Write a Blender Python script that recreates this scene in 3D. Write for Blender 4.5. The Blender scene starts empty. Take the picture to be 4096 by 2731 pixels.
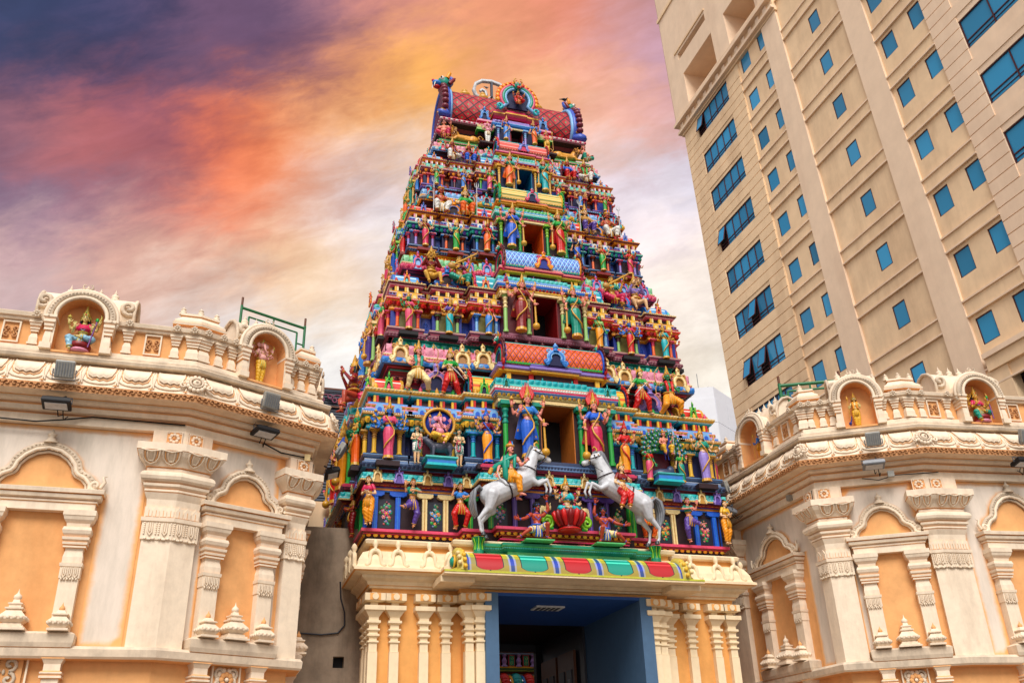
import bpy, math, random
from mathutils import Vector, Matrix
R=math.radians; PI=math.pi; sin=math.sin; cos=math.cos
sc=bpy.context.scene; COL=sc.collection
random.seed(7)
# ---------------------------------------------------------------- camera
cd=bpy.data.cameras.new('camera'); cam=bpy.data.objects.new('camera',cd); COL.objects.link(cam); sc.camera=cam
cd.sensor_width=36; cd.lens=913.96/1024*36; cd.clip_start=.1; cd.clip_end=2000
_r=Vector((.95537,-.29416,-.02705)); _u=Vector((-.10879,-.4355,.89359)); _f=Vector((.27464,.85077,.44807))
_m=Matrix((_r,_u,-_f)).transposed().to_4x4(); _m.translation=Vector((-6.447,-18.2,1.6)); cam.matrix_world=_m
# ---------------------------------------------------------------- sky
def lin(c):
    return tuple((x/255/12.92 if x/255<=.04045 else ((x/255+.055)/1.055)**2.4) for x in c)
w=bpy.data.worlds.new('World'); sc.world=w; w.use_nodes=True
N=w.node_tree.nodes; L=w.node_tree.links; N.clear()
SUN_EL,SUN_AZ=48,R(197)   # azimuth the light comes from, clockwise from +y
def nd(t,**k):
    n=N.new(t)
    for a,b in k.items(): setattr(n,a,b)
    return n
def math_(op,a,b=None,c=None):
    n=nd('ShaderNodeMath',operation=op)
    for i,x in enumerate((a,b,c)):
        if x is None: continue
        if isinstance(x,(int,float)): n.inputs[i].default_value=x
        else: L.new(x,n.inputs[i])
    return n.outputs[0]
def vmath(op,a,b=None,s=None,out=0):
    n=nd('ShaderNodeVectorMath',operation=op)
    for i,x in enumerate((a,b)):
        if x is None: continue
        if isinstance(x,(tuple,list)): n.inputs[i].default_value=x
        else: L.new(x,n.inputs[i])
    if s is not None:
        if isinstance(s,(int,float)): n.inputs['Scale'].default_value=s
        else: L.new(s,n.inputs['Scale'])
    return n.outputs[out]
tc=nd('ShaderNodeTexCoord'); D=tc.outputs['Generated']
def pxdir(x,y):
    v=_r*(x-512)/913.96-_u*(y-341)/913.96+_f; return v.normalized()
# streaky cloud coordinates: long along the drift of the clouds, short across it
e1=(pxdir(560,110)-pxdir(60,250)).normalized(); e3=pxdir(300,200); e2=e3.cross(e1).normalized(); e3=e1.cross(e2)
def streak(a,b,c):
    cx=nd('ShaderNodeCombineXYZ')
    L.new(math_('MULTIPLY',vmath('DOT_PRODUCT',D,tuple(e1),out=1),a),cx.inputs[0])
    L.new(math_('MULTIPLY',vmath('DOT_PRODUCT',D,tuple(e2),out=1),b),cx.inputs[1])
    L.new(math_('MULTIPLY',vmath('DOT_PRODUCT',D,tuple(e3),out=1),c),cx.inputs[2]); return cx.outputs[0]
def noise(vec,scale,detail,rough=.5,dist=0.):
    n=nd('ShaderNodeTexNoise'); n.inputs['Scale'].default_value=scale; n.inputs['Detail'].default_value=detail
    n.inputs['Roughness'].default_value=rough; n.inputs['Distortion'].default_value=dist; L.new(vec,n.inputs['Vector']); return n
S1=streak(3.0,8.5,4.)
n1=noise(S1,1.6,8,.6,.4); n2=noise(streak(5,13,7),1.8,8,.6,.4)
off=vmath('SCALE',vmath('SUBTRACT',n1.outputs['Color'],(.5,.5,.5)),s=.06)
off2=vmath('SCALE',vmath('SUBTRACT',n2.outputs['Color'],(.5,.5,.5)),s=.07)
n3=noise(streak(12,28,14),1.8,8,.62,.4)
off3=vmath('SCALE',vmath('SUBTRACT',n3.outputs['Color'],(.5,.5,.5)),s=.06)
W=vmath('NORMALIZE',vmath('ADD',vmath('ADD',vmath('ADD',D,off),off2),off3))
pts=[(30,30,58,66,98),(200,60,52,60,92),(330,60,66,66,100),(480,40,112,84,112),(620,40,104,80,108),(760,40,146,104,120),(880,40,196,128,124),(1000,40,212,140,122),(1150,40,226,146,112),(1300,50,222,138,112),(1420,60,196,142,140),(1500,120,186,146,164),
(50,190,58,64,98),(200,150,60,62,94),(320,200,92,74,104),(430,150,116,84,108),(560,120,104,78,106),(600,200,86,66,96),(700,160,128,84,104),(780,200,178,110,100),(850,150,222,146,98),(900,190,242,168,88),(960,150,255,186,84),(1050,130,240,168,102),(1150,150,228,158,120),(1250,210,240,178,128),(1360,170,226,158,134),(1460,250,234,166,140),(1530,300,222,170,160),(1550,200,196,158,172),
(40,270,92,76,106),(100,340,208,122,110),(200,330,226,116,92),(290,300,210,104,90),(60,320,160,102,110),(180,260,118,84,106),(340,270,112,78,104),(420,330,206,104,84),(480,300,196,100,82),(540,290,214,116,84),(600,330,250,132,72),(560,390,252,134,76),(500,420,240,130,94),(660,280,222,136,88),(700,330,246,154,86),(780,270,252,172,86),(800,330,248,184,116),(880,300,246,190,128),(920,340,230,196,168),
(40,420,92,90,122),(150,400,96,88,118),(250,410,110,90,116),(350,400,132,96,116),(330,340,148,92,104),(60,470,124,104,130),(300,470,176,124,126),(420,450,216,134,110),(600,450,226,148,118),(690,420,214,160,144),(760,360,206,170,160),(800,380,184,164,170),(860,400,206,188,190),(930,410,222,208,212),
(60,540,186,146,150),(180,520,158,124,142),(300,560,200,146,138),(400,520,206,146,134),(520,520,214,158,140),(650,500,232,186,150),(740,500,224,194,180),(850,490,218,212,220),
(60,610,206,166,156),(200,600,214,168,150),(330,590,218,166,142),(450,600,222,176,148),(560,610,232,182,142),(660,620,246,196,142),(740,650,244,206,160),(780,580,238,210,188),(850,600,234,222,216),
(60,680,200,178,178),(250,650,224,184,164),(400,660,230,204,188),(560,680,232,220,214),(700,700,236,224,214),(100,640,190,168,174),(450,720,228,222,222),(780,800,242,238,234),(600,800,236,234,234),(500,850,238,234,230),
(1380,330,232,200,190),(1400,230,236,178,150),(1450,400,220,208,222),(1500,480,232,220,222),(1550,420,200,202,222),(1530,520,236,218,216),(1600,650,242,228,216),(1650,760,244,234,224),(1650,900,244,238,226),(1600,840,240,224,204),
(2000,100,190,160,170),(2200,900,232,222,216),(1200,-400,190,150,150),(400,-400,90,86,116),(-500,200,120,106,130),(-500,900,215,205,205)]
K=620.
num=None; den=None
dirs=[(pxdir(x*.43537,y*.43537),lin((a,b,c)),K) for x,y,a,b,c in pts]
dirs+=[(Vector((0,0,1)),lin((186,170,180)),3.),(Vector((.1,.97,.1)).normalized(),lin((240,232,226)),4.),(Vector((-.3,-1,.3)).normalized(),lin((236,230,226)),3.),(Vector((1,-.2,.2)).normalized(),lin((226,214,208)),3.),(Vector((-1,-.2,.2)).normalized(),lin((224,216,212)),3.),(Vector((0,0,-1)),lin((120,115,108)),3.)]
acc=None; wsum=None
for d,c,k in dirs:
    dp=vmath('DOT_PRODUCT',W,tuple(d),out=1)          # |W-d|^2 = 2-2 d.W
    e=math_('EXPONENT',math_('MULTIPLY_ADD',dp,2*k,-2*k)) if k>10 else math_('MULTIPLY',math_('EXPONENT',math_('MULTIPLY_ADD',dp,2*k,-2*k)),2e-7)
    col=vmath('SCALE',c,s=e)
    acc=col if acc is None else vmath('ADD',acc,col)
    wsum=e if wsum is None else math_('ADD',wsum,e)
painted=vmath('SCALE',acc,s=math_('DIVIDE',1.,math_('ADD',wsum,1e-12)))
# fine light/dark texture of the cloud
tex=math_('MULTIPLY',math_('MULTIPLY_ADD',n1.outputs['Fac'],.7,.66),math_('MULTIPLY',math_('MULTIPLY_ADD',n2.outputs['Fac'],.30,.86),math_('MULTIPLY_ADD',n3.outputs['Fac'],.42,.79)))
painted=vmath('SCALE',painted,s=tex)
sky=nd('ShaderNodeTexSky',sky_type='NISHITA',sun_disc=False,sun_elevation=R(SUN_EL),sun_rotation=SUN_AZ)
skyc=vmath('SCALE',sky.outputs[0],s=.004)
fin=vmath('ADD',painted,skyc)
bg=nd('ShaderNodeBackground'); bg.inputs['Strength'].default_value=.90; L.new(fin,bg.inputs['Color'])
wo=nd('ShaderNodeOutputWorld'); L.new(bg.outputs[0],wo.inputs['Surface'])
w.cycles.sampling_method='MANUAL'; w.cycles.sample_map_resolution=256
# ---------------------------------------------------------------- sun (soft, through thin cloud)
sd=bpy.data.lights.new('sun','SUN'); sd.energy=2.9; sd.angle=R(32); sd.color=(1,.97,.935)
so=bpy.data.objects.new('sun',sd); COL.objects.link(so)
sdir=Vector((sin(SUN_AZ)*cos(R(SUN_EL)),cos(SUN_AZ)*cos(R(SUN_EL)),sin(R(SUN_EL))))
so.rotation_euler=sdir.to_track_quat('Z','Y').to_euler(); so.location=sdir*60
vs=sc.view_settings; vs.view_transform='Standard'; vs.look='None'; vs.exposure=.27; vs.gamma=1; vs.use_curve_mapping=False
sc.cycles.max_bounces=6; sc.cycles.diffuse_bounces=4; sc.cycles.glossy_bounces=2
# ---------------------------------------------------------------- helpers
def new_mat(name):
    m=bpy.data.materials.new(name); m.use_nodes=True; nt=m.node_tree; b=nt.nodes['Principled BSDF']; return m,nt,b
def paint(name,rgb,rough=.5,var=.16,bump=.25,scale=9.,dirt=None,dirtamt=.0,spec=.35,stretch=1.):
    m,nt,b=new_mat(name); n=nt.nodes; l=nt.links; c=lin(rgb)
    t=n.new('ShaderNodeTexCoord'); mp=n.new('ShaderNodeMapping'); mp.inputs['Scale'].default_value=(1,1,1/stretch); l.new(t.outputs['Object'],mp.inputs[0])
    no=n.new('ShaderNodeTexNoise'); no.inputs['Scale'].default_value=scale; no.inputs['Detail'].default_value=6; no.inputs['Roughness'].default_value=.65; l.new(mp.outputs[0],no.inputs['Vector'])
    mr=n.new('ShaderNodeMapRange'); mr.inputs[1].default_value=.3; mr.inputs[2].default_value=.7; mr.inputs[3].default_value=1-var; mr.inputs[4].default_value=1+var*.35; l.new(no.outputs['Fac'],mr.inputs[0])
    vm=n.new('ShaderNodeVectorMath'); vm.operation='SCALE'; vm.inputs[0].default_value=c; l.new(mr.outputs[0],vm.inputs['Scale'])
    out=vm.outputs[0]
    if dirt:
        n2=n.new('ShaderNodeTexNoise'); n2.inputs['Scale'].default_value=scale*.22; n2.inputs['Detail'].default_value=8; n2.inputs['Roughness'].default_value=.7
        mp2=n.new('ShaderNodeMapping'); mp2.inputs['Scale'].default_value=(1.6,1.6,.35); l.new(t.outputs['Object'],mp2.inputs[0]); l.new(mp2.outputs[0],n2.inputs['Vector'])
        r2=n.new('ShaderNodeMapRange'); r2.inputs[1].default_value=.45; r2.inputs[2].default_value=.75; r2.inputs[3].default_value=0; r2.inputs[4].default_value=dirtamt; l.new(n2.outputs['Fac'],r2.inputs[0])
        mx=n.new('ShaderNodeMix'); mx.data_type='RGBA'; l.new(r2.outputs[0],mx.inputs['Factor']); l.new(out,mx.inputs['A']); mx.inputs['B'].default_value=(*lin(dirt),1); out=mx.outputs['Result']
    l.new(out,b.inputs['Base Color']); b.inputs['Roughness'].default_value=rough; b.inputs['Specular IOR Level'].default_value=spec
    if bump:
        bp=n.new('ShaderNodeBump'); bp.inputs['Strength'].default_value=bump; bp.inputs['Distance'].default_value=.01; l.new(no.outputs['Fac'],bp.inputs['Height']); l.new(bp.outputs[0],b.inputs['Normal'])
    m['_']=1
    return m
PC={}
PAL=dict(red=(206,22,20),dred=(132,14,18),maroon=(84,18,26),plum=(110,30,52),pink=(220,74,112),lpink=(230,146,168),rose=(206,34,84),
 orange=(240,100,22),amber=(246,156,24),yellow=(236,184,50),cream=(240,214,150),gold=(212,156,40),dgold=(160,104,22),ochre=(190,140,60),olive=(104,98,40),
 lime=(140,204,44),green=(26,158,56),dgreen=(10,88,48),teal=(0,146,122),turq=(8,172,180),aqua=(84,202,194),mint=(140,208,156),
 sky=(42,124,206),blue=(22,92,206),dblue=(16,44,140),navy=(20,24,70),lblue=(124,178,226),purple=(88,62,150),lilac=(150,128,206),violet=(110,40,120),
 white=(236,234,226),silver=(196,198,200),grey=(120,124,130),dgrey=(54,56,64),black=(16,15,18),dark=(46,24,30),brown=(104,58,30),slate=(52,66,98),steel=(96,128,172),
 skin=(226,158,112),skinp=(236,146,126),skiny=(226,172,64),sking=(28,150,96),skinb=(38,116,206),skinr=(178,66,40),skinf=(236,190,140),skind=(190,110,74),leaf=(50,110,34))
def M(k):
    if k in PC: return PC[k]
    if k in('gold','dgold'): m=paint(k,PAL[k],.38,.3,.3,30,spec=.6)
    elif k in('dark','navy','black'): m=paint(k,PAL[k],.6,.3,.2,14)
    else: m=paint(k,PAL[k],.40,.2,.22,16,(70,50,50),.16,.45)
    PC[k]=m; return m
class MB:
    def __init__(s,Mx=None): s.v=[];s.f=[];s.mi=[];s.mats=[];s.sm=[];s.M=Mx or Matrix();s.uv=None;s.att=None
    def idx(s,m):
        if isinstance(m,str): m=M(m)
        if m not in s.mats: s.mats.append(m)
        return s.mats.index(m)
    def add(s,vs,fs,m,smooth=False):
        b=len(s.v); Mx=s.M; s.v+= [Mx@Vector(p) for p in vs]; i=s.idx(m)
        for f in fs: s.f.append([b+q for q in f]); s.mi.append(i); s.sm.append(smooth)
    def box(s,x0,x1,y0,y1,z0,z1,m,bev=0):
        if bev<=0:
            s.add([(x0,y0,z0),(x1,y0,z0),(x1,y1,z0),(x0,y1,z0),(x0,y0,z1),(x1,y0,z1),(x1,y1,z1),(x0,y1,z1)],[(0,3,2,1),(4,5,6,7),(0,1,5,4),(1,2,6,5),(2,3,7,6),(3,0,4,7)],m)
        else:
            s.stack([(x0,y0),(x1,y0),(x1,y1),(x0,y1)],[(z0,-bev),(z0+bev,0),(z1-bev,0),(z1,-bev)],m)
    def stack(s,poly,lev,m,caps=True):
        """closed polygon poly lofted through levels (z,offset[,mat])"""
        rings=[]
        for l in lev: rings.append([(p[0],p[1],l[0]) for p in offset(poly,l[1],True)])
        n=len(poly)
        for a in range(len(rings)-1):
            mm=lev[a][2] if len(lev[a])>2 else m
            vs=rings[a]+rings[a+1]; s.add(vs,[(i,(i+1)%n,n+(i+1)%n,n+i) for i in range(n)],mm)
        if caps:
            s.add(rings[0],[list(range(n))[::-1]],lev[0][2] if len(lev[0])>2 else m); s.add(rings[-1],[list(range(n))],lev[-2][2] if len(lev[-2])>2 else m)
    def lathe(s,prof,c,m,seg=10,sx=1,sy=1,sq=False,smooth=True,rot=None):
        n=4 if sq else seg; a0=PI/4 if sq else 0; k=math.sqrt(2) if sq else 1
        Rm=rot or Matrix.Identity(3); c=Vector(c); vs=[]
        for r,z in prof:
            for i in range(n):
                a=a0+2*PI*i/n; vs.append(c+Rm@Vector((r*k*cos(a)*sx,r*k*sin(a)*sy,z)))
        fs=[]
        for j in range(len(prof)-1):
            for i in range(n): fs.append((j*n+i,j*n+(i+1)%n,(j+1)*n+(i+1)%n,(j+1)*n+i))
        s.add(vs,fs,m,smooth and not sq); q=len(prof)-1
        if prof[0][0]>1e-4: s.add(vs[:n],[list(range(n))[::-1]],m)
        if prof[-1][0]>1e-4: s.add(vs[q*n:],[list(range(n))],m)
    def sph(s,c,r,m,seg=8,rings=5,rot=None):
        r=(r,r,r) if isinstance(r,(int,float)) else r
        p=[(max(1e-5,sin(PI*i/rings)),-cos(PI*i/rings)*r[2]) for i in range(rings+1)]
        s.lathe([(a,z) for a,z in p],c,m,seg,r[0],r[1],rot=rot)
    def tube(s,pts,r,m,seg=6,closed=False,flat=None,smooth=True,caps=True):
        pts=[Vector(p) for p in pts]; n=len(pts); rs=r if isinstance(r,(list,tuple)) else [r]*n; vs=[]; prev=None
        for i in range(n):
            if closed: t=pts[(i+1)%n]-pts[i-1]
            else: t=pts[min(i+1,n-1)]-pts[max(i-1,0)]
            t=t.normalized() if t.length>1e-9 else Vector((0,0,1))
            if prev is None:
                a=Vector(flat) if flat else (Vector((0,0,1)) if abs(t.z)<.9 else Vector((1,0,0)))
                u=t.cross(a).normalized()
            else: u=(prev-t*prev.dot(t)).normalized()
            prev=u; w_=t.cross(u)
            for k in range(seg):
                a=2*PI*k/seg+PI/seg; vs.append(pts[i]+(u*cos(a)+w_*sin(a))*rs[i])
        fs=[]; q=n if closed else n-1
        for j in range(q):
            for k in range(seg): fs.append((j*seg+k,j*seg+(k+1)%seg,((j+1)%n)*seg+(k+1)%seg,((j+1)%n)*seg+k))
        s.add(vs,fs,m,smooth)
        if not closed and caps: s.add(vs[:seg],[list(range(seg))[::-1]],m); s.add(vs[-seg:],[list(range(seg))],m)
    def ext(s,ol,y0,y1,m,m2=None):
        """outline in xz, extruded along y; y0 front"""
        n=len(ol); vs=[(x,y0,z) for x,z in ol]+[(x,y1,z) for x,z in ol]
        s.add(vs,[list(range(n)),list(range(2*n-1,n-1,-1))],m); s.add(vs,[(i,n+i,n+(i+1)%n,(i+1)%n) for i in range(n)],m2 or m)
    def sweep(s,poly,prof,closed=True,top=None,bot=None,smooth=False):
        rings=[[(p[0],p[1],q[1]) for p in offset(poly,q[0],closed)] for q in prof]; n=len(poly)
        for a in range(len(prof)-1):
            s.add(rings[a]+rings[a+1],[(i,(i+1)%n,n+(i+1)%n,n+i) for i in range(n if closed else n-1)],prof[a][2] if len(prof[a])>2 else 'white',smooth)
        if top: s.add(rings[-1],[list(range(n))],top)
        if bot: s.add(rings[0],[list(range(n))[::-1]],bot)
    def petals(s,poly,o,z,sp,h,d,m,closed=True,up=False,maxy=None,m2=None,f=.92):
        P=offset(poly,o,closed); n=len(P); k0=0
        for i in range(n if closed else n-1):
            a=P[i]; b=P[(i+1)%n]; t=b-a; ln=t.length
            if ln<sp*.7: continue
            t/=ln; nn=Vector((t.y,-t.x))
            if nn.y>.5: continue
            k=max(1,int(ln/sp)); st=ln/k; w_=st*f/2
            for j in range(k):
                c=a+t*(j+.5)*st; q=1 if not up else -1
                if maxy is not None and c.y>maxy: continue
                def p(u,v,e): return (c.x+t.x*u+nn.x*e,c.y+t.y*u+nn.y*e,z+q*v)
                vs=[p(-w_,h/2,0),p(w_,h/2,0),p(w_,-h*.1,0),p(w_*.5,-h*.42,0),p(-w_*.5,-h*.42,0),p(-w_,-h*.1,0),p(0,h*.1,d)]
                fs=[(6,0,1),(6,1,2),(6,2,3),(6,3,4),(6,4,5),(6,5,0)]
                if q>0: fs=[x[::-1] for x in fs]
                s.add(vs,fs,(m2 if (m2 and j%2) else m))
    def beads(s,pts,r,m):
        for p in pts:
            x,y,z=p; s.add([(x-r,y,z),(x,y-r,z),(x+r,y,z),(x,y+r,z),(x,y,z+r),(x,y,z-r)],[(0,1,4),(1,2,4),(2,3,4),(3,0,4),(1,0,5),(2,1,5),(3,2,5),(0,3,5)],m,True)
    def mesh(s,name):
        me=bpy.data.meshes.new(name); me.from_pydata([tuple(v) for v in s.v],[],s.f)
        for m in s.mats: me.materials.append(m)
        me.polygons.foreach_set('material_index',s.mi); me.polygons.foreach_set('use_smooth',s.sm); 
        if s.att is not None:
            a=me.attributes.new('aura','FLOAT','POINT'); a.data.foreach_set('value',s.att)
        if s.uv is not None:
            ul=me.uv_layers.new(name='UVMap'); k=0
            for poly in me.polygons:
                for li in poly.loop_indices: ul.data[li].uv=s.uv[me.loops[li].vertex_index]
        me.update(); return me
    def build(s,name,parent=None,kind=None,label=None):
        return link(name,s.mesh(name),parent,kind,label)
def link(name,me,parent=None,kind=None,label=None,loc=None):
    o=bpy.data.objects.new(name,me); COL.objects.link(o)
    if parent is not None:
        o.parent=parent; base=parent.get('_org')
        if base is not None: o.location=-Vector(base)
    if loc is not None: o.location=loc
    if kind: o['kind']=kind
    if label: o['label']=label
    return o
def thing(name,label,cat,org=None,group=None):
    o=bpy.data.objects.new(name,None); COL.objects.link(o); o.empty_display_size=.2; o['label']=label; o['category']=cat
    if group: o['group']=group
    if org is not None: o.location=org; o['_org']=list(org)
    return o
def tag(o,label,cat,group=None):
    o['label']=label; o['category']=cat
    if group: o['group']=group
    return o
def V2(p): return p if isinstance(p,Vector) else Vector((p[0],p[1]))
def offset(poly,o,closed=True):
    P=[V2(p).to_2d() for p in poly]; n=len(P); out=[]
    if abs(o)<1e-9: return P
    def nrm(a,b): t=(b-a).normalized(); return Vector((t.y,-t.x))
    for i in range(n):
        if closed: n1=nrm(P[i-1],P[i]); n2=nrm(P[i],P[(i+1)%n])
        else:
            n1=nrm(P[i-1],P[i]) if i>0 else nrm(P[0],P[1]); n2=nrm(P[i],P[i+1]) if i<n-1 else n1
        dd=1+n1.dot(n2)
        out.append(P[i]+(n1+n2)*(o/max(dd,.2)))
    return out
def arc(cx,cz,r,a0,a1,n,ry=None):
    ry=ry or r; return [(cx+r*cos(R(a0+(a1-a0)*i/(n-1))),cz+ry*sin(R(a0+(a1-a0)*i/(n-1)))) for i in range(n)]
# ================================================================ painted gateway tower
YC=1.95
tower=thing('temple_gateway_tower','tall tapering temple gateway tower covered in brightly painted tiers of sculpture above a blue doorway','tower',(0,YC,0))
def inst(me,name,parent,loc,rotz=0,s=(1,1,1),mats=None,rx=0,label=None):
    o=bpy.data.objects.new(name,me); COL.objects.link(o); o.parent=parent; o.location=loc; o.rotation_euler=(rx,0,rotz); o.scale=s
    if mats:
        for i,k in enumerate(mats):
            if k and i<len(o.material_slots): o.material_slots[i].link='OBJECT'; o.material_slots[i].material=M(k)
    if label: o['label']=label
    return o
def spiral(cx,cz,r0,r1,a0,turn,n,y=0,k=1):
    return [(cx+k*(r0+(r1-r0)*i/(n-1))*cos(R(a0+turn*i/(n-1))),y,cz+(r0+(r1-r0)*i/(n-1))*sin(R(a0+turn*i/(n-1)))) for i in range(n)]
def gav_mesh(fancy=True):
    b=MB(); a=arc(0,.34,.25,-25,205,13); arch=[(.40,.06),(.30,.12)]+a+[(-.30,.12),(-.40,.06)]
    b.tube([(x,0,z) for x,z in arch],.085,'white',6)
    for k in(1,-1): b.tube(spiral(.36*k,.13,.13,.02,-90,-400,10,-.02,k),.05,'white',5)
    b.tube([(x*1.27,-.03,(z-.34)*1.22+.35) for x,z in a],.04,'gold',4)
    b.tube([(x*.76,-.05,(z-.34)*.76+.34) for x,z in a],.03,'gold',4)
    if fancy:
        for k in(1,-1):
            b.tube(spiral(.27*k,.62,.1,.02,180,-380,8,-.02,k),.035,'gold',4)
    b.lathe([(.16,.62),(.1,.68),(.07,.74),(.1,.77),(.02,.8)],(0,0,0),'white',6)
    b.sph((0,-.02,.84),(.105,.07,.105),'white',8,5); b.sph((0,-.09,.84),.045,'gold',6,4); b.lathe([(.05,.92),(.06,.95),(.001,1.03)],(0,0,0),'gold',5)
    b.ext([(.3,.0),(.22,.34)]+arc(0,.34,.2,0,180,7)+[(-.22,.34),(-.3,0)],.0,.06,'dark')
    return b.mesh('horseshoe_ornament')
GAV=gav_mesh(); GAV.materials.clear() if False else None
# slots: white(main) gold(rim) dark(hollow)
def gav(parent,x,y,z,w,h,mats,rotz=0,rx=0,name='horseshoe_ornament'):
    return inst(GAV,name,parent,(x,y,z),rotz,(w/.98,h*.9,h),mats,rx)
def col_mesh():
    b=MB(); b.lathe([(.5,0),(.5,.05),(.36,.07),(.36,.60)],(0,0,0),'white',8,smooth=False)
    b.lathe([(.3,.60),(.44,.62),(.44,.65),(.3,.67),(.3,.70),(.44,.72),(.44,.75),(.3,.77),(.34,.80),(.5,.84),(.5,.87),(.36,.885)],(0,0,0),'gold',8,smooth=False)
    b.lathe([(.4,.885),(.72,.93)],(0,0,0),'white',8,smooth=False); b.lathe([(.85,.93),(.85,1.0)],(0,0,0),'gold',sq=True)
    return b.mesh('colonette')
COLM=col_mesh()
def colonette(parent,x,y,z,r,h,mats,rotz=0): return inst(COLM,'colonette',parent,(x,y,z),rotz,(r*2,r*2,h),mats)
def makara_mesh():
    # horned lion-dragon face that crowns the horseshoe ends, faces -y
    b=MB(); b.sph((0,0,.3),(.26,.22,.26),'teal',8,6); b.sph((0,-.2,.2),(.17,.16,.12),'teal',8,5)
    for k in(1,-1):
        b.sph((.12*k,-.19,.38),.075,'white',6,4); b.sph((.12*k,-.25,.38),.035,'black',5,3)
        b.tube([(.12*k,-.05,.48),(.26*k,-.08,.6),(.22*k,-.12,.74),(.1*k,-.14,.72)],[.08,.06,.04,.02],'gold',5)
        b.tube([(.2*k,0,.3),(.4*k,.02,.42),(.36*k,.02,.62)],[.09,.06,.01],'red',5)
        b.tube([(.09*k,-.3,.14),(.08*k,-.33,.0)],[.03,.006],'white',4)
        b.tube([(.1*k,-.24,.47),(.18*k,-.22,.52)],.03,'red',4)
    b.box(-.1,.1,-.34,-.2,.02,.1,'red'); b.sph((0,-.35,.24),.05,'rose',6,4); b.lathe([(.12,.5),(.14,.56),(.05,.66),(.001,.8)],(0,0,0),'gold',6)
    return b.mesh('lion_mask')
MAK=makara_mesh()
def horseshoe_end_mesh():
    # disc closing a barrel roof, faces -y, radius 1, slots: face, rim, flame
    b=MB(); o=[(.75,-.55)]+arc(0,0,1,-30,210,21)+[(-.75,-.55)]
    b.ext(o,0,.16,'blue'); b.tube([(x*.98,-.03,z*.98) for x,z in o],.1,'red',6)
    b.tube([(x*.72,-.05,z*.72) for x,z in o[1:-1]],.07,'white',5); b.tube([(x*.5,-.05,z*.5) for x,z in o[1:-1]],.06,'teal',5)
    for x,z in arc(0,0,1.1,-20,200,17): b.sph((x,.02,z),(.1,.07,.13),'red',5,4)
    for k in(1,-1): b.tube(spiral(.85*k,-.5,.3,.03,-90,-420,12,-.04,k),.1,'white',6)
    b.ext(arc(0,-.05,.36,0,180,8)+[(-.36,-.5),(.36,-.5)],-.03,.02,'dark')
    return b.mesh('horseshoe_end')
HSE=horseshoe_end_mesh()   # blue red white teal dark
def scale_mat(name,c1,c2,c3,kind):
    m,nt,b=new_mat(name); n=nt.nodes; l=nt.links
    uv=n.new('ShaderNodeUVMap'); uv.uv_map='UVMap'; sx=n.new('ShaderNodeSeparateXYZ'); l.new(uv.outputs[0],sx.inputs[0])
    def mt(op,a,bb=None,c=None):
        q=n.new('ShaderNodeMath'); q.operation=op
        for i,x in enumerate((a,bb,c)):
            if x is None: continue
            if isinstance(x,(int,float)): q.inputs[i].default_value=x
            else: l.new(x,q.inputs[i])
        return q.outputs[0]
    U,Vv=sx.outputs[0],sx.outputs[1]
    if kind=='stripe':
        d=mt('PINGPONG',mt('ADD',Vv,0.),.5); edge=mt('LESS_THAN',d,.10); e2=mt('LESS_THAN',mt('ABSOLUTE',mt('SUBTRACT',d,.3)),.05); dot=e2
    else:
        a=mt('PINGPONG',mt('ADD',U,Vv),.5); c=mt('PINGPONG',mt('SUBTRACT',U,Vv),.5); mn=mt('MINIMUM',a,c)
        edge=mt('LESS_THAN',mn,.07); dot=mt('GREATER_THAN',mn,.40)
    mx=n.new('ShaderNodeMix'); mx.data_type='RGBA'; l.new(edge,mx.inputs['Factor']); mx.inputs['A'].default_value=(*lin(c1),1); mx.inputs['B'].default_value=(*lin(c2),1)
    m2=n.new('ShaderNodeMix'); m2.data_type='RGBA'; l.new(dot,m2.inputs['Factor']); l.new(mx.outputs['Result'],m2.inputs['A']); m2.inputs['B'].default_value=(*lin(c3),1)
    l.new(m2.outputs['Result'],b.inputs['Base Color']); b.inputs['Roughness'].default_value=.45
    if kind!='stripe':
        bp=n.new('ShaderNodeBump'); bp.inputs['Strength'].default_value=.6; bp.inputs['Distance'].default_value=.03; l.new(mn,bp.inputs['Height']); l.new(bp.outputs[0],b.inputs['Normal'])
    return m
SC=dict(T1=scale_mat('orange_scale_tiles',(222,92,30),(120,22,14),(70,80,180),'d'),T2=scale_mat('blue_diamond_tiles',(52,130,214),(190,220,240),(200,60,60),'d'),
 roof=scale_mat('red_lattice_tiles',(176,24,34),(24,10,14),(70,150,90),'d'),
 T3=scale_mat('cream_banded_roof',(228,178,70),(60,120,60),(250,226,160),'stripe'),T4=scale_mat('red_banded_roof',(206,52,44),(250,180,170),(240,120,100),'stripe'),
 redw=scale_mat('red_white_banded_roof',(212,44,26),(244,232,220),(212,44,26),'stripe'),orw=scale_mat('orange_yellow_banded_roof',(240,170,40),(224,80,24),(250,206,80),'stripe'),
 tealw=scale_mat('teal_white_banded_roof',(40,170,180),(226,240,236),(20,120,150),'stripe'),skyw=scale_mat('sky_blue_banded_roof',(90,170,220),(230,240,245),(60,120,190),'stripe'))
def barrel_mesh(L,r,z0,y,mat,nu,nv,hk=1.15,deg=(-35,215),seg=18):
    """half-cylinder roof along x centred on x=0"""
    b=MB(); pr=[(y+r*cos(R(a)),z0+r*.55+r*hk*sin(R(a))) for a in [deg[0]+(deg[1]-deg[0])*i/seg for i in range(seg+1)]]
    vs=[];uv=[]
    for sx_ in(-1,1):
        for i,(yy,zz) in enumerate(pr): vs.append((sx_*L/2,yy,zz)); uv.append((nu*(sx_+1)/2,nv*i/seg))
    n=seg+1; b.add(vs,[(i,i+1,n+i+1,n+i) for i in range(seg)],mat,True); b.uv=uv; return b
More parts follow.
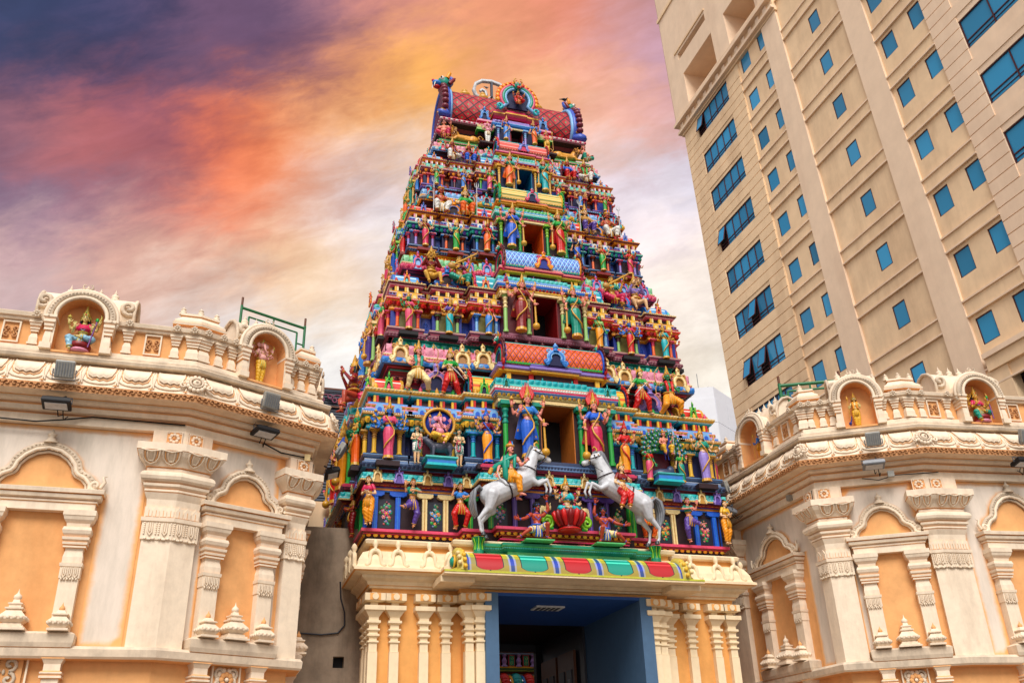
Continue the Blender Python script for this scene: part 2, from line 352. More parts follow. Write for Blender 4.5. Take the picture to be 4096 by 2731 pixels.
def barrel(parent,Mx,L,r,z0,mat,nu,nv,band='green',ends=('blue','red','white','teal','dark'),hk=1.15,mak=True,left=True,right=True):
    """Mx frame: x along roof, -y front, origin at roof centre on the wall"""
    b=barrel_mesh(L,r,0,0,mat,nu,nv,hk); me=b.mesh('barrel_roof'); o=link('barrel_roof',me,parent); o.matrix_local=Mx@Matrix.Translation((0,0,z0))
    c=MB(Mx); c.box(-L/2-.02,L/2+.02,-r*.93,r*.9,z0-.0,z0+r*.22,band); c.beads([(-L/2+L*(i+.5)/int(L/.07),-r*.93,z0+r*.11) for i in range(int(L/.07))],.02,'lime' if band=='green' else 'cream'); c.build('roof_band',parent)
    top=z0+r*(.55+hk); d=MB(Mx); d.box(-L/2,L/2,-.07,.07,top-.03,top+.02,'aqua'); d.build('roof_ridge',parent)
    for s,ok in((-1,left),(1,right)):
        if not ok: continue
        T=Mx@Matrix.Translation((s*L/2,0,z0+r*.62))@Matrix.Rotation(s*PI/2,4,'Z')@Matrix.Diagonal((r*1.12,.55*r+.1,r*hk*1.08,1))
        e=inst(HSE,'horseshoe_end',parent,(0,0,0),mats=ends); e.matrix_local=T
        if mak:
            T=Mx@Matrix.Translation((s*L/2,0,top-.02))@Matrix.Rotation(s*PI/2,4,'Z')@Matrix.Scale(r*1.0,4); e=inst(MAK,'lion_mask',parent,(0,0,0)); e.matrix_local=T
ALT=dict(red='yellow',dred='amber',maroon='rose',plum='pink',pink='white',lpink='rose',rose='cream',orange='yellow',amber='dred',yellow='orange',cream='ochre',gold='dred',ochre='dred',teal='aqua',turq='white',aqua='teal',mint='teal',sky='white',blue='lblue',lblue='blue',purple='lilac',lilac='purple',lime='dgreen',green='lime',dgreen='lime',white='sky',slate='lblue',steel='white',green2='dgreen',lime2='dgreen',cyan2='aqua',lplum='cream',navy='blue',dark='maroon')
def enrich(pr):
    out=[]
    for i,q in enumerate(pr):
        out.append(q)
        if i+1<len(pr) and len(q)>2 and isinstance(q[2],str) and q[2] in ALT:
            p=pr[i+1]; dz=abs(p[1]-q[1])
            if dz>.028:
                f=lambda t:(q[0]+(p[0]-q[0])*t,q[1]+(p[1]-q[1])*t)
                n=1 if dz<.07 else 2
                for k in range(n):
                    a=(k+.62)/n; b_=a+min(.010/dz,.2/n); out.append((*f(a),ALT[q[2]])); out.append((*f(b_),q[2]))
    return out
def facepts(items,rd):
    p=[];pv=None
    for a,b_,n in items:
        if pv is not None and a-pv>.05: p+=[(pv,-rd),(a,-rd)]
        elif pv is not None: a=pv
        p+=[(a,n),(b_,n)]; pv=b_
    return p
def mkplan(w_,f_,fi,si,rd):
    hd=YC-f_; P=[(u,f_-n) for u,n in facepts(fi,rd)]+[(w_+n,YC+u) for u,n in facepts(si,rd)]+[(w_,YC+hd),(-w_,YC+hd)]+[(-w_-n,YC-u) for u,n in facepts(si,rd)]
    out=[]
    for p in P:
        if not out or (abs(p[0]-out[-1][0])+abs(p[1]-out[-1][1]))>1e-4: out.append(p)
    if abs(out[0][0]-out[-1][0])+abs(out[0][1]-out[-1][1])<1e-4: out.pop()
    return out
def rect(x0,x1,y0,y1): return [(x0,y0),(x1,y0),(x1,y1),(x0,y1)]
def frame(k,w_,f_):
    """front / left / right face frames: x along, -y outward, origin at mid face"""
    if k=='F': return Matrix.Translation((0,f_,0))
    if k=='L': return Matrix.Translation((-w_,YC,0))@Matrix.Rotation(-PI/2,4,'Z')
    return Matrix.Translation((w_,YC,0))@Matrix.Rotation(PI/2,4,'Z')
def scroll_panel(parent,Mx,x0,x1,y,z0,z1,base,line,seed=0):
    """niche panel with raised scroll work"""
    b=MB(Mx); b.box(x0,x1,y-.012,y+.004,z0,z1,base); cx=(x0+x1)/2; cz=(z0+z1)/2; r=min(x1-x0,z1-z0)*.42
    for k in(1,-1):
        for q,(dz,rr) in enumerate(((.0,1),(.5,.62),(-.55,.62))):
            pt=spiral(cx+k*r*.35,cz+dz*r*1.5,r*.55*rr,r*.08,90,-430*(1 if q!=1 else -1),14,y-.02,k); b.tube(pt,r*.06,line,4)
    b.tube([(cx,y-.02,z0+.03),(cx,y-.02,z1-.03)],r*.05,line,4)
    return b.build('niche_panel',parent)
def storey(i,S):
    zf,H=S['zf'],S['H']; w_,f_=S['w'],S['f']; kw,ky=S['kw'],S['ky']; C=S['c']; hd=YC-f_
    fr=lambda k: zf+k*H
    u=H/3.16; hb=S['hb']; y3=f_-S['y3']; cw,cy=S['cw'],S['cy']; b3=S['bays'][-1]
    fi=[(-w_,-w_+2*hb,0)]
    for x in S['bays'][1:-1]: fi.append((-x-S['hm'],-x+S['hm'],0))
    fi.append((-b3-hb*.95,-b3+hb*.95,y3)); inner=b3-hb*.95
    rf=[(-a[1],-a[0],a[2]) for a in fi[::-1]]; fi+=[(-cw*.55,cw*.55,-.62)]+rf
    sc_=.34*w_*.62; si=[(-hd,-hd+2*hb,0),(-sc_,sc_,.0),(hd-2*hb,hd,0)]
    P=mkplan(w_,f_,fi,si,.2*u+.03)
    b=MB(); b.sweep(P,[(0,zf,C['wall']),(0,fr(.25),C['wall'])]); o=b.build('storey',tower)
    # pedestal courses
    b=MB(); pe=C['ped']; b.sweep(P,enrich([(.02,zf-.05*H,pe[1]),(.11*u,zf-.045*H,pe[0]),(.12*u,zf-.01*H,pe[1]),(.06*u,zf,pe[1]),(.06*u,fr(.02),pe[0]),(.1*u,fr(.03),pe[0]),(.1*u,fr(.05),pe[1]),(.01,fr(.055),pe[1])])); b.build('pedestal_course',o)
    # entablature over the bays
    en=C['ent']; b=MB(); pr=[(.0,fr(.215),en[0]),(.05*u,fr(.225),en[0]),(.05*u,fr(.25),en[1]),(.03*u,fr(.25),en[1]),(.03*u,fr(.27),en[1]),(.14*u,fr(.305),en[2]),(.16*u,fr(.31),en[2]),(.16*u,fr(.33),en[3]),(.12*u,fr(.335),en[3]),(.12*u,fr(.355),en[4]),(.08*u,fr(.36),en[4]),(.08*u,fr(.39),en[5]),(.03*u,fr(.395),en[5]),(.03*u,fr(.41),en[6]),(-.04*u,fr(.415),'dark'),(-.04*u,fr(.455),en[7]),(.03*u,fr(.46),en[7]),(.07*u,fr(.475),en[8]),(.1*u,fr(.485),en[8]),(.1*u,fr(.505),en[8]),(-.05*u,fr(.51),en[8])]
    b.sweep(P,enrich(pr),top=en[8]); b.build('entablature',o)
    b=MB(); b.petals(P,.1*u,fr(.275),.115*u,.05*H,.06*u,C['pet'][0],maxy=YC+hd*.6,m2=C['pet'][1]); b.petals(P,.11*u,fr(.495),.07*u,.016*H,.02,C['pet'][2],maxy=YC); b.petals(P,.125*u,zf-.028*H,.085*u,.026*H,.03,pe[0],maxy=YC+hd*.6); b.petals(P,.155*u,fr(.322),.05*u,.012*H,.012,'white',maxy=YC); b.petals(P,.085*u,fr(.375),.10*u,.018*H,.02,C['pet'][1],maxy=YC); b.petals(P,.045*u,fr(.24),.06*u,.012*H,.012,'cream',maxy=YC); b.build('petal_row',o,'stuff')
    b=MB()
    Pb=offset(P,-.0)
    for q in range(len(Pb)):     # colonnette blocks under the cap
        a_=Pb[q]; c_=Pb[(q+1)%len(Pb)]; t=c_-a_; ln=t.length
        nn=Vector((t.y,-t.x)).normalized() if ln else t
        if ln<.25*u or nn.y>.5: continue
        k=max(2,int(ln/(.22*u))); t/=ln
        for j in range(k):
            c0=a_+t*((j+.5)*ln/k); 
            for s_,mm in((-.028*u,C['blk'][0]),(.028*u,C['blk'][1])):
                c1=c0+t*s_; e=.024*u; ax=abs(t.x)*e+abs(nn.x)*.03; ay=abs(t.y)*e+abs(nn.y)*.03
                b.box(c1.x-ax,c1.x+ax,c1.y-ay,c1.y+ay,fr(.412),fr(.458),mm)
    b.build('pavilion_posts',o,'stuff')
    # little arched dormers on the stack
    b=MB(); 
    for q in range(len(Pb)):
        a_=Pb[q]; c_=Pb[(q+1)%len(Pb)]; t=c_-a_; ln=t.length; 
        if ln<.3*u: continue
        nn=Vector((t.y,-t.x)).normalized(); t/=ln
        if nn.y>.5: continue
        k=max(1,int(ln/(.3*u)))
        for j in range(k):
            c0=a_+t*((j+.5)*ln/k)+nn*(.12*u+.0); Mx=Matrix.Translation((c0.x,c0.y,fr(.335)))@Matrix.Rotation(math.atan2(t.y,t.x),4,'Z'); b.M=Mx
            for s_,mm,d_ in((1,C['dor'][0],-.012),(.55,C['dor'][1],-.022)):
                r_=.085*u*s_; b.ext([(r_,0),(r_,.09*u*s_)]+arc(0,.09*u*s_,r_,20,160,5)+[(-r_,.09*u*s_),(-r_,0)],d_,.03,mm)
    b.build('dormers',o,'stuff')
    b=MB(); kk=0     # little pots and buds along the cap and along the top of the eave
    for poly_,o_,z_,sp_,hh in((P,.03*u,fr(.508),.27*u,.13*u),(rect(-kw,kw,ky,2*YC-ky),-.24*u,fr(.895),.20*u,.085*u)):
        PP=offset(poly_,o_)
        for q in range(len(PP)):
            a_=PP[q]; c_=PP[(q+1)%len(PP)]; t=c_-a_; ln=t.length
            if ln<.15*u: continue
            nn=Vector((t.y,-t.x)).normalized(); t/=ln
            if nn.y>.5: continue
            n_=max(1,int(ln/sp_))
            for j in range(n_):
                c0=a_+t*((j+.5)*ln/n_); kk+=1
                if c0.y>YC+.6: continue
                b.lathe([(hh*.34,0),(hh*.30,hh*.12),(hh*.42,hh*.38),(hh*.30,hh*.6),(hh*.14,hh*.7),(hh*.2,hh*.8),(.001,hh*1.1)],(c0.x,c0.y,z_),(C['gk'][0],C['pet'][0],C['ent'][6],'gold')[kk%4],5)
    b.build('bud_row',o,'stuff')
    # upper wall behind the seated figures
    uw=kw-.34*u; uf=ky+.34*u; U=rect(-uw,uw,uf,2*YC-uf); dk=C['up']
    b=MB(); b.sweep(U,enrich([(0,fr(.5),dk[0]),(0,fr(.56),dk[1]),(.05,fr(.565),dk[1]),(.05,fr(.58),dk[0]),(.0,fr(.585),dk[0]),(0,fr(.62),dk[2]),(.04,fr(.625),dk[2]),(.08*u,fr(.655),dk[0]),(.08*u,fr(.665),dk[0]),(.14*u,fr(.69),dk[1]),(.14*u,fr(.70),dk[0]),(.22*u,fr(.715),dk[0]),(.32*u,fr(.72),dk[0])])); b.build('upper_wall',o)
    b=MB(); b.petals(U,.05*u,fr(.643),.16*u,.05*H,.05*u,dk[3],maxy=YC); b.build('petal_row',o,'stuff')
    # rolled eave with its projections
    cs=S['cs']; K=[(-kw,ky),(-cs,ky),(-cs,ky-.1*u),(cs,ky-.1*u),(cs,ky),(kw,ky),(kw,YC-cs*.55),(kw+.1*u,YC-cs*.55),(kw+.1*u,YC+cs*.55),(kw,YC+cs*.55),(kw,2*YC-ky),(-kw,2*YC-ky),(-kw,YC+cs*.55),(-kw-.1*u,YC+cs*.55),(-kw-.1*u,YC-cs*.55),(-kw,YC-cs*.55)]
    kp=C['kap']; nw,nf=S['nw'],S['nf']; din=max(.02,min(kw-nw,nf-ky)) ; 
    b=MB(); b.sweep(K,enrich([(-.05*u,fr(.715),kp[0]),(0,fr(.72),kp[0]),(.01,fr(.765),kp[1]),(-.03*u,fr(.77),kp[1]),(-.05*u,fr(.80),kp[2]),(-.12*u,fr(.845),kp[2]),(-.22*u,fr(.88),kp[3]),(-.26*u,fr(.885),kp[3]),(-.26*u,fr(.90),kp[4]),(-.34*u,fr(.905),kp[4]),(-.36*u,fr(.95),kp[5]),(-.3*u,fr(.955),kp[5]),(-.28*u,fr(.985),kp[4]),(-.40*u,fr(1.0),kp[4])]),top=kp[4]); b.build('rolled_eave',o)
    b=MB(); b.petals(K,.012,fr(.742),.14*u,.036*H,.025,C['lip'][0],maxy=YC+1,m2=C['lip'][1]); b.petals(K,-.06*u,fr(.835),.2*u,.07*H,.03*u,C['roll'],maxy=YC+1,f=.84); b.petals(K,-.28*u,fr(.968),.08*u,.02*H,.02,C['roll'],maxy=YC); b.petals(K,-.34*u,fr(.93),.11*u,.035*H,.025,kp[5],maxy=YC,m2=ALT.get(kp[5],'white')); b.petals(K,-.02*u,fr(.785),.06*u,.012*H,.015,'cream',maxy=YC); b.build('petal_row',o,'stuff')
    # pavilion roofs: corners
    ga=C['gav']
    for sx_ in(-1,1):
        for yy in(f_+hb,2*YC-f_-hb):
            x=sx_*(w_-hb); Mx=Matrix.Translation((x,yy,0)); q=MB(Mx); e=hb*.78
            q.stack(rect(-e,e,-e,e),[(fr(.505),0),(fr(.515),.03*u),(fr(.525),0),(fr(.53),-.02)],C['kn'])
            q.uv=None; q.build('roof_neck',o)
            bb=barrel_mesh(e*2.05,e*.98,0,0,SC[C['kut']],4,5,1.0,(-10,190),12); me=bb.mesh('pavilion_roof'); oo=link('pavilion_roof',me,o); oo.matrix_local=Matrix.Translation((x,yy,fr(.53)-.55*e*.98+.02))@Matrix.Rotation(0,4,'Z')
            for s2 in(-1,1): 
                r2=e*.98; c=MB(Mx); c.M=Mx@Matrix.Translation((s2*e*1.03,0,fr(.53)+.02))@Matrix.Rotation(s2*PI/2,4,'Z'); c.ext(arc(0,0,r2*1.02,0,180,9),-.03,.03,ga[1]); c.build('roof_end',o)
            gav(o,x,yy-hb*1.02,fr(.49),hb*.62,.165*H*.92,C['gk'])
            if True: gav(o,x+sx_*hb*1.02,yy,fr(.49),hb*.62,.165*H*.92,C['gk'],sx_*PI/2)
    # middle bays: free standing horseshoe gable on a stepped base
    for x0 in S['bays'][1:-1]:
        for sx_ in(-1,1):
            x=sx_*x0; q=MB(); q.stack(rect(x-hb*.85,x+hb*.85,f_-.02,f_+.35),[(fr(.505),0,C['kn']),(fr(.525),.03,C['ped'][0]),(fr(.54),0,C['kn'])],C['kn']); q.build('gable_base',o)
            gav(o,x,f_+.04,fr(.53),hb*1.95,.225*H,C['g2'])
    # third bays: barrel running in behind the doorway bay
    for sx_ in(-1,1):
        x0=b3+hb*.75; L_=x0-cw*.6; Mx=Matrix.Translation((sx_*(x0+cw*.6)/2,f_-y3+.32*u,0))
        barrel(o,Mx,L_,.3*u,fr(.515),SC[C['brl']],6,6,C['kn'],C['ends'],left=sx_<0,right=sx_>0)
        gav(o,sx_*b3,f_-y3-.02,fr(.49),hb*.7,.15*H,C['gk'])
    # eave ornaments
    for x in S['kg']: gav(o,x,ky-.02-(.1*u if abs(x)<cs else 0),fr(.725),.42*u*S.get('kgs',1),.205*H,C['kgm'],0,-.12)
    for sx_ in(-1,1):
        for yy in(ky+.4,YC-cs*.55,YC+cs*.55,2*YC-ky-.4): gav(o,sx_*(kw+.03),yy,fr(.735),.36*u,.175*H,C['kgm'],sx_*PI/2)
    # doorway bay (front and sides)
    for side in('F','L','R'):
        if side=='F': Mx=Matrix.Translation((0,cy,0)); c_w=cw; dep=f_-cy+.68
        else:
            Mx=frame(side,w_,f_)@Matrix.Translation((0,-(f_-cy)*.12,0)); c_w=cw*.62; dep=(f_-cy)*.12+.55
        dw=c_w*.3 if side=='F' else c_w*.22; G=MB(Mx)
        poly=[(-c_w*.97,0),(-dw,0),(-dw,.86),(dw,.86),(dw,0),(c_w*.97,0),(c_w*.97,dep),(-c_w*.97,dep)]
        if dep<1.0: poly=[(-c_w*.97,0),(-dw,0),(-dw,dep-.1),(dw,dep-.1),(dw,0),(c_w*.97,0),(c_w*.97,dep),(-c_w*.97,dep)]
        G.sweep(poly,[(.0,zf,C['cwall']),(0,fr(.425),C['cwall'])]); 
        wall_=G.build('doorway_wall',o)
        d2=min(.85,dep-.1); G=MB(Mx); G.box(-dw-.002,-dw+.02,.01,d2-.01,zf+.02,fr(.425),C['rev']); G.box(dw-.02,dw+.002,.01,d2-.01,zf+.02,fr(.425),C['rev']); G.box(-dw+.02,dw-.02,d2-.03,d2-.002,zf,fr(.425),'black'); G.box(-dw+.02,dw-.02,d2-.08,d2-.032,zf,fr(.425),C['rev']) if False else None; G.build('doorway_lining',o)
        G=MB(Mx); G.box(-c_w*1.03,c_w*1.03,-.1*u,dep,zf-.035*H,zf,C['ped'][1]); G.box(-c_w*1.0,c_w*1.0,-.05*u,dep,zf,zf+.03*H,C['ped'][0]); 
        G.petals([(-c_w*1.03,-.1*u),(c_w*1.03,-.1*u)],.003,zf-.018*H,.07*u,.02*H,.015,C['ped'][0],closed=False); G.build('door_sill',o)
        for sx_ in(-1,1):
            for q in((.93,.40) if side=='F' else(.9,.36)):
                x=sx_*c_w*q; p=Mx@Vector((x,-.05,zf+.03*H)); colonette(o,p.x,p.y,p.z,.075*u,.395*H,C['dcol'],0)
        cp=c_w*1.02; st=c_w*.45; E=[(-cp,0),(-st,0),(-st,-.07*u),(st,-.07*u),(st,0),(cp,0),(cp,dep),(-cp,dep)]
        de=C['dent']; G=MB(Mx); G.sweep(E,enrich([(-.02,fr(.425),de[0]),(.03*u,fr(.43),de[0]),(.03*u,fr(.455),de[1]),(.05*u,fr(.458),de[1]),(.05*u,fr(.475),de[2]),(.1*u,fr(.49),de[2]),(.12*u,fr(.50),de[3]),(.12*u,fr(.505),de[3]),(.13*u,fr(.535),de[4]),(.1*u,fr(.54),de[4]),(.1*u,fr(.56),de[5]),(.06*u,fr(.585),de[5]),(-.04*u,fr(.61),de[6]),(-.1*u,fr(.615),de[6]),(-.1*u,fr(.62),'dark'),(-.14*u,fr(.625),'dark'),(-.14*u,fr(.665),de[7]),(-.02*u,fr(.67),de[7]),(-.02*u,fr(.685),de[8]),(.03*u,fr(.69),de[8]),(.03*u,fr(.705),de[9]),(0,fr(.71),de[9]),(0,fr(.725),de[9]),(-.1,fr(.73),de[9])]),bot=C['rev'],top=de[9]); G.build('doorway_entablature',o)
        G=MB(Mx); G.petals(E,.06*u,fr(.483),.1*u,.035*H,.035*u,C['pet'][0],m2=C['pet'][1]); G.petals(E,.1*u,fr(.57),.13*u,.04*H,.03*u,de[5]); G.petals(E,.125*u,fr(.52),.06*u,.018*H,.015,'white'); G.build('petal_row',o,'stuff')
        G=MB(Mx)
        for k in range(5): 
            x=-cp*.8+cp*1.6*k/4; G.box(x-.05*u,x+.05*u,.08*u,.3*u,fr(.62),fr(.667),C['blk'][k%2])
        G.build('pavilion_posts',o,'stuff')
        for x in(-cp*.9,-st*.6,st*.6,cp*.9):
            p=Mx@Vector((x,-.13*u,fr(.525))); gav(o,p.x,p.y,p.z,.17*u,.09*H,C['dorn'],{'F':0,'L':-PI/2,'R':PI/2}[side])
        r=S['br']*(1 if side=='F' else .8); z0=S['bz'] if side=='F' else fr(.73); bl=S['bl']*2 if side=='F' else c_w*1.7
        Mb=Mx@Matrix.Translation((0,r*.85+(0 if side=='F' else .22*u),0)); barrel(o,Mb,bl,r,z0,SC[C['bm']],S['nu'],8,C['bb'],C['bends'])
        p=Mx@Vector((0,-.12*u,z0+.0)); gav(o,p.x,p.y,p.z,.62*u if side=='F' else .4*u,r*1.5,C['cg'],{'F':0,'L':-PI/2,'R':PI/2}[side])
        if side=='F':
            n=8; G=None
            for k in range(n):
                x=-bl*.46+bl*.92*k/(n-1); p=Mb@Vector((x,-.02,z0+r*1.66)); inst(FINM,'ridge_finial',o,p,0,(.055*u,.055*u,.17*u),[C['fin']])
    # bay details: colonettes, panels, statue ledges
    for side in('F','L','R'):
        if side=='F': items=[(s_*x,hb if j!=1 or S['hm']==hb else S['hm'],(y3 if j==len(S['bays'])-1 else 0),j) for j,x in enumerate(S['bays']) for s_ in(-1,1)]
        else: items=[(-hd+hb,hb,0,0),(hd-hb,hb,0,0)]
        Mx=frame(side,w_,f_)
        for x,h_,n_,j in items:
            cc=C['cols'][j]
            for s_ in(-1,1):
                p=Mx@Vector((x+s_*h_*.68,-n_-.045*u,fr(.055))); colonette(o,p.x,p.y,p.z,.062*u,.165*H,cc[:2])
            G=MB(Mx); G.box(x-h_*.55,x+h_*.55,-n_-.008,-n_+.01,fr(.05),fr(.215),cc[2]); G.build('niche_back',o)
            G=MB(Mx); G.box(x-h_*.62,x+h_*.62,-n_-.3*u,-n_+.02,zf-.045*H,zf-.012*H,C['slab']); G.build('statue_ledge',o)
        # recess panels between bays
        if side=='F':
            xs=sorted([(x-h_,x+h_) for x,h_,n_,j in items])
            for (a0,a1),(b0,b1) in zip(xs[:-1],xs[1:]):
                if b0-a1>.1 and abs(a1+b0)>.3: scroll_panel(o,Mx,a1+.02,b0-.02,.2*u+.03,fr(.06),fr(.20),C['pan'][0],C['pan'][1])
        else:
            for s_ in(-1,1):
                a0,a1=sc_+.03,hd-2*hb-.03
                if a1-a0>.1: scroll_panel(o,Mx,min(s_*a0,s_*a1),max(s_*a0,s_*a1),.2*u+.03,fr(.06),fr(.20),C['pan'][0],C['pan'][1])
    return o
_f=MB(); _f.lathe([(.6,0),(.6,.1),(.35,.16),(.35,.2),(1,.38),(1,.5),(.5,.62),(.3,.66),(.55,.72),(.3,.78),(.001,1.)],(0,0,0),'white',8); FINM=_f.mesh('finial')
T_={}
T_[1]=dict(zf=7.74,H=3.16,w=3.93,f=-.70,kw=3.69,ky=-.64,bays=[3.55,2.52,1.53],hb=.38,hm=.5,y3=-.90,cw=1.26,cy=-1.2,cs=1.75,nw=3.5,nf=-.3,kg=[-3.31,-1.93,-1.48,1.48,1.93,3.33],kgs=1.25,br=.36,bz=10.02,bl=1.17,nu=16,
 c=dict(wall='navy',ped=('slate','steel'),ent=('cyan2','teal','ochre','sky','lpink','lblue','pink','turq','yellow'),pet=('yellow','ochre','cream'),blk=('yellow','red'),dor=('lblue','blue'),up=('maroon','teal','rose','maroon'),kap=('sky','pink','lpink','rose','turq','teal'),lip=('sky','lblue'),roll='lpink',
  kut='redw',kn='teal',gk=('green','lime','navy'),gav=('green','gold'),g2=('lilac','lpink','navy'),brl='orw',ends=('navy','red','teal','sky','dark'),kgm=('cream','ochre','dgold'),cwall='dark',rev='orange2',dcol=('green','teal'),dent=('cream','olive2','sky','rose','aqua','turq','orange','yellow','lilac','purple'),dorn=('turq','teal','dgreen'),bm='T1',bb='green',bends=('blue','maroon','red','teal','dark'),cg=('sky','lblue','navy'),fin='maroon',cols=[('yellow','ochre','navy'),('yellow','ochre','plum'),('turq','sky','navy')],slab='dark',pan=('navy','dblue')))
T_[2]=dict(zf=10.90,H=2.57,w=3.5,f=-.32,kw=3.26,ky=-.08,bays=[3.12,2.21,1.34],hb=.34,hm=.34,y3=-.5,cw=1.04,cy=-.76,cs=1.45,nw=3.0,nf=.2,kg=[-2.86,-1.62,-1.2,1.2,1.66,2.38,2.95],br=.32,bz=12.76,bl=.97,nu=18,
 c=dict(wall='dblue',ped=('lplum','plum'),ent=('amber','orange','red','maroon','sky','yellow','aqua','pink','plum'),pet=('red','dred','cream'),blk=('yellow','cream'),dor=('yellow','cream'),up=('maroon','navy','dblue','dblue'),kap=('rose','pink','green2','lime','amber','yellow'),lip=('pink','rose'),roll='mint',
  kut='skyw',kn='sky',gk=('amber','pink','brown'),gav=('rose','sky'),g2=('sky','rose','dark'),brl='tealw',ends=('sky','rose','amber','teal','dark'),kgm=('pink','sky','lblue'),cwall='maroon',rev='dred',dcol=('lime2','cream'),dent=('cream','yellow','sky','blue','lblue','aqua','mint','yellow','rose','pink'),dorn=('red','sky','dred'),bm='T2',bb='teal',bends=('amber','maroon','rose','teal','dark'),cg=('amber','rose','dblue'),fin='maroon',cols=[('orange','rose','olive'),('lime2','maroon','olive'),('lblue','sky','olive')],slab='black',pan=('dblue','blue')))
T_[3]=dict(zf=13.47,H=2.21,w=3.0,f=.2,kw=2.76,ky=.30,bays=[2.67,1.92,1.18],hb=.3,hm=.3,y3=.07,cw=.9,cy=-.18,cs=1.25,nw=2.6,nf=.6,kg=[-2.49,-1.44,-1.06,1.06,1.46,2.1,2.55],br=.27,bz=15.08,bl=.84,nu=8,
 c=dict(wall='navy',ped=('slate','dred'),ent=('sky','navy','teal','plum','sky','white','rose','amber','plum'),pet=('teal','purple','amber'),blk=('lpink','cream'),dor=('white','sky'),up=('dark','maroon','dred','maroon'),kap=('yellow','amber','lblue','sky','rose','maroon'),lip=('yellow','cream'),roll='lblue',
  kut='redw',kn='lilac',gk=('sky','lilac','dark'),gav=('aqua','red'),g2=('amber','sky','dark'),brl='redw',ends=('amber','green','teal','red','dark'),kgm=('turq','red','navy'),cwall='dark',rev='orange',dcol=('green','lime'),dent=('cream','rose','teal','aqua','sky','green2','rose','yellow','amber','rose'),dorn=('sky','lblue','blue'),bm='T3',bb='dgreen',bends=('yellow','green','teal','dgreen','dark'),cg=('pink','turq','navy'),fin='maroon',cols=[('lilac','rose','dark'),('orange','maroon','dark'),('sky','teal','dark')],slab='dred',pan=('dblue','sky')))
T_[4]=dict(zf=15.68,H=1.84,w=2.62,f=.66,kw=2.38,ky=.73,bays=[2.32,1.62,.95],hb=.27,hm=.27,y3=.53,cw=.75,cy=.32,cs=1.0,nw=2.2,nf=1.,kg=[-2.1,-1.2,-.85,.9,1.25,1.75,2.15],br=.21,bz=17.06,bl=.7,nu=6,
 c=dict(wall='navy',ped=('purple','plum'),ent=('orange','rose','maroon','rose','aqua','mint','lpink','amber','rose'),pet=('maroon','amber','cream'),blk=('lpink','white'),dor=('aqua','mint'),up=('dark','navy','maroon','purple'),kap=('lblue','white','lpink','pink','lime2','green'),lip=('lblue','white'),roll='lpink',
  kut='skyw',kn='lilac',gk=('amber','sky','dark'),gav=('sky','red'),g2=('lilac','rose','dark'),brl='skyw',ends=('maroon','plum','red','sky','dark'),kgm=('turq','amber','rose'),cwall='navy',rev='cyan3',dcol=('gold','yellow'),dent=('gold','amber','rose','lblue','mint','aqua','lime2','amber','rose','lpink'),dorn=('green','lime','teal'),bm='T4',bb='dred',bends=('maroon','red','sky','teal','dark'),cg=('lilac','sky','rose'),fin='maroon',cols=[('orange','rose','dblue'),('maroon','rose','navy'),('green','lime','dblue')],slab='black',pan=('brown2','orange')))
PAL.update(cyan2=(0,150,190),orange2=(196,112,40),olive2=(150,130,70),lplum=(150,90,110),green2=(90,190,110),lime2=(150,200,110),cyan3=(0,110,150),brown2=(90,34,26))
STO={i:storey(i,T_[i]) for i in T_}
# ---------------------------------------------------------------- lowest painted storey
def flowers(parent,x,y,z0,z1,cols,seed,w=.3):
    rr=random.Random(seed); b=MB(); h=z1-z0; cz=(z0+z1)/2
    def disc(cx,cz_,r,m,n=6,dy=0,star=False):
        pts=[(cx+(r*(1 if (not star or k%2==0) else .55))*cos(2*PI*k/n+rr.random()*.3),y-.006-dy,cz_+(r*(1 if (not star or k%2==0) else .55))*sin(2*PI*k/n)) for k in range(n)]
        b.add([(cx,y-.014-dy,cz_)]+pts,[(0,(k+1)%n+1,k+1) for k in range(n)],m)
    for k in range(26):
        a=rr.random()*2*PI; q=rr.random()**.6; disc(x+w*.48*q*cos(a)*(1-.3*abs(sin(a))),cz+h*.44*q*sin(a),.022+.02*rr.random(),rr.choice(('leaf','teal','green','dgreen')),5)
    fl=[(0,0,.075),(-.07,.06,.06),(.075,.05,.06),(-.06,-.09,.055),(.06,-.1,.055),(0,.16,.045),(0,-.2,.04),(.05,.24,.03),(-.05,-.27,.03),(.0,.29,.025)]
    for k,(dx,dz,r) in enumerate(fl):
        c=cols[k%len(cols)]; disc(x+dx*w/.3,cz+dz*h/.66,r*w/.3,c,12,.004,True); disc(x+dx*w/.3,cz+dz*h/.66,r*.6*w/.3,cols[(k+1)%len(cols)],10,.008,True); disc(x+dx*w/.3,cz+dz*h/.66,r*.3*w/.3,'yellow',6,.012)
    return b.build('flower_painting',parent,'stuff')
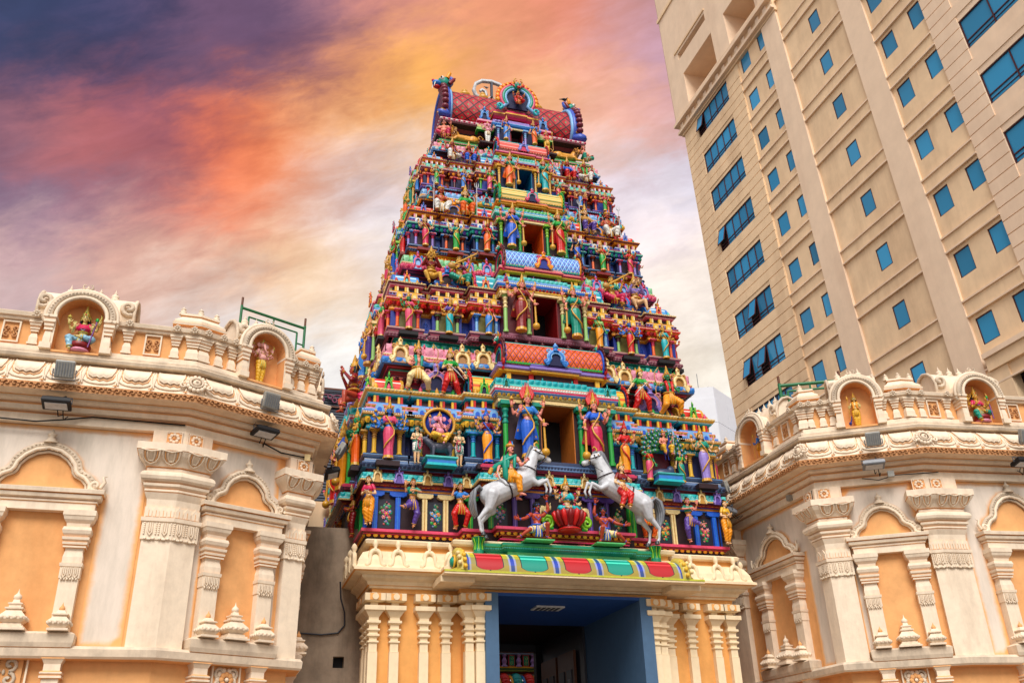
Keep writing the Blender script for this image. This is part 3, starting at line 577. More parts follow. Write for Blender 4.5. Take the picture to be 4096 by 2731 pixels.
def base_storey():
    w_,f_=3.86,-.66
    P=[(-w_,f_),(-1.58,f_),(-1.58,-1.12),(1.58,-1.12),(1.58,f_),(w_,f_),(w_,YC-1.2),(w_+.25,YC-1.2),(w_+.25,YC+1.2),(w_,YC+1.2),(w_,2*YC-f_),(-w_,2*YC-f_),(-w_,YC+1.2),(-w_-.25,YC+1.2),(-w_-.25,YC-1.2),(-w_,YC-1.2)]
    b=MB(); b.sweep(P,[(0,6.0,'dark'),(0,7.18,'dark')]); o=b.build('storey',tower)
    B=[(-w_,f_),(-1.95,f_),(-1.95,-1.0),(-1.35,-1.0),(-1.35,-1.32),(1.35,-1.32),(1.35,-1.0),(1.95,-1.0),(1.95,f_),(w_,f_)]+P[6:]
    b=MB(); b.sweep(B,enrich([(-.1,6.02,'dark'),(-.1,6.13,'maroon'),(.02,6.135,'rose'),(.02,6.16,'rose'),(-.04,6.17,'dred'),(-.04,6.2,'dred'),(.0,6.25,'maroon'),(.1,6.30,'dred'),(.11,6.315,'rose'),(.13,6.32,'pink2'),(.13,6.375,'pink2'),(.05,6.385,'rose'),(-.02,6.39,'rose')]),top='pink2'); b.build('base_course',o)
    b=MB(); b.petals(B,.045,6.26,.13,.07,.045,'amber',maxy=YC,m2='yellow',f=.7); b.build('petal_row',o,'stuff')
    b=MB()
    for x in (-3.6,-2.95,-2.35,-1.75,-1.0,-.35,.35,1.0,1.75,2.35,2.95,3.6):
        y=f_ if abs(x)>1.9 else (-1.0 if abs(x)>1.35 else -1.32); b.box(x-.07,x+.07,y-.01+.1-.05,y+.2,6.03,6.13,'rose'); b.box(x+.045,x+.06,y+.1-.075,y+.2,6.03,6.13,'yellow')
    b.build('base_block',o,'stuff')
    # entablature, turquoise roll, pink ledge
    b=MB(); b.sweep(P,enrich([(0,7.14,'sky'),(.03,7.145,'sky'),(.03,7.165,'blue'),(.045,7.17,'amber'),(.045,7.215,'amber'),(.03,7.22,'blue'),(.05,7.235,'dred'),(.1,7.27,'dred'),(.12,7.29,'maroon'),(.17,7.31,'cream'),(.2,7.315,'cream'),(.2,7.345,'turq'),(.19,7.36,'turq'),(.16,7.44,'aqua'),(.08,7.52,'turq'),(.05,7.53,'maroon'),(.05,7.56,'dred'),(.09,7.58,'rose'),(.09,7.60,'rose'),(.13,7.62,'pink2'),(.14,7.665,'pink2'),(.1,7.68,'rose'),(.1,7.70,'rose')]),top='rose',bot=None); b.build('entablature',o)
    b=MB(); b.petals(P,.06,7.262,.1,.055,.045,'dred',maxy=YC+1,m2='red'); b.petals(P,.2,7.33,.05,.018,.012,'yellow',maxy=YC+1); b.petals(P,.175,7.42,.1,.12,.018,'turq',maxy=YC+1,m2='aqua',f=.8); b.petals(P,.07,7.59,.07,.03,.03,'maroon',maxy=YC+1); b.build('petal_row',o,'stuff')
    for k,x in enumerate((-3.73,-3.3,-2.72,-2.29,-1.91,1.95,2.4,2.81,3.42,3.80)): gav(o,x,f_-.215,7.28,.25,.35,('cream','ochre','ochre') if k%2==0 else ('lilac','purple','purple'),0,-.1)
    for k,x in enumerate((-1.3,-.28,.49,1.25)): gav(o,x,-1.12-.215,7.28,.25,.35,('cream','ochre','ochre'),0,-.1)
    for s_ in(-1,1):
        for k,y in enumerate((-.3,.3,1.0,1.9,2.9,3.7)): gav(o,s_*(w_+.215+(.25 if abs(y-YC)<1.2 else 0)),y,7.30,.17,.28,('cream','ochre','dark') if k%2 else ('lilac','purple','dark'),s_*PI/2)
    # strips, brackets and painted panels on the wall
    def strip(x0,x1,y,m,m2,z0=6.39,z1=7.06):
        b=MB(); b.box(x0,x1,y-.07,y+.01,z0,z1,m); b.box(x0+(x1-x0)*.42,x0+(x1-x0)*.58,y-.078,y-.069,z0,z1,m2)
        xm=(x0+x1)/2; e=(x1-x0)/2; b.ext([(xm-e-.12,7.14),(xm-e-.12,7.08),(xm-e-.06,7.045),(xm+e+.06,7.045),(xm+e+.12,7.08),(xm+e+.12,7.14)],y-.085,y+.01,m); b.build('wall_strip',o)
    for s_ in(-1,1):
        for x,m,m2 in((3.73,'blue','sky'),(3.03+.25,'blue','sky'),(2.74,'cream','ochre'),(2.31,'cream','ochre'),(1.80,'green','lime')): strip(s_*x-.05,s_*x+.05,f_,m,m2)
        for x,m,m2 in((1.5,'green','lime'),(1.0,'purple','lilac'),(.62,'purple','lilac')): strip(s_*x-.045,s_*x+.045,-1.12,m,m2)
    for x,c,sd in((-3.5,('pink','rose','sky','lpink'),1),(-2.52,('sky','lblue','amber','pink'),2),(-1.3,('lilac','lblue','pink'),3),(1.25,('cream','amber','white'),4),(2.54,('amber','violet','rose','yellow'),5),(3.5,('pink','rose','lpink'),6)):
        y=f_ if abs(x)>1.6 else -1.12; b=MB(); b.box(x-.155,x+.155,y-.012,y+.004,6.42,7.0,'navy2'); b.build('painted_panel',o); flowers(o,x,y-.012,6.45,6.97,c,sd,.27)
    for s_ in(-1,1):
        Mx=frame('R' if s_>0 else 'L',w_,f_)
        for u_ in(-2.5,-1.9,-1.35,1.35,1.9,2.5):
            b=MB(Mx); b.box(u_-.06,u_+.06,-.07,.01,6.39,7.14,'green' if abs(u_)<2 else 'blue'); b.build('wall_strip',o)
    # jade ledge carrying the horses
    G=[(-2.0,-1.2),(-1.75,-1.2),(-1.75,-1.45),(-1.35,-1.45),(-1.35,-1.58),(1.35,-1.58),(1.35,-1.45),(1.75,-1.45),(1.75,-1.2),(2.0,-1.2),(2.0,-.7),(-2.0,-.7)]
    b=MB(); b.sweep(G,[(-.08,5.72,'green2'),(-.08,5.86,'teal'),(0,5.90,'teal'),(.02,5.93,'green2'),(.06,5.95,'teal2'),(.06,6.0,'teal2'),(0,6.02,'green2'),(-.1,6.03,'green2')],top='green2'); b.build('jade_ledge',o)
    b=MB(); b.petals(G,.02,5.915,.045,.03,.025,'aqua'); b.build('petal_row',o,'stuff')
    for s_ in(-1,1):
        b=MB(); b.lathe([(.1,5.78),(.1,5.84),(.075,5.9),(.07,5.98),(.11,6.07),(.13,6.09),(.13,6.10)],(s_*1.85,-1.5,0),'teal2',12,smooth=False)
        for k in range(8): 
            a=PI*k/7+PI; b.tube([(s_*1.85+.09*cos(a),-1.5+.09*sin(a),5.86),(s_*1.85+.08*cos(a),-1.5+.08*sin(a),5.98),(s_*1.85+.125*cos(a),-1.5+.125*sin(a),6.08)],.014,'lime' if k%2 else 'green',4)
        b.box(s_*1.85-.13,s_*1.85+.13,-1.6,-1.2,5.72,5.78,'teal2'); b.build('hoof_pedestal',o)
    return o
PAL.update(ochre2=(206,186,84),pink2=(222,70,106),teal2=(10,140,100),navy2=(22,26,44),gcream=(244,214,156),gor=(240,168,86),gpale=(246,228,190),bluegrey=(96,134,172),dblue2=(22,60,124),yelmoss=(196,196,60))
STO[0]=base_storey()
# ---------------------------------------------------------------- top storey and barrel roof
def roof_storey():
    z=17.52; w_,f_=1.85,1.2
    b=MB(); b.sweep(rect(-w_,w_,f_,2*YC-f_),[(.3,z-.06,'green2'),(.32,z,'turq'),(.2,z+.02,'lime2'),(.2,z+.05,'dgreen'),(.02,z+.08,'navy'),(0,z+.12,'dark'),(0,z+.38,'dred'),(.03,z+.385,'red'),(.06,z+.45,'teal'),(.02,z+.47,'dark'),(.02,z+.55,'plum'),(.1,z+.62,'dark'),(.24,z+.68,'maroon'),(.26,z+.73,'lpink'),(.28,z+.80,'rose'),(.25,z+.82,'lpink'),(.2,z+.86,'rose')],top='rose',bot='dark'); o=b.build('storey',tower)
    K=rect(-w_,w_,f_,2*YC-f_)
    b=MB(); b.petals(K,.28,z+.765,.07,.045,.015,'white',maxy=3,m2='rose'); b.petals(K,.03,z+.42,.12,.07,.03,'red',maxy=3); b.petals(K,.26,z+.0,.08,.04,.02,'aqua',maxy=3); b.build('petal_row',o,'stuff')
    # barrel roof: horseshoe section
    b=MB(); sec=[]; n=26
    for i in range(n+1):
        a=R(-38+256*i/n); sec.append((YC-.86*cos(a)*(1 if sin(a)>0 else .98),18.93+(1.02 if sin(a)>0 else .62)*sin(a)*1.0+.0))
    vs=[];uv=[]
    for x in(-1.78,1.78):
        for i,(y,zz) in enumerate(sec): vs.append((x,y,zz)); uv.append((11*(x+1.78)/3.56,11*i/n))
    m=n+1; b.add(vs,[(i,i+1,m+i+1,m+i) for i in range(n)],SC['roof'],True); b.uv=uv; b.build('barrel_roof',o)
    b=MB(); b.box(-1.8,1.8,YC-.1,YC+.1,19.9,19.99,'maroon'); 
    for k in range(27):
        x=-1.72+3.44*k/26; b.lathe([(.04,0),(.05,.03),(.03,.06),(.001,.12)],(x,YC-.09,19.97),'lime2' if k%2 else 'aqua',5)
    b.build('roof_ridge',o)
    for s_ in(-1,1):
        b=MB(); ring=[(s_*1.88,YC-.90*cos(R(-40+260*i/20)),18.95+(1.06 if sin(R(-40+260*i/20))>0 else .64)*sin(R(-40+260*i/20))) for i in range(21)]
        b.tube(ring,.09,'periw',8); 
        b.tube([(s_*1.80,p[1],p[2]) for p in ring],.06,'lblue',5); b.build('end_band',o)
        b=MB(); b.ext([(p[1],p[2]) for p in ring],0,0,'plum'); b=MB(Matrix.Translation((s_*1.9,0,0))@Matrix.Rotation(PI/2,4,'Z')); b.ext([(p[1],p[2]) for p in ring],-.02,.02,'plum'); b.build('end_wall',o)
        b=MB()
        for k in range(9):
            a=R(-30+78*k/8); yy=YC-1.03*cos(a); zz=18.95+1.12*sin(a); b.sph((s_*1.99,yy+.03,zz),(.11,.11,.085),'plum2',8,5)
        b.build('flame_lobe',o)
        b=MB(); b.tube([(s_*1.9,1.15,18.6),(s_*1.98,1.0,18.52),(s_*2.1,.98,18.5),(s_*2.16,1.05,18.62)],[.12,.13,.12,.05],'periw',7); b.tube([(s_*1.9,1.05,18.75),(s_*2.08,1.0,18.62),(s_*2.2,1.0,18.5)],[.05,.05,.02],'gold',5); b.build('end_scroll',o)
    # horned sea-dragon head, left end (faces left) and right end seen from behind
    for s_,sc2 in((-1,.9),(1,.70)):
        b=MB(Matrix.Translation((s_*1.97,1.5 if s_>0 else 1.25,19.92 if s_>0 else 19.70))@Matrix.Rotation(s_*PI/2-s_*.25,4,'Z')@Matrix.Scale(sc2,4))
        b.sph((0,.0,.12),(.2,.22,.22),'teal',9,6); b.sph((0,-.24,.02),(.13,.17,.1),'sky',8,5); b.sph((0,-.24,-.12),(.1,.14,.05),'red',7,4); b.sph((0,-.38,.08),.05,'rose',6,4)
        for k in(1,-1):
            b.sph((.13*k,-.12,.18),.075,'white',7,5); b.sph((.16*k,-.16,.18),.04,'black',5,4); b.tube([(.08*k,-.34,-.03),(.07*k,-.38,-.2)],[.025,.006],'white',4)
            b.tube([(.14*k,.06,.26),(.22*k,.1,.4),(.18*k,.12,.52)],[.08,.06,.01],'amber',5); b.tube([(.2*k,.1,.0),(.26*k,.22,.16),(.2*k,.3,.3)],[.07,.06,.02],'dred',5)
        b.tube([(0,.12,.1),(0,.24,.26),(0,.3,.42),(0,.2,.5)],[.14,.11,.07,.03],'periw',6)
        b.tube([(0,-.05,-.12),(0,.05,-.4),(0,.1,-.7)],[.15,.14,.1],'plum2',6)
        b.build('dragon_head',o)
    # pot finials on the ridge
    for x in(-1.18,-.62,-.14,.55,1.07):
        b=MB(); b.lathe([(.12,0),(.13,.03),(.07,.06),(.15,.14),(.17,.2),(.12,.27),(.06,.29),(.09,.31),(.085,.36),(.05,.38),(.04,.41),(.001,.43)],(x,YC,19.97),'gold',12); b.build('pot_finial',o)
    # doorway bay
    cy=.80; b=MB(); b.sweep([(-.6,cy),(-.18,cy),(-.18,1.3),(.18,1.3),(.18,cy),(.6,cy),(.6,1.5),(-.6,1.5)],[(0,z,'navy'),(0,18.14,'navy')]); b.build('doorway_wall',o)
    b=MB(); b.box(.16,.185,cy+.01,1.29,z,18.14,'dred'); b.box(-.185,-.16,cy+.01,1.29,z,18.14,'red'); b.box(-.16,.16,1.25,1.295,z,18.14,'dark'); b.build('doorway_lining',o)
    b=MB(); b.sweep([(-.64,cy),(-.3,cy),(-.3,cy-.05),(.3,cy-.05),(.3,cy),(.64,cy),(.64,1.6),(-.64,1.6)],[(-.02,18.14,'cream'),(.02,18.145,'cream'),(.02,18.19,'sky'),(.06,18.22,'sky'),(.08,18.27,'lblue'),(.08,18.29,'amber'),(.05,18.3,'lilac'),(.05,18.40,'lilac'),(-.0,18.42,'lblue'),(-.04,18.47,'rose'),(-.12,18.48,'dark'),(-.12,18.53,'dred'),(-.05,18.54,'rose'),(.0,18.60,'dred'),(.02,18.68,'yellow'),(.02,18.72,'rose'),(-.02,18.78,'rose'),(-.04,18.84,'rose')],top='rose',bot='dark'); b.build('doorway_entablature',o)
    b=MB(); b.petals([(-.64,cy),(.64,cy)],.07,18.24,.06,.05,.02,'sky',closed=False); b.petals([(-.64,cy),(.64,cy)],.07,18.36,.1,.06,.02,'lilac',closed=False); b.build('petal_row',o,'stuff')
    for x in(-.54,-.24,.24,.54): colonette(o,x,cy-.04,z+.02,.045,.62,('lilac','lblue'))
    b=MB(); b.box(-.66,.66,cy-.12,1.3,z-.1,z,'dark'); b.build('door_sill',o)
    # great horseshoe gable with throne arch
    G=MB(Matrix.Translation((.04,.72,18.82)))
    a=arc(0,.42,.36,-35,215,17); G.tube([(.62,0,.03),(.5,0,.0),(.4,0,.1)]+[(x,0,q) for x,q in a]+[(-.4,0,.1),(-.5,0,.0),(-.62,0,.03)],.055,'lblue',6)
    G.tube([(x*1.17,-.01,(q-.42)*1.17+.42) for x,q in a],.06,'teal',6); G.tube([(x*1.36,0,(q-.42)*1.36+.42) for x,q in a],.05,'pink',6)
    G.ext(arc(0,.42,.36,0,180,12)+[(-.3,.08),(.3,.08)],.02,.08,'navy')
    for x,q in arc(0,.42,.57,-8,188,15): G.sph((x,.02,q),(.07,.04,.085),'amber',6,4)
    for x,q in arc(0,.42,.645,0,180,14): G.tube([(x*.9,.02,.42+(q-.42)*.9),(x,.02,q)],[.05,.008],'orange',4)
    for k in(1,-1): G.tube(spiral(.55*k,.06,.11,.02,-90,-400,10,-.03,k),.04,'turq',5)
    G.build('great_gable',o)
    e=inst(MAK,'lion_mask',o,(.04,.66,19.5)); e.scale=(.46,.46,.52)
    for s_ in(-1,1):
        x=s_*.86; b=MB(); b.sweep(rect(x-.2,x+.2,.95,1.3),[(-.02,18.08,'green'),(.05,18.1,'lime2'),(.05,18.16,'green'),(.02,18.2,'cream'),(.04,18.27,'amber'),(-.04,18.3,'rose'),(-.05,18.42,'rose'),(.02,18.44,'lpink'),(.02,18.5,'lpink')],top='rose'); b.build('canopy',o); gav(o,x,.98,18.5,.34,.5,('sky','lblue','navy'))
        b=MB(); b.box(x-.24,x+.24,.62,1.3,z-.08,z-.03,'dark'); b.build('statue_ledge',o)
    return o
PAL.update(periw=(54,86,186),plum2=(120,36,56))
STO[5]=roof_storey()
# ---------------------------------------------------------------- cream gate storey with the blue doorway
CRM=paint('cream_gate_plaster',(240,218,180),.75,.12,.3,5,(150,110,70),.35,.2)
CRO=paint('orange_gate_plaster',(232,168,96),.8,.14,.3,4,(190,120,60),.4,.15)
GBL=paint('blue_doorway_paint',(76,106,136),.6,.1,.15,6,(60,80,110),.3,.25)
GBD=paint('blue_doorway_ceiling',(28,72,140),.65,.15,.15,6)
gw=3.72
P=[(-gw,-.92),(-2.05,-.92),(-2.05,-1.18),(-1.72,-1.18),(-1.72,-.9),(-1.705,-.9),(-1.705,3.2),(1.705,3.2),(1.705,-.9),(1.72,-.9),(1.72,-1.18),(2.05,-1.18),(2.05,-.92),(gw,-.92),(gw,4.85),(-gw,4.85)]
gate=MB(); gate.box(-gw,-2.05,-.92,4.85,0,5.2,CRO); gate.box(2.05,gw,-.92,4.85,0,5.2,CRO); gate.box(-2.05,-1.70,-1.18,4.84,0,5.2,CRO); gate.box(1.70,2.05,-1.18,4.84,0,5.2,CRO); gate.box(-1.7,1.7,-1.1,4.84,5.115,5.2,CRO); gate=gate.build('gate_wall',tower)
KP=[(-gw,-.92),(-2.1,-.92),(-2.1,-1.18),(2.1,-1.18),(2.1,-.92),(gw,-.92),(gw,4.85),(-gw,4.85)]
b=MB(); pr=[(.0,5.115),(.04,5.118),(.05,5.19),(.10,5.195),(.11,5.235),(.14,5.24),(.17,5.30),(.25,5.34),(.27,5.36),(.27,5.40),(.42,5.43),(.45,5.45),(.45,5.50),(.40,5.52),(.38,5.56),(.36,5.66),(.28,5.80),(.14,5.87),(.12,5.9),(.12,5.97),(.22,5.99),(.24,6.05),(.2,6.08),(.0,6.08)]
b.sweep(KP,[(a,z,CRO if i in(1,4,10,17,18) else CRM) for i,(a,z) in enumerate(pr)],top=CRM,bot=CRM); b.build('gate_cornice',gate)
GO=MB(); a=arc(0,.36,.22,-20,200,9); GO.tube([(.42,0,.08),(.34,0,.03),(.25,0,.1)]+[(x,0,z) for x,z in a]+[(-.25,0,.1),(-.34,0,.03),(-.42,0,.08)],.09,CRM,6); GO.lathe([(.1,.6),(.06,.68),(.1,.74),(.12,.82),(.08,.92),(.001,1.)],(0,0,0),CRM,8); GO=GO.mesh('plain_horseshoe')
for x in(-3.77,-3.34,-2.74,-2.32,2.34,2.77,3.36,3.77): o=inst(GO,'horseshoe_ornament',gate,(x,-1.29,5.52),0,(.46,.5,.56),rx=-.2)
for s_ in(-1,1):
    for k in range(9): inst(GO,'horseshoe_ornament',gate,(s_*(gw+.4),-.9+k*.52,5.54),s_*PI/2,(.42,.5,.50))
def pil_mesh():
    b=MB(); z=[(.085,0),(.085,4.05),(.088,4.06),(.075,4.065),(.075,4.20),(.10,4.22),(.10,4.245),(.07,4.255),(.07,4.3),(.11,4.33),(.11,4.36),(.08,4.375),(.08,4.40),(.115,4.43),(.115,4.455),(.08,4.465),(.08,4.53),(.125,4.56),(.125,4.6),(.09,4.61),(.09,4.66),(.16,4.76),(.19,4.78),(.19,4.86),(.07,4.865),(.07,4.93),(.14,4.935),(.19,4.95),(.19,5.08),(.05,5.085),(.05,5.12)]
    b.lathe(z,(0,0,0),CRM,sq=True); b.lathe([(.05,0),(.05,.012),(.04,.015)],(0,-.19,5.015),CRM,10,rot=Matrix.Rotation(PI/2,3,'X')); 
    b.box(-.10,.10,-.196,-.1,4.955,5.075,CRO); b.lathe([(.06,0),(.06,.018)],(0,-.193,5.015),CRM,10,rot=Matrix.Rotation(PI/2,3,'X'))
    return b.mesh('pilaster')
PIL=pil_mesh()
for x,y in((-3.72,-.95),(-3.33,-.95),(-2.78,-.95),(-2.36,-.95),(-1.97,-1.18),(-1.78,-1.24),(1.78,-1.24),(1.97,-1.18),(2.24,-.95),(2.72,-.95),(3.28,-.95),(3.64,-.95)): inst(PIL,'pilaster',gate,(x,y,0))
for s_ in(-1,1):
    for y in(-.6,-.2,.6,1.0,1.9,2.3,3.1,3.5,4.4): inst(PIL,'pilaster',gate,(s_*gw,y,0),s_*PI/2)
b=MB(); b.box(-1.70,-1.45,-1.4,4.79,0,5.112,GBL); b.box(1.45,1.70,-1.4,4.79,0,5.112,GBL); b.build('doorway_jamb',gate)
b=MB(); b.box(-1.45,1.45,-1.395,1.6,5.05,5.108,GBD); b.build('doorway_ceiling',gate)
b=MB(); b.box(-.42,.18,-.60,-.2,5.02,5.049,'white'); 
for k in range(5): b.box(-.36+k*.1,-.30+k*.1,-.55,-.25,5.012,5.019,'dgrey')
b.build('ceiling_vent',gate)
b=MB(); b.box(-1.45,1.45,1.602,4.8,5.085,5.11,'black'); b.box(1.40,1.45,1.602,4.8,0,5.08,'dgrey'); b.box(-1.45,-1.40,1.602,4.8,0,5.08,'black'); b.box(1.26,1.40,4.5,4.7,0,5.08,'black'); b.box(-1.40,1.26,4.5,4.7,4.90,5.08,'dgrey'); b.build('shade_toned_inner_wall',gate)  # blackened passage lining: the unlit interior's shade is put into its colour
for y in(2.0,3.2):
    b=MB(); b.box(1.30,1.36,y,y+1.05,0,4.6,'brown'); b.box(1.27,1.30,y+.12,y+.42,.4,4.2,'dgrey'); b.box(1.27,1.30,y+.60,y+.92,.4,4.2,'dgrey'); b.box(1.26,1.272,y+.2,y+.34,3.4,4.0,'grey'); b.build('door_leaf',gate)
# projecting canopy with painted roll
b=MB(); b.box(-2.62,2.62,-1.98,-.95,5.30,5.335,CRM); b.box(-2.62,2.62,-1.99,-1.93,5.335,5.37,'yelmoss'); b.box(-2.64,-2.0,-1.75,-.96,5.20,5.299,CRM); b.box(2.0,2.64,-1.75,-.96,5.20,5.299,CRM); b.build('canopy_slab',gate)
def canopy_mat():
    m,nt,bs=new_mat('painted_canopy_stripes'); n=nt.nodes; l=nt.links; uv=n.new('ShaderNodeUVMap'); uv.uv_map='UVMap'; s=n.new('ShaderNodeSeparateXYZ'); l.new(uv.outputs[0],s.inputs[0])
    def ramp(inp,st):
        r=n.new('ShaderNodeValToRGB'); r.color_ramp.interpolation='CONSTANT'; e=r.color_ramp.elements
        e[0].position=0; e[0].color=(*lin(st[0][1]),1); e[1].position=st[1][0]; e[1].color=(*lin(st[1][1]),1)
        for p,c in st[2:]: q=e.new(p); q.color=(*lin(c),1)
        l.new(inp,r.inputs[0]); return r.outputs[0]
    def mt(op,a,bb=None,c=None):
        q=n.new('ShaderNodeMath'); q.operation=op
        for i,x in enumerate((a,bb,c)):
            if x is None: continue
            if isinstance(x,(int,float)): q.inputs[i].default_value=x
            else: l.new(x,q.inputs[i])
        return q.outputs[0]
    U,Vv=s.outputs[0],s.outputs[1]
    # U runs 0..5 lobes; red and green lobes alternate
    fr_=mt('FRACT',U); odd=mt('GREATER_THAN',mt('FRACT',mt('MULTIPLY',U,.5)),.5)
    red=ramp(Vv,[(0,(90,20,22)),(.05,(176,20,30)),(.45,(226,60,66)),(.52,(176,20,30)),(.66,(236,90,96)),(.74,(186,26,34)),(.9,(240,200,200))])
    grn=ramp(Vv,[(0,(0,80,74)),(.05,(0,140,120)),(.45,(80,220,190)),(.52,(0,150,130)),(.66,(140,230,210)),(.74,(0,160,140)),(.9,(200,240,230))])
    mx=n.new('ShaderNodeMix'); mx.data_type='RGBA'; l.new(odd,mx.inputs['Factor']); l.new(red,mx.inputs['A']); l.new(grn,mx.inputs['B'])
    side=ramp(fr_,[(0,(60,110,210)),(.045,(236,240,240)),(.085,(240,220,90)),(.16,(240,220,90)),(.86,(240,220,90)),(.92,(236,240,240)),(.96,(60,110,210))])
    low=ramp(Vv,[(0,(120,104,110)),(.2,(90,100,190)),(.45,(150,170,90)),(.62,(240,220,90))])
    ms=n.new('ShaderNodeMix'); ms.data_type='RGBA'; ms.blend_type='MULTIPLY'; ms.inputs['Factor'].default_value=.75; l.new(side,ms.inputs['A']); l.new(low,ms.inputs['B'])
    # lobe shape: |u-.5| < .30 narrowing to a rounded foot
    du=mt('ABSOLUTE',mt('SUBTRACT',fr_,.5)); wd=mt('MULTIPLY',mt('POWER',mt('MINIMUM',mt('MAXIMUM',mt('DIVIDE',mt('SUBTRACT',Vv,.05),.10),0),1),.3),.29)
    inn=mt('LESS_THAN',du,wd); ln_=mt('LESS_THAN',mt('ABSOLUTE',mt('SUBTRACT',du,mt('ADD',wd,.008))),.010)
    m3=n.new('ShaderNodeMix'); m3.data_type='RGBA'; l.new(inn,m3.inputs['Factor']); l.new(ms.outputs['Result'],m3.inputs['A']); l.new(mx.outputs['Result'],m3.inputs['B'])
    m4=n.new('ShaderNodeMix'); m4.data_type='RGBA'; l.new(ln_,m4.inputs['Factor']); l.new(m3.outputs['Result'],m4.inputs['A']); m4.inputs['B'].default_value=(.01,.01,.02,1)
    l.new(m4.outputs['Result'],bs.inputs['Base Color']); bs.inputs['Roughness'].default_value=.45; return m
b=MB(); n=10; sec=[(-1.93+.43*(1-cos(R(90*i/n))),5.37+.42*sin(R(90*i/n))) for i in range(n+1)]; vs=[];uv=[]
for x in(-2.18,2.18):
    for i,(y,z) in enumerate(sec): vs.append((x,y,z)); uv.append((5*(x+2.18)/4.36,i/n))
vs+=[(-2.18,-.9,5.80),(2.18,-.9,5.80)]; uv+=[(0,.8),(5,.8)]
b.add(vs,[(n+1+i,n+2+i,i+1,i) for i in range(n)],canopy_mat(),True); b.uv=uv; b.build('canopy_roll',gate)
b=MB(); b.box(-2.2,2.2,-1.52,-.95,5.74,5.80,'green2'); b.build('canopy_top',gate)
for s_ in(-1,1):
    b=MB(); b.tube([(s_*2.27,y+.03,z-.0) for y,z in sec],.10,'ochre2',8); 
    for k in range(7):
        y,z=sec[1+k]; b.sph((s_*(2.24+.1*(k%2)),y-.1,z),.045,'cream' if k%2 else 'yellow',6,4)
    b.sph((s_*2.38,-1.66,5.58),(.08,.10,.10),'teal',8,6); b.tube([(s_*2.38,-1.66+.12*cos(R(a)),5.58+.12*sin(R(a))) for a in range(0,360,30)],.022,'yellow',5,True); b.tube([(s_*2.38,-1.9,5.39),(s_*2.45,-1.75,5.38),(s_*2.45,-1.4,5.4)],.04,'ochre2',6); b.build('canopy_scroll',gate)
# ================================================================ sculpted figures (height 1 from sole to crown of head, facing -y)
def cap(b,p0,p1,r0,r1,m='white',seg=9):
    """closed tapered capsule"""
    p0=Vector(p0);p1=Vector(p1); d=p1-p0; L_=d.length
    if L_<1e-6: b.sph(p0,r0,m,seg,6); return
    q=d.to_track_quat('Z','Y').to_matrix(); pr=[(1e-5,-r0),(r0*.6,-r0*.8),(r0*.9,-r0*.42),(r0,0)]+[(r0+(r1-r0)*.5,L_*.5)]+[(r1,L_),(r1*.9,L_+r1*.42),(r1*.6,L_+r1*.8),(1e-5,L_+r1)]
    b.lathe(pr,p0,m,seg,rot=q)
_tmp=bpy.data.scenes.new('tmp') if False else None
def blob(fill,voxel=.011,smooth=3,name='body'):
    """fill(b) adds closed shapes; they are fused into one continuous surface"""
    b=MB(); fill(b); me=b.mesh('t'); o=bpy.data.objects.new('t',me); COL.objects.link(o)
    r=o.modifiers.new('r','REMESH'); r.mode='VOXEL'; r.voxel_size=voxel; r.use_smooth_shade=True
    if smooth: s=o.modifiers.new('s','SMOOTH'); s.iterations=smooth; s.factor=.5
    dg=bpy.context.evaluated_depsgraph_get(); dg.update(); m=bpy.data.meshes.new_from_object(o.evaluated_get(dg)); m.name=name
    bpy.data.objects.remove(o); bpy.data.meshes.remove(me); m.materials.clear(); m.materials.append(M('skin')); return m
def join_mesh(m,b):
    """append MB geometry to mesh m"""
    import numpy as np
    n=len(m.vertices); co=np.empty(n*3); m.vertices.foreach_get('co',co); vs=[tuple(v) for v in co.reshape(-1,3)]; fs=[list(p.vertices) for p in m.polygons]; mi=[p.material_index for p in m.polygons]
    mats=list(m.materials); idx=[]
    for q in b.mats:
        if q not in mats: mats.append(q)
        idx.append(mats.index(q))
    vs+=[tuple(v) for v in b.v]; fs+=[[n+i for i in f] for f in b.f]; mi+=[idx[i] for i in b.mi]
    o=bpy.data.meshes.new(m.name); o.from_pydata(vs,[],fs); 
    for q in mats: o.materials.append(q)
    o.polygons.foreach_set('material_index',mi); o.polygons.foreach_set('use_smooth',[True]*len(fs)); o.update(); bpy.data.meshes.remove(m); return o
def hand(b,w_,d,m='skin',s=1.,curl=.35,up=None,side=1):
    """palm and five unequal bent fingers from the wrist w_ along d"""
    w_=Vector(w_); d=Vector(d).normalized(); a=Vector(up or (0,-1,0)); a=(a-d*a.dot(d)); a=a.normalized() if a.length>.05 else Vector((0,0,1)).cross(d).normalized(); t=d.cross(a)*side
    cap(b,w_,w_+d*.035*s,.016*s,.02*s,m,6); base=w_+d*.045*s
    for k,(o,l) in enumerate(((-.019,.036),(-.006,.043),(.007,.040),(.019,.030))):
        p=base+t*o*s; q=p+(d*(1-curl*.3)+a*curl*.4)*l*.55*s; e=q+(d*(1-curl)+a*curl)*l*.5*s; b.tube([p,q,e],[.0085*s,.0078*s,.006*s],m,5)
    p=w_+d*.015*s-t*.018*s; b.tube([p,p+(d*.5-t*.8)*.024*s,p+(d*.85-t*.75+a*.2)*.042*s],[.010*s,.009*s,.006*s],m,5)
FIG={}
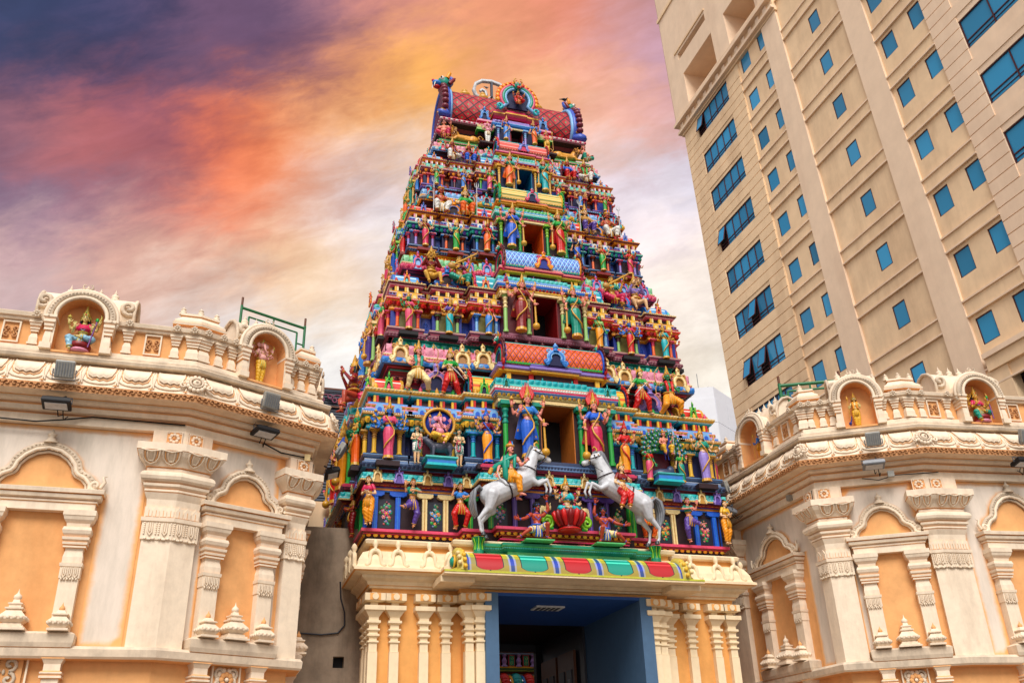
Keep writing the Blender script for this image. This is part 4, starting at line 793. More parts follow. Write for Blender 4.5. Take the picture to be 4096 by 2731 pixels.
def figure(key,P=(0,0,.53),lean=(0,0),legs=None,arms=(),dress='sari',sex='f',crown='tall',turn=0,head='human',extra=None,belly=0,muscle=0,voxel=.0105,chair=False,headfwd=0,pitch=0):
    P=Vector(P); up=Vector((lean[0],lean[1],1)).normalized(); X=Vector((1,0,-lean[0])).normalized()
    waist=P+up*.085; chest=P+up*.19; sho=P+up*.262; neck=P+up*.30; hd=P+up*.385+Vector((0,-.012-headfwd,0))
    sw=.098+.022*muscle; 
    legs=legs or [dict(k=(-.045,-.012,.275),a=(-.04,.01,.045),t=(-.05,-.075,.018)),dict(k=(.045,-.012,.275),a=(.04,.01,.045),t=(.05,-.075,.018))]
    hips=[P+Vector((-.052,0,-.02)),P+Vector((.052,0,-.02))]
    Hm=Matrix.Translation(hd)@Matrix.Rotation(turn,4,'Z')@Matrix.Rotation(lean[0]*.5,4,'Y')@Matrix.Rotation(pitch,4,'X')
    def fill(b):
        k=1+.18*muscle
        b.sph(P,(.088*k,.062,.062),'skin',12,8); cap(b,P+up*.02,waist,.07*k,.056*k,'skin',12)
        b.sph(waist+up*.02,(.06*k,.048,.06),'skin',12,8); b.sph(chest,(.084*k,.054,.072),'skin',12,8); b.sph(sho-up*.02,(.09*k,.045,.045),'skin',12,7)
        if belly: b.sph(waist+Vector((0,-.035,-.005)),(.095,.088,.085),'skin',12,8)
        if sex=='f':
            for s in(-1,1): b.sph(chest+X*s*.036+Vector((0,-.045,.005)),.032,'skin',9,6)
        elif muscle:
            for s in(-1,1): b.sph(chest+X*s*.04+Vector((0,-.04,.022)),(.042,.024,.03),'skin',9,6)
        cap(b,sho,neck+up*.03,.034,.029,'skin')
        if head=='human':
            b.M=Hm; b.sph((0,.006,.012),(.05,.058,.06),'skin',12,9); b.sph((0,-.016,-.028),(.037,.038,.04),'skin',10,7); b.sph((0,-.058,-.008),(.009,.013,.016),'skin',6,5); b.sph((0,-.048,-.062),.012,'skin',6,4)
            for s in(-1,1): b.sph((.05*s,.0,-.004),(.01,.014,.02),'skin',6,5)
            b.M=Matrix()
        else:
            b.M=Hm; b.sph((0,0,0),(.068,.065,.066),'skin',12,8); b.sph((0,-.04,-.02),(.045,.04,.045),'skin',10,7)
            for s in(-1,1): b.sph((.095*s,.005,-.002),(.052,.014,.058),'skin',10,7)
            pts=[(0,-.07,-.03),(.0,-.095,-.075),(.005,-.105,-.13),(.03,-.11,-.175),(.065,-.115,-.19),(.075,-.115,-.165)]; rr=[.034,.028,.023,.018,.014,.01]
            for i in range(5): cap(b,pts[i],pts[i+1],rr[i],rr[i+1],'skin')
            b.M=Matrix()
        for i,l in enumerate(legs):
            h=hips[i]; kk=Vector(l['k']); a=Vector(l['a']); t=Vector(l['t']); m_=1+.12*muscle
            if dress in('sari','skirt'): cap(b,h,h.lerp(kk,.5),.05,.035,'skin'); cap(b,h.lerp(kk,.5),a,.035,.018,'skin')
            else: cap(b,h,kk,.056*m_,.037*m_,'skin'); mid=kk+(a-kk)*.32; cap(b,kk,mid,.036*m_,.036*m_,'skin'); cap(b,mid,a,.035*m_,.02*m_,'skin'); cap(b,a,a+(t-a)*.75,.021,.019,'skin'); cap(b,a,a+Vector((0,.012,-.02)),.02,.018,'skin')
        for A in arms:
            s=A['s']; S0=sho+X*s*sw+Vector((0,.01*A.get('back',0),-.012)); e=Vector(A['e']); w_=Vector(A['w']); m_=1+.35*muscle; th=.88 if len(arms)>2 else 1
            cap(b,S0,e,.030*m_*th,.023*m_*th,'skin'); mid=e+(w_-e)*.3; cap(b,e,mid,.022*m_*th,.0235*m_*th,'skin'); cap(b,mid,w_,.0225*m_*th,.014*th,'skin')
    body=blob(fill,voxel,2)
    b=MB()
    for A in arms: hand(b,A['w'],A.get('h',(0,0,1)),'skin',A.get('hs',1.15),A.get('curl',.35),A.get('hu'),A['s'])
    for i,l in enumerate(legs):
        a=Vector(l['a']); t=Vector(l['t']); d=(t-a).normalized(); sd=d.cross(Vector((0,0,1))); sd=sd.normalized() if sd.length>.1 else Vector((1,0,0))
        for k in range(5): p=a+(t-a)*.72+sd*(k-2)*.0085; cap(b,p,p+d*(.022-.003*abs(k-1)),.0075,.006,'skin',5)
    body=join_mesh(body,b); parts=[('body',body)]
    # face and hair
    b=MB(Hm)
    if head=='human':
        for s in(-1,1):
            b.sph((.021*s,-.0485,.006),(.0125,.006,.0072),'white',7,5); b.sph((.021*s,-.0542,.006),(.0055,.003,.006),'black',6,4)
            b.tube([(.007*s,-.056,.019),(.021*s,-.0565,.026),(.036*s,-.047,.02)],.0027,'black',4); b.tube([(.009*s,-.053,.004),(.021*s,-.0555,.0125),(.035*s,-.046,.005)],.0018,'black',3)
        b.sph((0,-.0535,-.0345),(.013,.006,.0038),'rose' if sex=='f' else 'dred',6,4); b.sph((0,-.0515,-.0405),(.010,.006,.004),'rose' if sex=='f' else 'dred',6,4); b.sph((0,-.0585,.032),(.0045,.003,.007),'red',5,4)
        if sex=='m': b.tube([(-.026,-.048,-.024),(-.012,-.058,-.0235),(0,-.0605,-.0215),(.012,-.058,-.0235),(.026,-.048,-.024)],[.002,.0045,.0045,.0045,.002],'black',4)
    else:
        for s in(-1,1): b.sph((.032*s,-.066,.012),(.013,.008,.008),'white',6,4); b.sph((.032*s,-.073,.012),.0055,'black',5,4); b.tube([(.028*s,-.07,-.045),(.034*s,-.11,-.06)],[.01,.003],'white',5)
        b.sph((0,-.066,.035),(.012,.004,.018),'red',6,4)
    parts.append(('face',b.mesh('face')))
    if head=='human':
        b=MB(Hm); b.sph((0,.022,.022),(.057,.058,.058),'black',10,7)
        if crown in('bun','none','curly','turban'):
            b.sph((0,.0,.05),(.05,.05,.032),'black',9,6)
            if crown=='bun': b.sph((0,.03,.085),(.032,.032,.03),'black',8,6)
            if crown=='curly':
                rr=random.Random(3)
                for k in range(40):
                    a=rr.random()*2*PI; z=rr.random(); q=math.sqrt(max(0,1-(z*.8)**2)); x,y=.066*q*cos(a),.066*q*sin(a)+.02
                    if y<-.045 and z<.45: y+=.05; z+=.4
                    b.sph((x,y,.015+.07*z),.019,'black',5,4)
        for s in(-1,1): b.tube([(.045*s,.02,.0),(.058*s,.035,-.05),(.075*s,.03,-.095),(.08*s,.02,-.115)],[.024,.022,.017,.006],'black',6)
        parts.append(('hair',b.mesh('hair')))
    # crown
    b=MB(Hm)
    if crown in('tall','flame','short'):
        h=.15 if crown!='short' else .09
        b.lathe([(.054,.03),(.058,.045),(.053,.06),(.056,.066),(.048,.08),(.044,.095),(.036,.10+.0),(.038,.108),(.030,.06+h*.5),(.032,.064+h*.5),(.02,.05+h*.8),(.022,.055+h*.8),(.012,.05+h),(.016,.06+h),(.002,.085+h)],(0,.008,0),'gold',10)
        b.sph((0,-.052,.055),(.012,.008,.016),'red',6,4); b.sph((0,-.042,.09),(.009,.008,.011),'green',6,4)
        for k in(-1,1): b.sph((.032*k,-.04,.052),.008,'teal',5,4)
        b.lathe([(.001,-.006),(.062,-.004),(.085,0),(.062,.004),(.001,.006)],(0,.045,.02),'gold',14,rot=Matrix.Rotation(PI/2,3,'X'))
        if crown=='flame':
            for k in range(-5,6):
                a=k*.27; h2=.20-.02*abs(k)+.03*(k%2); x=.058*sin(a)*1.2; b.tube([(x,.03,.02+.05*cos(a)),(x*1.45,.035,.02+h2*.75),(x*1.1,.035,.05+h2*1.25)],[.026,.02,.002],'red',5)
    elif crown=='turban':
        b.sph((0,.01,.06),(.075,.07,.04),'gold',10,6); b.tube([(.0,-.05,.06),(.0,-.04,.11),(.03,.0,.15)],[.012,.012,.003],'sky',5); b.lathe([(.04,.08),(.03,.11),(.001,.15)],(0,.01,0),'red',8)
    else:
        b.tube([(.05*cos(R(a)),.005-.055*sin(R(a)),.045) for a in range(0,181,20)],.006,'gold',5); b.sph((0,-.054,.05),(.008,.006,.01),'gold',6,4)
    for s in(-1,1):
        if head=='human': b.sph((.056*s,.0,-.028),(.011,.011,.014),'gold',6,5)
    parts.append(('crown',b.mesh('crown')))
    # jewellery
    b=MB()
    def ring(c,n_,r,t,m='gold',ry=None,seg=12):
        q=Vector(n_).normalized().to_track_quat('Z','Y').to_matrix(); b.tube([Vector(c)+q@Vector((r*cos(2*PI*k/seg),(ry or r)*sin(2*PI*k/seg),0)) for k in range(seg)],t,m,4,True)
    ring(neck-up*.012+Vector((0,-.004,0)),(up.x,up.y-.35,up.z),.040,.007); 
    b.tube([sho+X*(-.05)+Vector((0,-.02,.01)),chest+X*(-.045)+Vector((0,-.066,.0)),chest+Vector((0,-.083,-.045)),chest+X*.045+Vector((0,-.066,0)),sho+X*.05+Vector((0,-.02,.01))],.006,'gold' if sex=='m' else 'lblue',4)
    b.sph(chest+Vector((0,-.085,-.05)),.012,'gold',6,4)
    if not belly: ring(waist-up*.03,up,.074+.02*muscle,.009,ry=.06)
    b.sph(waist-up*.03+Vector((0,-.062,0)),(.02,.01,.016),'gold',6,4)
    for A in arms:
        S0=sho+X*A['s']*sw; e=Vector(A['e']); w_=Vector(A['w']); k=1+.35*muscle
        ring(S0.lerp(e,.55),e-S0,.0285*k,.006); ring(e.lerp(w_,.9),w_-e,.0195,.006); ring(e.lerp(w_,.82),w_-e,.0205,.004)
    for l in legs: ring(Vector(l['k']).lerp(Vector(l['a']),.93),Vector(l['a'])-Vector(l['k']),.025,.006)
    parts.append(('jewellery',b.mesh('jewellery')))
    # clothes
    fa=[Vector(l['a']) for l in legs]; cx=(fa[0]+fa[1])/2
    if dress in('sari','skirt'):
        b=MB(); n=36; rings=[]; Z=[P.z+.075,P.z+.04,P.z,P.z-.06,P.z-.14,.30,.22,.14,.075,.035,.02]
        for j,z in enumerate(Z):
            t=max(0,min(1,(P.z+.05-z)/(P.z+.03))); c=P.lerp(Vector((cx.x,cx.y-.01,z)),t); rx=[.072,.088,.098,.100,.094,.086,.080,.080,.084,.090,.092][j]; ry=[.056,.068,.074,.076,.074,.070,.066,.066,.068,.072,.074][j]
            ring_=[]
            for i in range(n):
                a=2*PI*i/n; pl=1.04+(.085*t)*sin(a*9+z*7)*(1 if abs(a-1.5*PI)<1.6 else .5); fr_=1.10+.05*t if abs(a-1.5*PI)<.28 else 1
                ring_.append((c.x+rx*pl*cos(a),c.y+ry*pl*fr_*sin(a),z))
            rings.append(ring_)
        for j in range(len(Z)-1):
            mm='gold' if j>=len(Z)-3 and j!=len(Z)-4 else 'red'
            b.add(rings[j+1]+rings[j],[(i,(i+1)%n,n+(i+1)%n,n+i) for i in range(n)],mm,True)
        b.add(rings[0],[list(range(n))],'red'); b.add(rings[-1],[list(range(n))[::-1]],'gold')
        parts.append(('skirt',b.mesh('skirt')))
        b=MB()   # pallu border wound diagonally over the skirt and shoulder
        c=P; pts=[sho+X*-.075+Vector((0,.02,.03)),sho+X*-.07+Vector((0,-.045,.012)),chest+X*-.03+Vector((0,-.075,-.0)),waist+X*.03+Vector((0,-.066,.02)),P+Vector((.085,-.045,.015)),P+Vector((.075,-.085,-.08)),P+Vector((.01,-.098,-.17)),Vector((cx.x-.06,cx.y-.085,P.z-.26)),Vector((cx.x-.09,cx.y-.04,P.z-.33))]
        b.tube([p+Vector((0,-.008,0)) for p in pts],[.009,.012,.012,.012,.012,.014,.015,.014,.009],'gold',6); parts.append(('sash',b.mesh('sash')))
    elif dress in('dhoti','short'):
        def fl(b):
            b.sph(P+Vector((0,0,.01)),(.1+.01*muscle,.078,.07),'red',12,8)
            for i,l in enumerate(legs):
                kk=Vector(l['k']); a=Vector(l['a'])
                if dress=='short': cap(b,hips[i],hips[i].lerp(kk,.72),.066,.06,'red')
                else: cap(b,hips[i],kk,.07,.062,'red'); cap(b,kk,kk.lerp(a,.8),.06,.042,'red')
        m=blob(fl,.012,2,'dhoti')
        for v in m.vertices:
            q=v.co; s=sin(q.z*95+q.x*60+q.y*30)*.0035+sin(q.x*130-q.z*40)*.002; v.co=q+v.normal*s
        m.materials.clear(); m.materials.append(M('red')); m.name='dhoti'
        b=MB()
        for k in range(5): b.tube([P+Vector(((k-2)*.012,-.075,.04)),P+Vector(((k-2)*.02,-.10,-.04)),P+Vector(((k-2)*.026,-.09-.01*abs(k-2),-.13)),P+Vector(((k-2)*.03,-.08,-.17))],[.012,.014,.015,.012],'gold' if k%2==0 else 'red',5)
        for i,l in enumerate(legs):
            kk=Vector(l['k']); a=Vector(l['a']); q=hips[i].lerp(kk,.74) if dress=='short' else kk.lerp(a,.85); d=(kk-hips[i]) if dress=='short' else (a-kk)
            qm=d.normalized().to_track_quat('Z','Y').to_matrix(); r=.062 if dress=='short' else .043
            b.tube([q+qm@Vector((r*cos(2*PI*k/12),r*sin(2*PI*k/12),0)) for k in range(12)],.008,'gold',4,True)
        m=join_mesh(m,b); parts.append(('dhoti',m))
    if dress=='short' or (sex=='m' and not muscle):
        b=MB(); b.tube([P+Vector((.1*cos(R(a)),.08*sin(R(a)),.06)) for a in range(0,360,24)],.016,'gold',5,True); parts.append(('waistband',b.mesh('waistband')))
    if sex=='f' or dress=='coat':
        b=MB(); n=20; q=Matrix(((X.x,0,up.x),(X.y,1,up.y),(X.z,0,up.z)))
        lv=[(.125,.064,.053,0),(.15,.078,.057,0),(.18,.09,.063,-.012),(.20,.092,.064,-.012),(.235,.092,.055,-.003),(.262,.08,.045,0),(.275,.05,.036,0)]
        rg=[[P+q@Vector((rx*cos(2*PI*i/n),ry*sin(2*PI*i/n)+dy-(.012 if sex=='f' and abs(cos(2*PI*i/n))<.75 and sin(2*PI*i/n)<0 and .15<z<.22 else 0),z)) for i in range(n)] for z,rx,ry,dy in lv]
        for j in range(len(lv)-1): b.add(rg[j]+rg[j+1],[(i,(i+1)%n,n+(i+1)%n,n+i) for i in range(n)],'gold' if j==0 else 'green',True)
        for A in arms[:2] if len(arms)<=4 else arms[:2]:
            S0=sho+X*A['s']*sw; e=Vector(A['e']); f=.9 if dress=='coat' else .5; cap(b,S0-X*A['s']*.02,S0.lerp(e,f),.041,.035,'green',9)
            if dress=='coat': cap(b,e,e.lerp(Vector(A['w']),.8),.03,.02,'green',9)
        parts.append(('blouse',b.mesh('blouse')))
    if extra:
        for nm,fn in extra:
            b=MB(); fn(b,dict(P=P,up=up,chest=chest,hd=hd,sho=sho,arms=arms,Hm=Hm)); parts.append((nm,b.mesh(nm)))
    FIG[key]=parts
DEF=dict(skin='skin',red='red',green='green',gold='gold')
def place(key,loc,s,label,cat='statue',rz=0,cols=None,mirror=False,group=None,name='statue',rx=0,skip=()):
    """cols: skin, cloth (red), top (green), trim(gold), others by name"""
    cols=cols or {}; parts=FIG[key]; root=None; mp={k:v for k,v in cols.items()}
    root=bpy.data.objects.new(name,None); COL.objects.link(root); root.location=loc; root.rotation_euler=(rx,0,rz); root.scale=(-s if mirror else s,s,s); root.empty_display_size=.1
    root['label']=label; root['category']=cat
    if group: root['group']=group
    for nm,me in parts:
        if nm in skip: continue
        nomap=nm in('crown','lotus_seat','garland','flower','lotuses','reed_staff')
        o=bpy.data.objects.new(nm,me); COL.objects.link(o); o.parent=root
        if nm in('hoof','bridle','mane','tail_fan','jewellery','emblems','face','vest','garland','hair','lotuses','crown'): o['kind']='stuff'
        for i,mt_ in enumerate(me.materials):
            if mt_ and mt_.name in mp:
                if (nm in('face','hair') or nomap) and mt_.name in('red','green'): continue
                o.material_slots[i].link='OBJECT'; o.material_slots[i].material=M(mp[mt_.name])
    return root
# ---- poses
def mace(b,I): 
    w_=Vector(I['arms'][1]['w']); b.tube([w_+Vector((-.0,-.02,.05)),(w_.x+.01,w_.y-.02,.10)],[.014,.02],'gold',8); b.lathe([(.02,.0),(.05,.02),(.062,.05),(.062,.07),(.05,.10),(.02,.12)],(w_.x+.01,w_.y-.02,.02),'gold',10)
def tokens(b,I):
    for k,A in enumerate(I['arms'][2:]):
        w_=Vector(A['w'])+Vector((0,-.01,.075)); 
        if k%2==0: b.lathe([(.01,0),(.035,.012),(.03,.03),(.012,.05),(.001,.07)],w_,'gold',8)
        else: b.tube([w_+Vector((0,0,-.02)),w_+Vector((.02*A['s'],0,.06)),w_+Vector((-.0,0,.10))],[.009,.016,.003],'gold',5)
def lotus_in(i,up=True):
    def f(b,I):
        w_=Vector(I['arms'][i]['w'])+Vector((0,-.012,.05)); b.tube([w_+Vector((0,0,-.06)),w_],.006,'green',4); b.lathe([(.008,0),(.03,.012),(.034,.03),(.02,.05),(.001,.055)],w_,'pink',8)
    return f
def cape(b,I):
    S0=I['sho']; pts=[]; n=7
    for j in range(6):
        z=S0.z-.02-j*.085; w_=.085+.02*j
        for i in range(n): pts.append((S0.x+(-w_+2*w_*i/(n-1)),.062+.02*sin(i*2.2+j)+.012*j,z))
    b.add(pts,[(j*n+i,j*n+i+1,(j+1)*n+i+1,(j+1)*n+i) for j in range(5) for i in range(n-1)],'red',True); b.add([(p[0],p[1]+.01,p[2]) for p in pts],[((j+1)*n+i,(j+1)*n+i+1,j*n+i+1,j*n+i) for j in range(5) for i in range(n-1)],'gold',True)
S_=lambda s,e,w_,h=(0,0,1),**k: dict(s=s,e=e,w=w_,h=h,**k)
figure('G4',lean=(.05,0),P=(.012,0,.53),arms=[S_(-1,(-.15,.0,.66),(-.12,-.10,.70),(0,-.15,1),curl=.1),S_(1,(.19,-.01,.64),(.22,-.09,.54),(.1,-.5,-.8)),S_(-1,(-.20,.03,.70),(-.235,-.02,.82),(0,0,1),curl=.6),S_(1,(.21,.03,.71),(.25,-.02,.83),(0,0,1),curl=.6)],crown='tall',extra=[('mace',mace),('emblems',tokens),('cape',cape)],legs=[dict(k=(-.05,-.012,.275),a=(-.045,.01,.045),t=(-.06,-.07,.018)),dict(k=(.05,-.03,.275),a=(.035,.0,.045),t=(.06,-.07,.018))])
FIG['GF']=FIG['G4']
figure('GF_',lean=(.03,0),arms=[S_(-1,(-.15,.0,.66),(-.12,-.10,.70),(0,-.15,1),curl=.1),S_(1,(.19,-.01,.64),(.22,-.09,.54),(.1,-.5,-.8)),S_(-1,(-.20,.03,.70),(-.235,-.02,.82),(0,0,1),curl=.6),S_(1,(.21,.03,.71),(.25,-.02,.83),(0,0,1),curl=.6)],crown='flame',extra=[('mace',mace),('emblems',tokens),('cape',cape)])
figure('S4',lean=(-.04,0),P=(-.01,0,.53),arms=[S_(-1,(-.15,.0,.64),(-.16,-.10,.66),(-.1,-.4,1),curl=.1),S_(1,(.15,.0,.63),(.17,-.09,.60),(.3,-.8,-.3),curl=.2),S_(-1,(-.19,.03,.70),(-.235,-.01,.80),(0,0,1),curl=.6),S_(1,(.19,.03,.70),(.235,-.01,.80),(0,0,1),curl=.6)],extra=[('emblems',tokens)])
figure('S8',arms=[S_(-1,(-.15,.0,.63),(-.15,-.11,.62),(-.1,-.5,.8),curl=.1),S_(1,(.15,.0,.63),(.15,-.11,.62),(.1,-.5,.8),curl=.1),S_(-1,(-.19,.03,.70),(-.25,-.0,.80)),S_(1,(.19,.03,.70),(.25,-.0,.80)),S_(-1,(-.20,.03,.66),(-.28,-.01,.70),(-.5,0,.8)),S_(1,(.20,.03,.66),(.28,-.01,.70),(.5,0,.8)),S_(-1,(-.18,.03,.61),(-.26,-.03,.58),(-.8,-.3,.2)),S_(1,(.18,.03,.61),(.26,-.03,.58),(.8,-.3,.2))],extra=[('emblems',tokens)])
figure('S2',lean=(.05,0),P=(.012,0,.53),arms=[S_(-1,(-.15,-.0,.64),(-.14,-.10,.73),(0,-.1,1),curl=.5),S_(1,(.15,.02,.65),(.19,-.02,.53),(.3,-.1,-1),curl=.2)],extra=[('flower',lotus_in(0))])
figure('DC',sex='f',lean=(-.05,-.03),dress='dhoti',crown='bun',P=(0,0,.52),arms=[S_(-1,(-.14,-.02,.62),(-.05,-.13,.62),(.5,-.7,.3)),S_(1,(.14,-.02,.62),(.06,-.13,.60),(-.5,-.7,.3))],legs=[dict(k=(-.05,-.04,.27),a=(-.03,.02,.045),t=(-.04,-.06,.018)),dict(k=(.06,-.03,.27),a=(.04,.0,.045),t=(.07,-.06,.018))])
figure('D1',sex='f',lean=(.03,0),dress='dhoti',crown='bun',P=(0,0,.50),arms=[S_(-1,(-.14,-.05,.69),(-.16,-.11,.80),(0,-.1,1),curl=.1),S_(1,(.16,-.05,.70),(.02,-.13,.70),(-1,-.1,0),curl=.1)],legs=[dict(k=(-.06,-.11,.42),a=(-.19,-.16,.36),t=(-.27,-.17,.37)),dict(k=(.09,-.05,.27),a=(.03,.02,.045),t=(.03,-.06,.018))])
figure('D2',sex='f',lean=(.0,0),dress='dhoti',crown='bun',P=(0,0,.46),arms=[S_(-1,(-.17,-.02,.67),(-.13,-.05,.80),(0,-.0,1),curl=.1),S_(1,(.17,-.02,.67),(.09,-.12,.62),(-1,-.3,0),curl=.2)],legs=[dict(k=(-.14,-.08,.29),a=(-.08,.0,.045),t=(-.15,-.05,.018)),dict(k=(.14,-.08,.29),a=(.08,.0,.045),t=(.15,-.05,.018))])
def veena(b,I):
    a=Vector((-.16,-.17,.40)); e=Vector((.30,-.15,.72)); b.tube([a,e],[.022,.016],'gold',7); b.sph(a+Vector((-.03,0,-.02)),(.075,.05,.07),'ochre',10,7); b.sph(e+Vector((-.03,.04,-.08)),.035,'ochre',8,6); b.tube([e,e+Vector((.03,-.01,.05)),e+Vector((.0,-.02,.08))],[.016,.016,.006],'dgold',6)
SEATL=[dict(k=(-.10,-.19,.24),a=(-.09,-.16,.04),t=(-.10,-.24,.015)),dict(k=(.10,-.19,.24),a=(.09,-.16,.04),t=(.10,-.24,.015))]
figure('VE',P=(0,.02,.24),dress='dhoti',sex='f',crown='bun',arms=[S_(-1,(-.15,-.02,.35),(-.10,-.15,.37),(.5,-.7,-.2)),S_(1,(.17,-.02,.38),(.20,-.14,.60),(0,-.1,1),curl=.7)],legs=[dict(k=(-.17,-.12,.20),a=(.0,-.16,.12),t=(.07,-.18,.11)),dict(k=(.15,-.16,.20),a=(.12,-.15,.02),t=(.13,-.22,.0))],extra=[('veena',veena)])
def flute(b,I): b.tube([(-.16,-.14,.55),(.10,-.12,.62)],.011,'ochre',6)
figure('FL',P=(0,.02,.24),dress='coat',sex='m',crown='tall',turn=-.3,arms=[S_(-1,(-.16,-.04,.40),(-.09,-.14,.56),(.5,-.2,.8),curl=.7),S_(1,(.16,-.04,.40),(.03,-.14,.58),(-.3,-.2,.9),curl=.7)],legs=[dict(k=(-.13,-.14,.20),a=(-.05,-.12,.03),t=(-.09,-.19,.01)),dict(k=(.14,-.12,.22),a=(.16,-.12,.03),t=(.18,-.19,.01))],extra=[('flute',flute)])
FIG['FL'].append(('dhoti',None)); FIG['FL'].pop()
def trident(b,I):
    w_=Vector(I['arms'][1]['w']); x=w_.x+.0;y=w_.y-.02; b.tube([(x,y,.0),(x,y,.72)],.009,'silver',6); b.tube([(x,y,.70),(x,y,.84)],[.012,.002],'silver',5)
    for s in(-1,1): b.tube([(x,y,.70),(x+.035*s,y,.72),(x+.04*s,y,.78),(x+.03*s,y,.82)],[.008,.009,.007,.002],'silver',5)
figure('SE',P=(0,.03,.25),dress='dhoti',sex='f',crown='tall',arms=[S_(-1,(-.16,-.01,.37),(-.13,-.13,.29),(0,-.8,-.3)),S_(1,(.17,-.03,.38),(.19,-.13,.47),(0,-.2,1),curl=.7)],legs=SEATL,extra=[('trident',trident)])
figure('SM',P=(0,.03,.25),dress='dhoti',sex='m',crown='turban',arms=[S_(-1,(-.16,-.01,.37),(-.13,-.13,.29),(0,-.8,-.3)),S_(1,(.17,-.03,.38),(.19,-.13,.47),(0,-.2,1),curl=.7)],legs=[dict(k=(-.13,-.17,.22),a=(-.06,-.14,.03),t=(-.10,-.22,.01)),dict(k=(.13,-.17,.23),a=(.11,-.14,.03),t=(.15,-.22,.01))],extra=[('trident',trident)])
def vest(b,I):
    P=I['P']; 
    for s in(-1,1): b.tube([I['sho']+Vector((s*.06,.03,.02)),I['sho']+Vector((s*.06,-.045,.01)),I['chest']+Vector((s*.05,-.066,-.02)),P+Vector((s*.05,-.07,.07))],[.024,.03,.03,.02],'green',6)
figure('SR',P=(0,.03,.25),dress='dhoti',sex='m',crown='tall',belly=0,arms=[S_(-1,(-.17,.0,.44),(-.20,-.05,.56),(-.1,0,1),curl=.1),S_(1,(.16,-.01,.37),(.15,-.13,.28),(0,-.8,-.3))],legs=[dict(k=(-.10,-.18,.26),a=(-.09,-.15,.03),t=(-.10,-.22,.01)),dict(k=(.17,-.10,.20),a=(.05,-.16,.16),t=(-.01,-.2,.15))],extra=[('vest',vest)])
figure('FAT',P=(0,.03,.22),dress='dhoti',sex='m',crown='none',belly=1,muscle=.6,arms=[S_(-1,(-.18,-.02,.34),(-.13,-.13,.26),(0,-.8,-.3)),S_(1,(.19,-.01,.36),(.20,-.12,.42),(0,-.5,.8))],legs=[dict(k=(-.16,-.15,.18),a=(-.02,-.18,.09),t=(.05,-.2,.08)),dict(k=(.14,-.17,.20),a=(.13,-.15,.02),t=(.14,-.22,.01))])
CROSS=[dict(k=(-.16,-.11,.05),a=(.05,-.16,.045),t=(.11,-.16,.04)),dict(k=(.16,-.11,.05),a=(-.04,-.18,.06),t=(-.10,-.18,.06))]
def twolotus(b,I):
    for A in I['arms'][2:]:
        w_=Vector(A['w'])+Vector((0,-.01,.06)); b.tube([w_+Vector((0,0,-.05)),w_],.006,'green',4); b.lathe([(.01,0),(.03,.01),(.036,.035),(.02,.05),(.001,.05)],w_,'red',8)
def garland(b,I):
    S0=I['sho']; n=16
    for i in range(n+1):
        t=i/n; a=PI*t; b.sph((S0.x+.13*cos(a)*(1.05-.0*t),-.055-.05*sin(a),S0.z+.0-.30*sin(a)),.024,'dred' if i%2 else 'rose',6,4)
def lotus_seat(b,I):
    b.lathe([(.12,-.30),(.17,-.28),(.15,-.25),(.14,-.235),(.24,-.10),(.26,-.02),(.25,.0)],(0,-.05,0),'dred',18); b.lathe([(.13,-.33),(.2,-.31),(.2,-.29),(.12,-.27)],(0,-.05,0),'red',18)
    for k in range(14):
        a=2*PI*k/14; b.tube([(.15*cos(a),-.05+.15*sin(a),-.235),(.235*cos(a),-.05+.235*sin(a),-.12),(.27*cos(a),-.05+.27*sin(a),-.02),(.25*cos(a),-.05+.25*sin(a),.02)],[.03,.05,.04,.01],'red' if k%2 else 'dred',6)
figure('LK',P=(0,.02,.075),dress='dhoti',sex='f',crown='tall',arms=[S_(-1,(-.14,-.03,.19),(-.10,-.14,.24),(0,-.1,1),curl=.1),S_(1,(.15,-.03,.18),(.14,-.13,.13),(.3,-.9,-.2),curl=.1),S_(-1,(-.19,.02,.26),(-.22,-.03,.35)),S_(1,(.19,.02,.26),(.22,-.03,.35))],legs=CROSS,extra=[('lotuses',twolotus),('garland',garland),('lotus_seat',lotus_seat)])
def seat_cushion(b,I): b.lathe([(.1,-.12),(.15,-.10),(.17,-.06),(.15,-.01)],(0,-.03,0),'dred',14); b.lathe([(.12,-.17),(.17,-.15),(.14,-.11)],(0,-.03,0),'lpink',14)
def reed(b,I): b.tube([(.14,-.2,-.12),(.17,-.15,.16),(.19,-.10,.38)],.012,'violet',6); b.sph((.19,-.1,.40),(.03,.02,.04),'green',6,4)
figure('LA',P=(0,.02,.075),dress='dhoti',sex='f',crown='tall',arms=[S_(-1,(-.15,-.03,.19),(-.11,-.13,.24),(0,-.1,1),curl=.3),S_(1,(.15,-.03,.19),(.15,-.13,.22),(.1,-.3,1),curl=.6),S_(-1,(-.19,.02,.26),(-.22,-.03,.35)),S_(1,(.19,.02,.26),(.22,-.03,.35))],legs=[dict(k=(-.16,-.12,.05),a=(-.12,-.16,-.14),t=(-.12,-.22,-.16)),dict(k=(.16,-.11,.05),a=(-.0,-.18,.06),t=(-.08,-.19,.06))],extra=[('emblems',tokens),('lotus_seat',seat_cushion),('reed_staff',reed)])
figure('GA',P=(0,.02,.12),dress='dhoti',sex='m',crown='short',head='elephant',belly=1,arms=[S_(-1,(-.15,-.02,.22),(-.12,-.15,.24),(0,-.2,1),curl=.1),S_(1,(.15,-.02,.22),(.13,-.15,.24),(.1,-.5,.5),curl=.3),S_(-1,(-.19,.02,.31),(-.22,-.03,.42)),S_(1,(.19,.02,.31),(.22,-.03,.42))],legs=[dict(k=(-.16,-.14,.10),a=(.02,-.18,.06),t=(.08,-.2,.04)),dict(k=(.15,-.16,.09),a=(.05,-.18,-.09),t=(.03,-.23,-.11))],extra=[('emblems',tokens)])
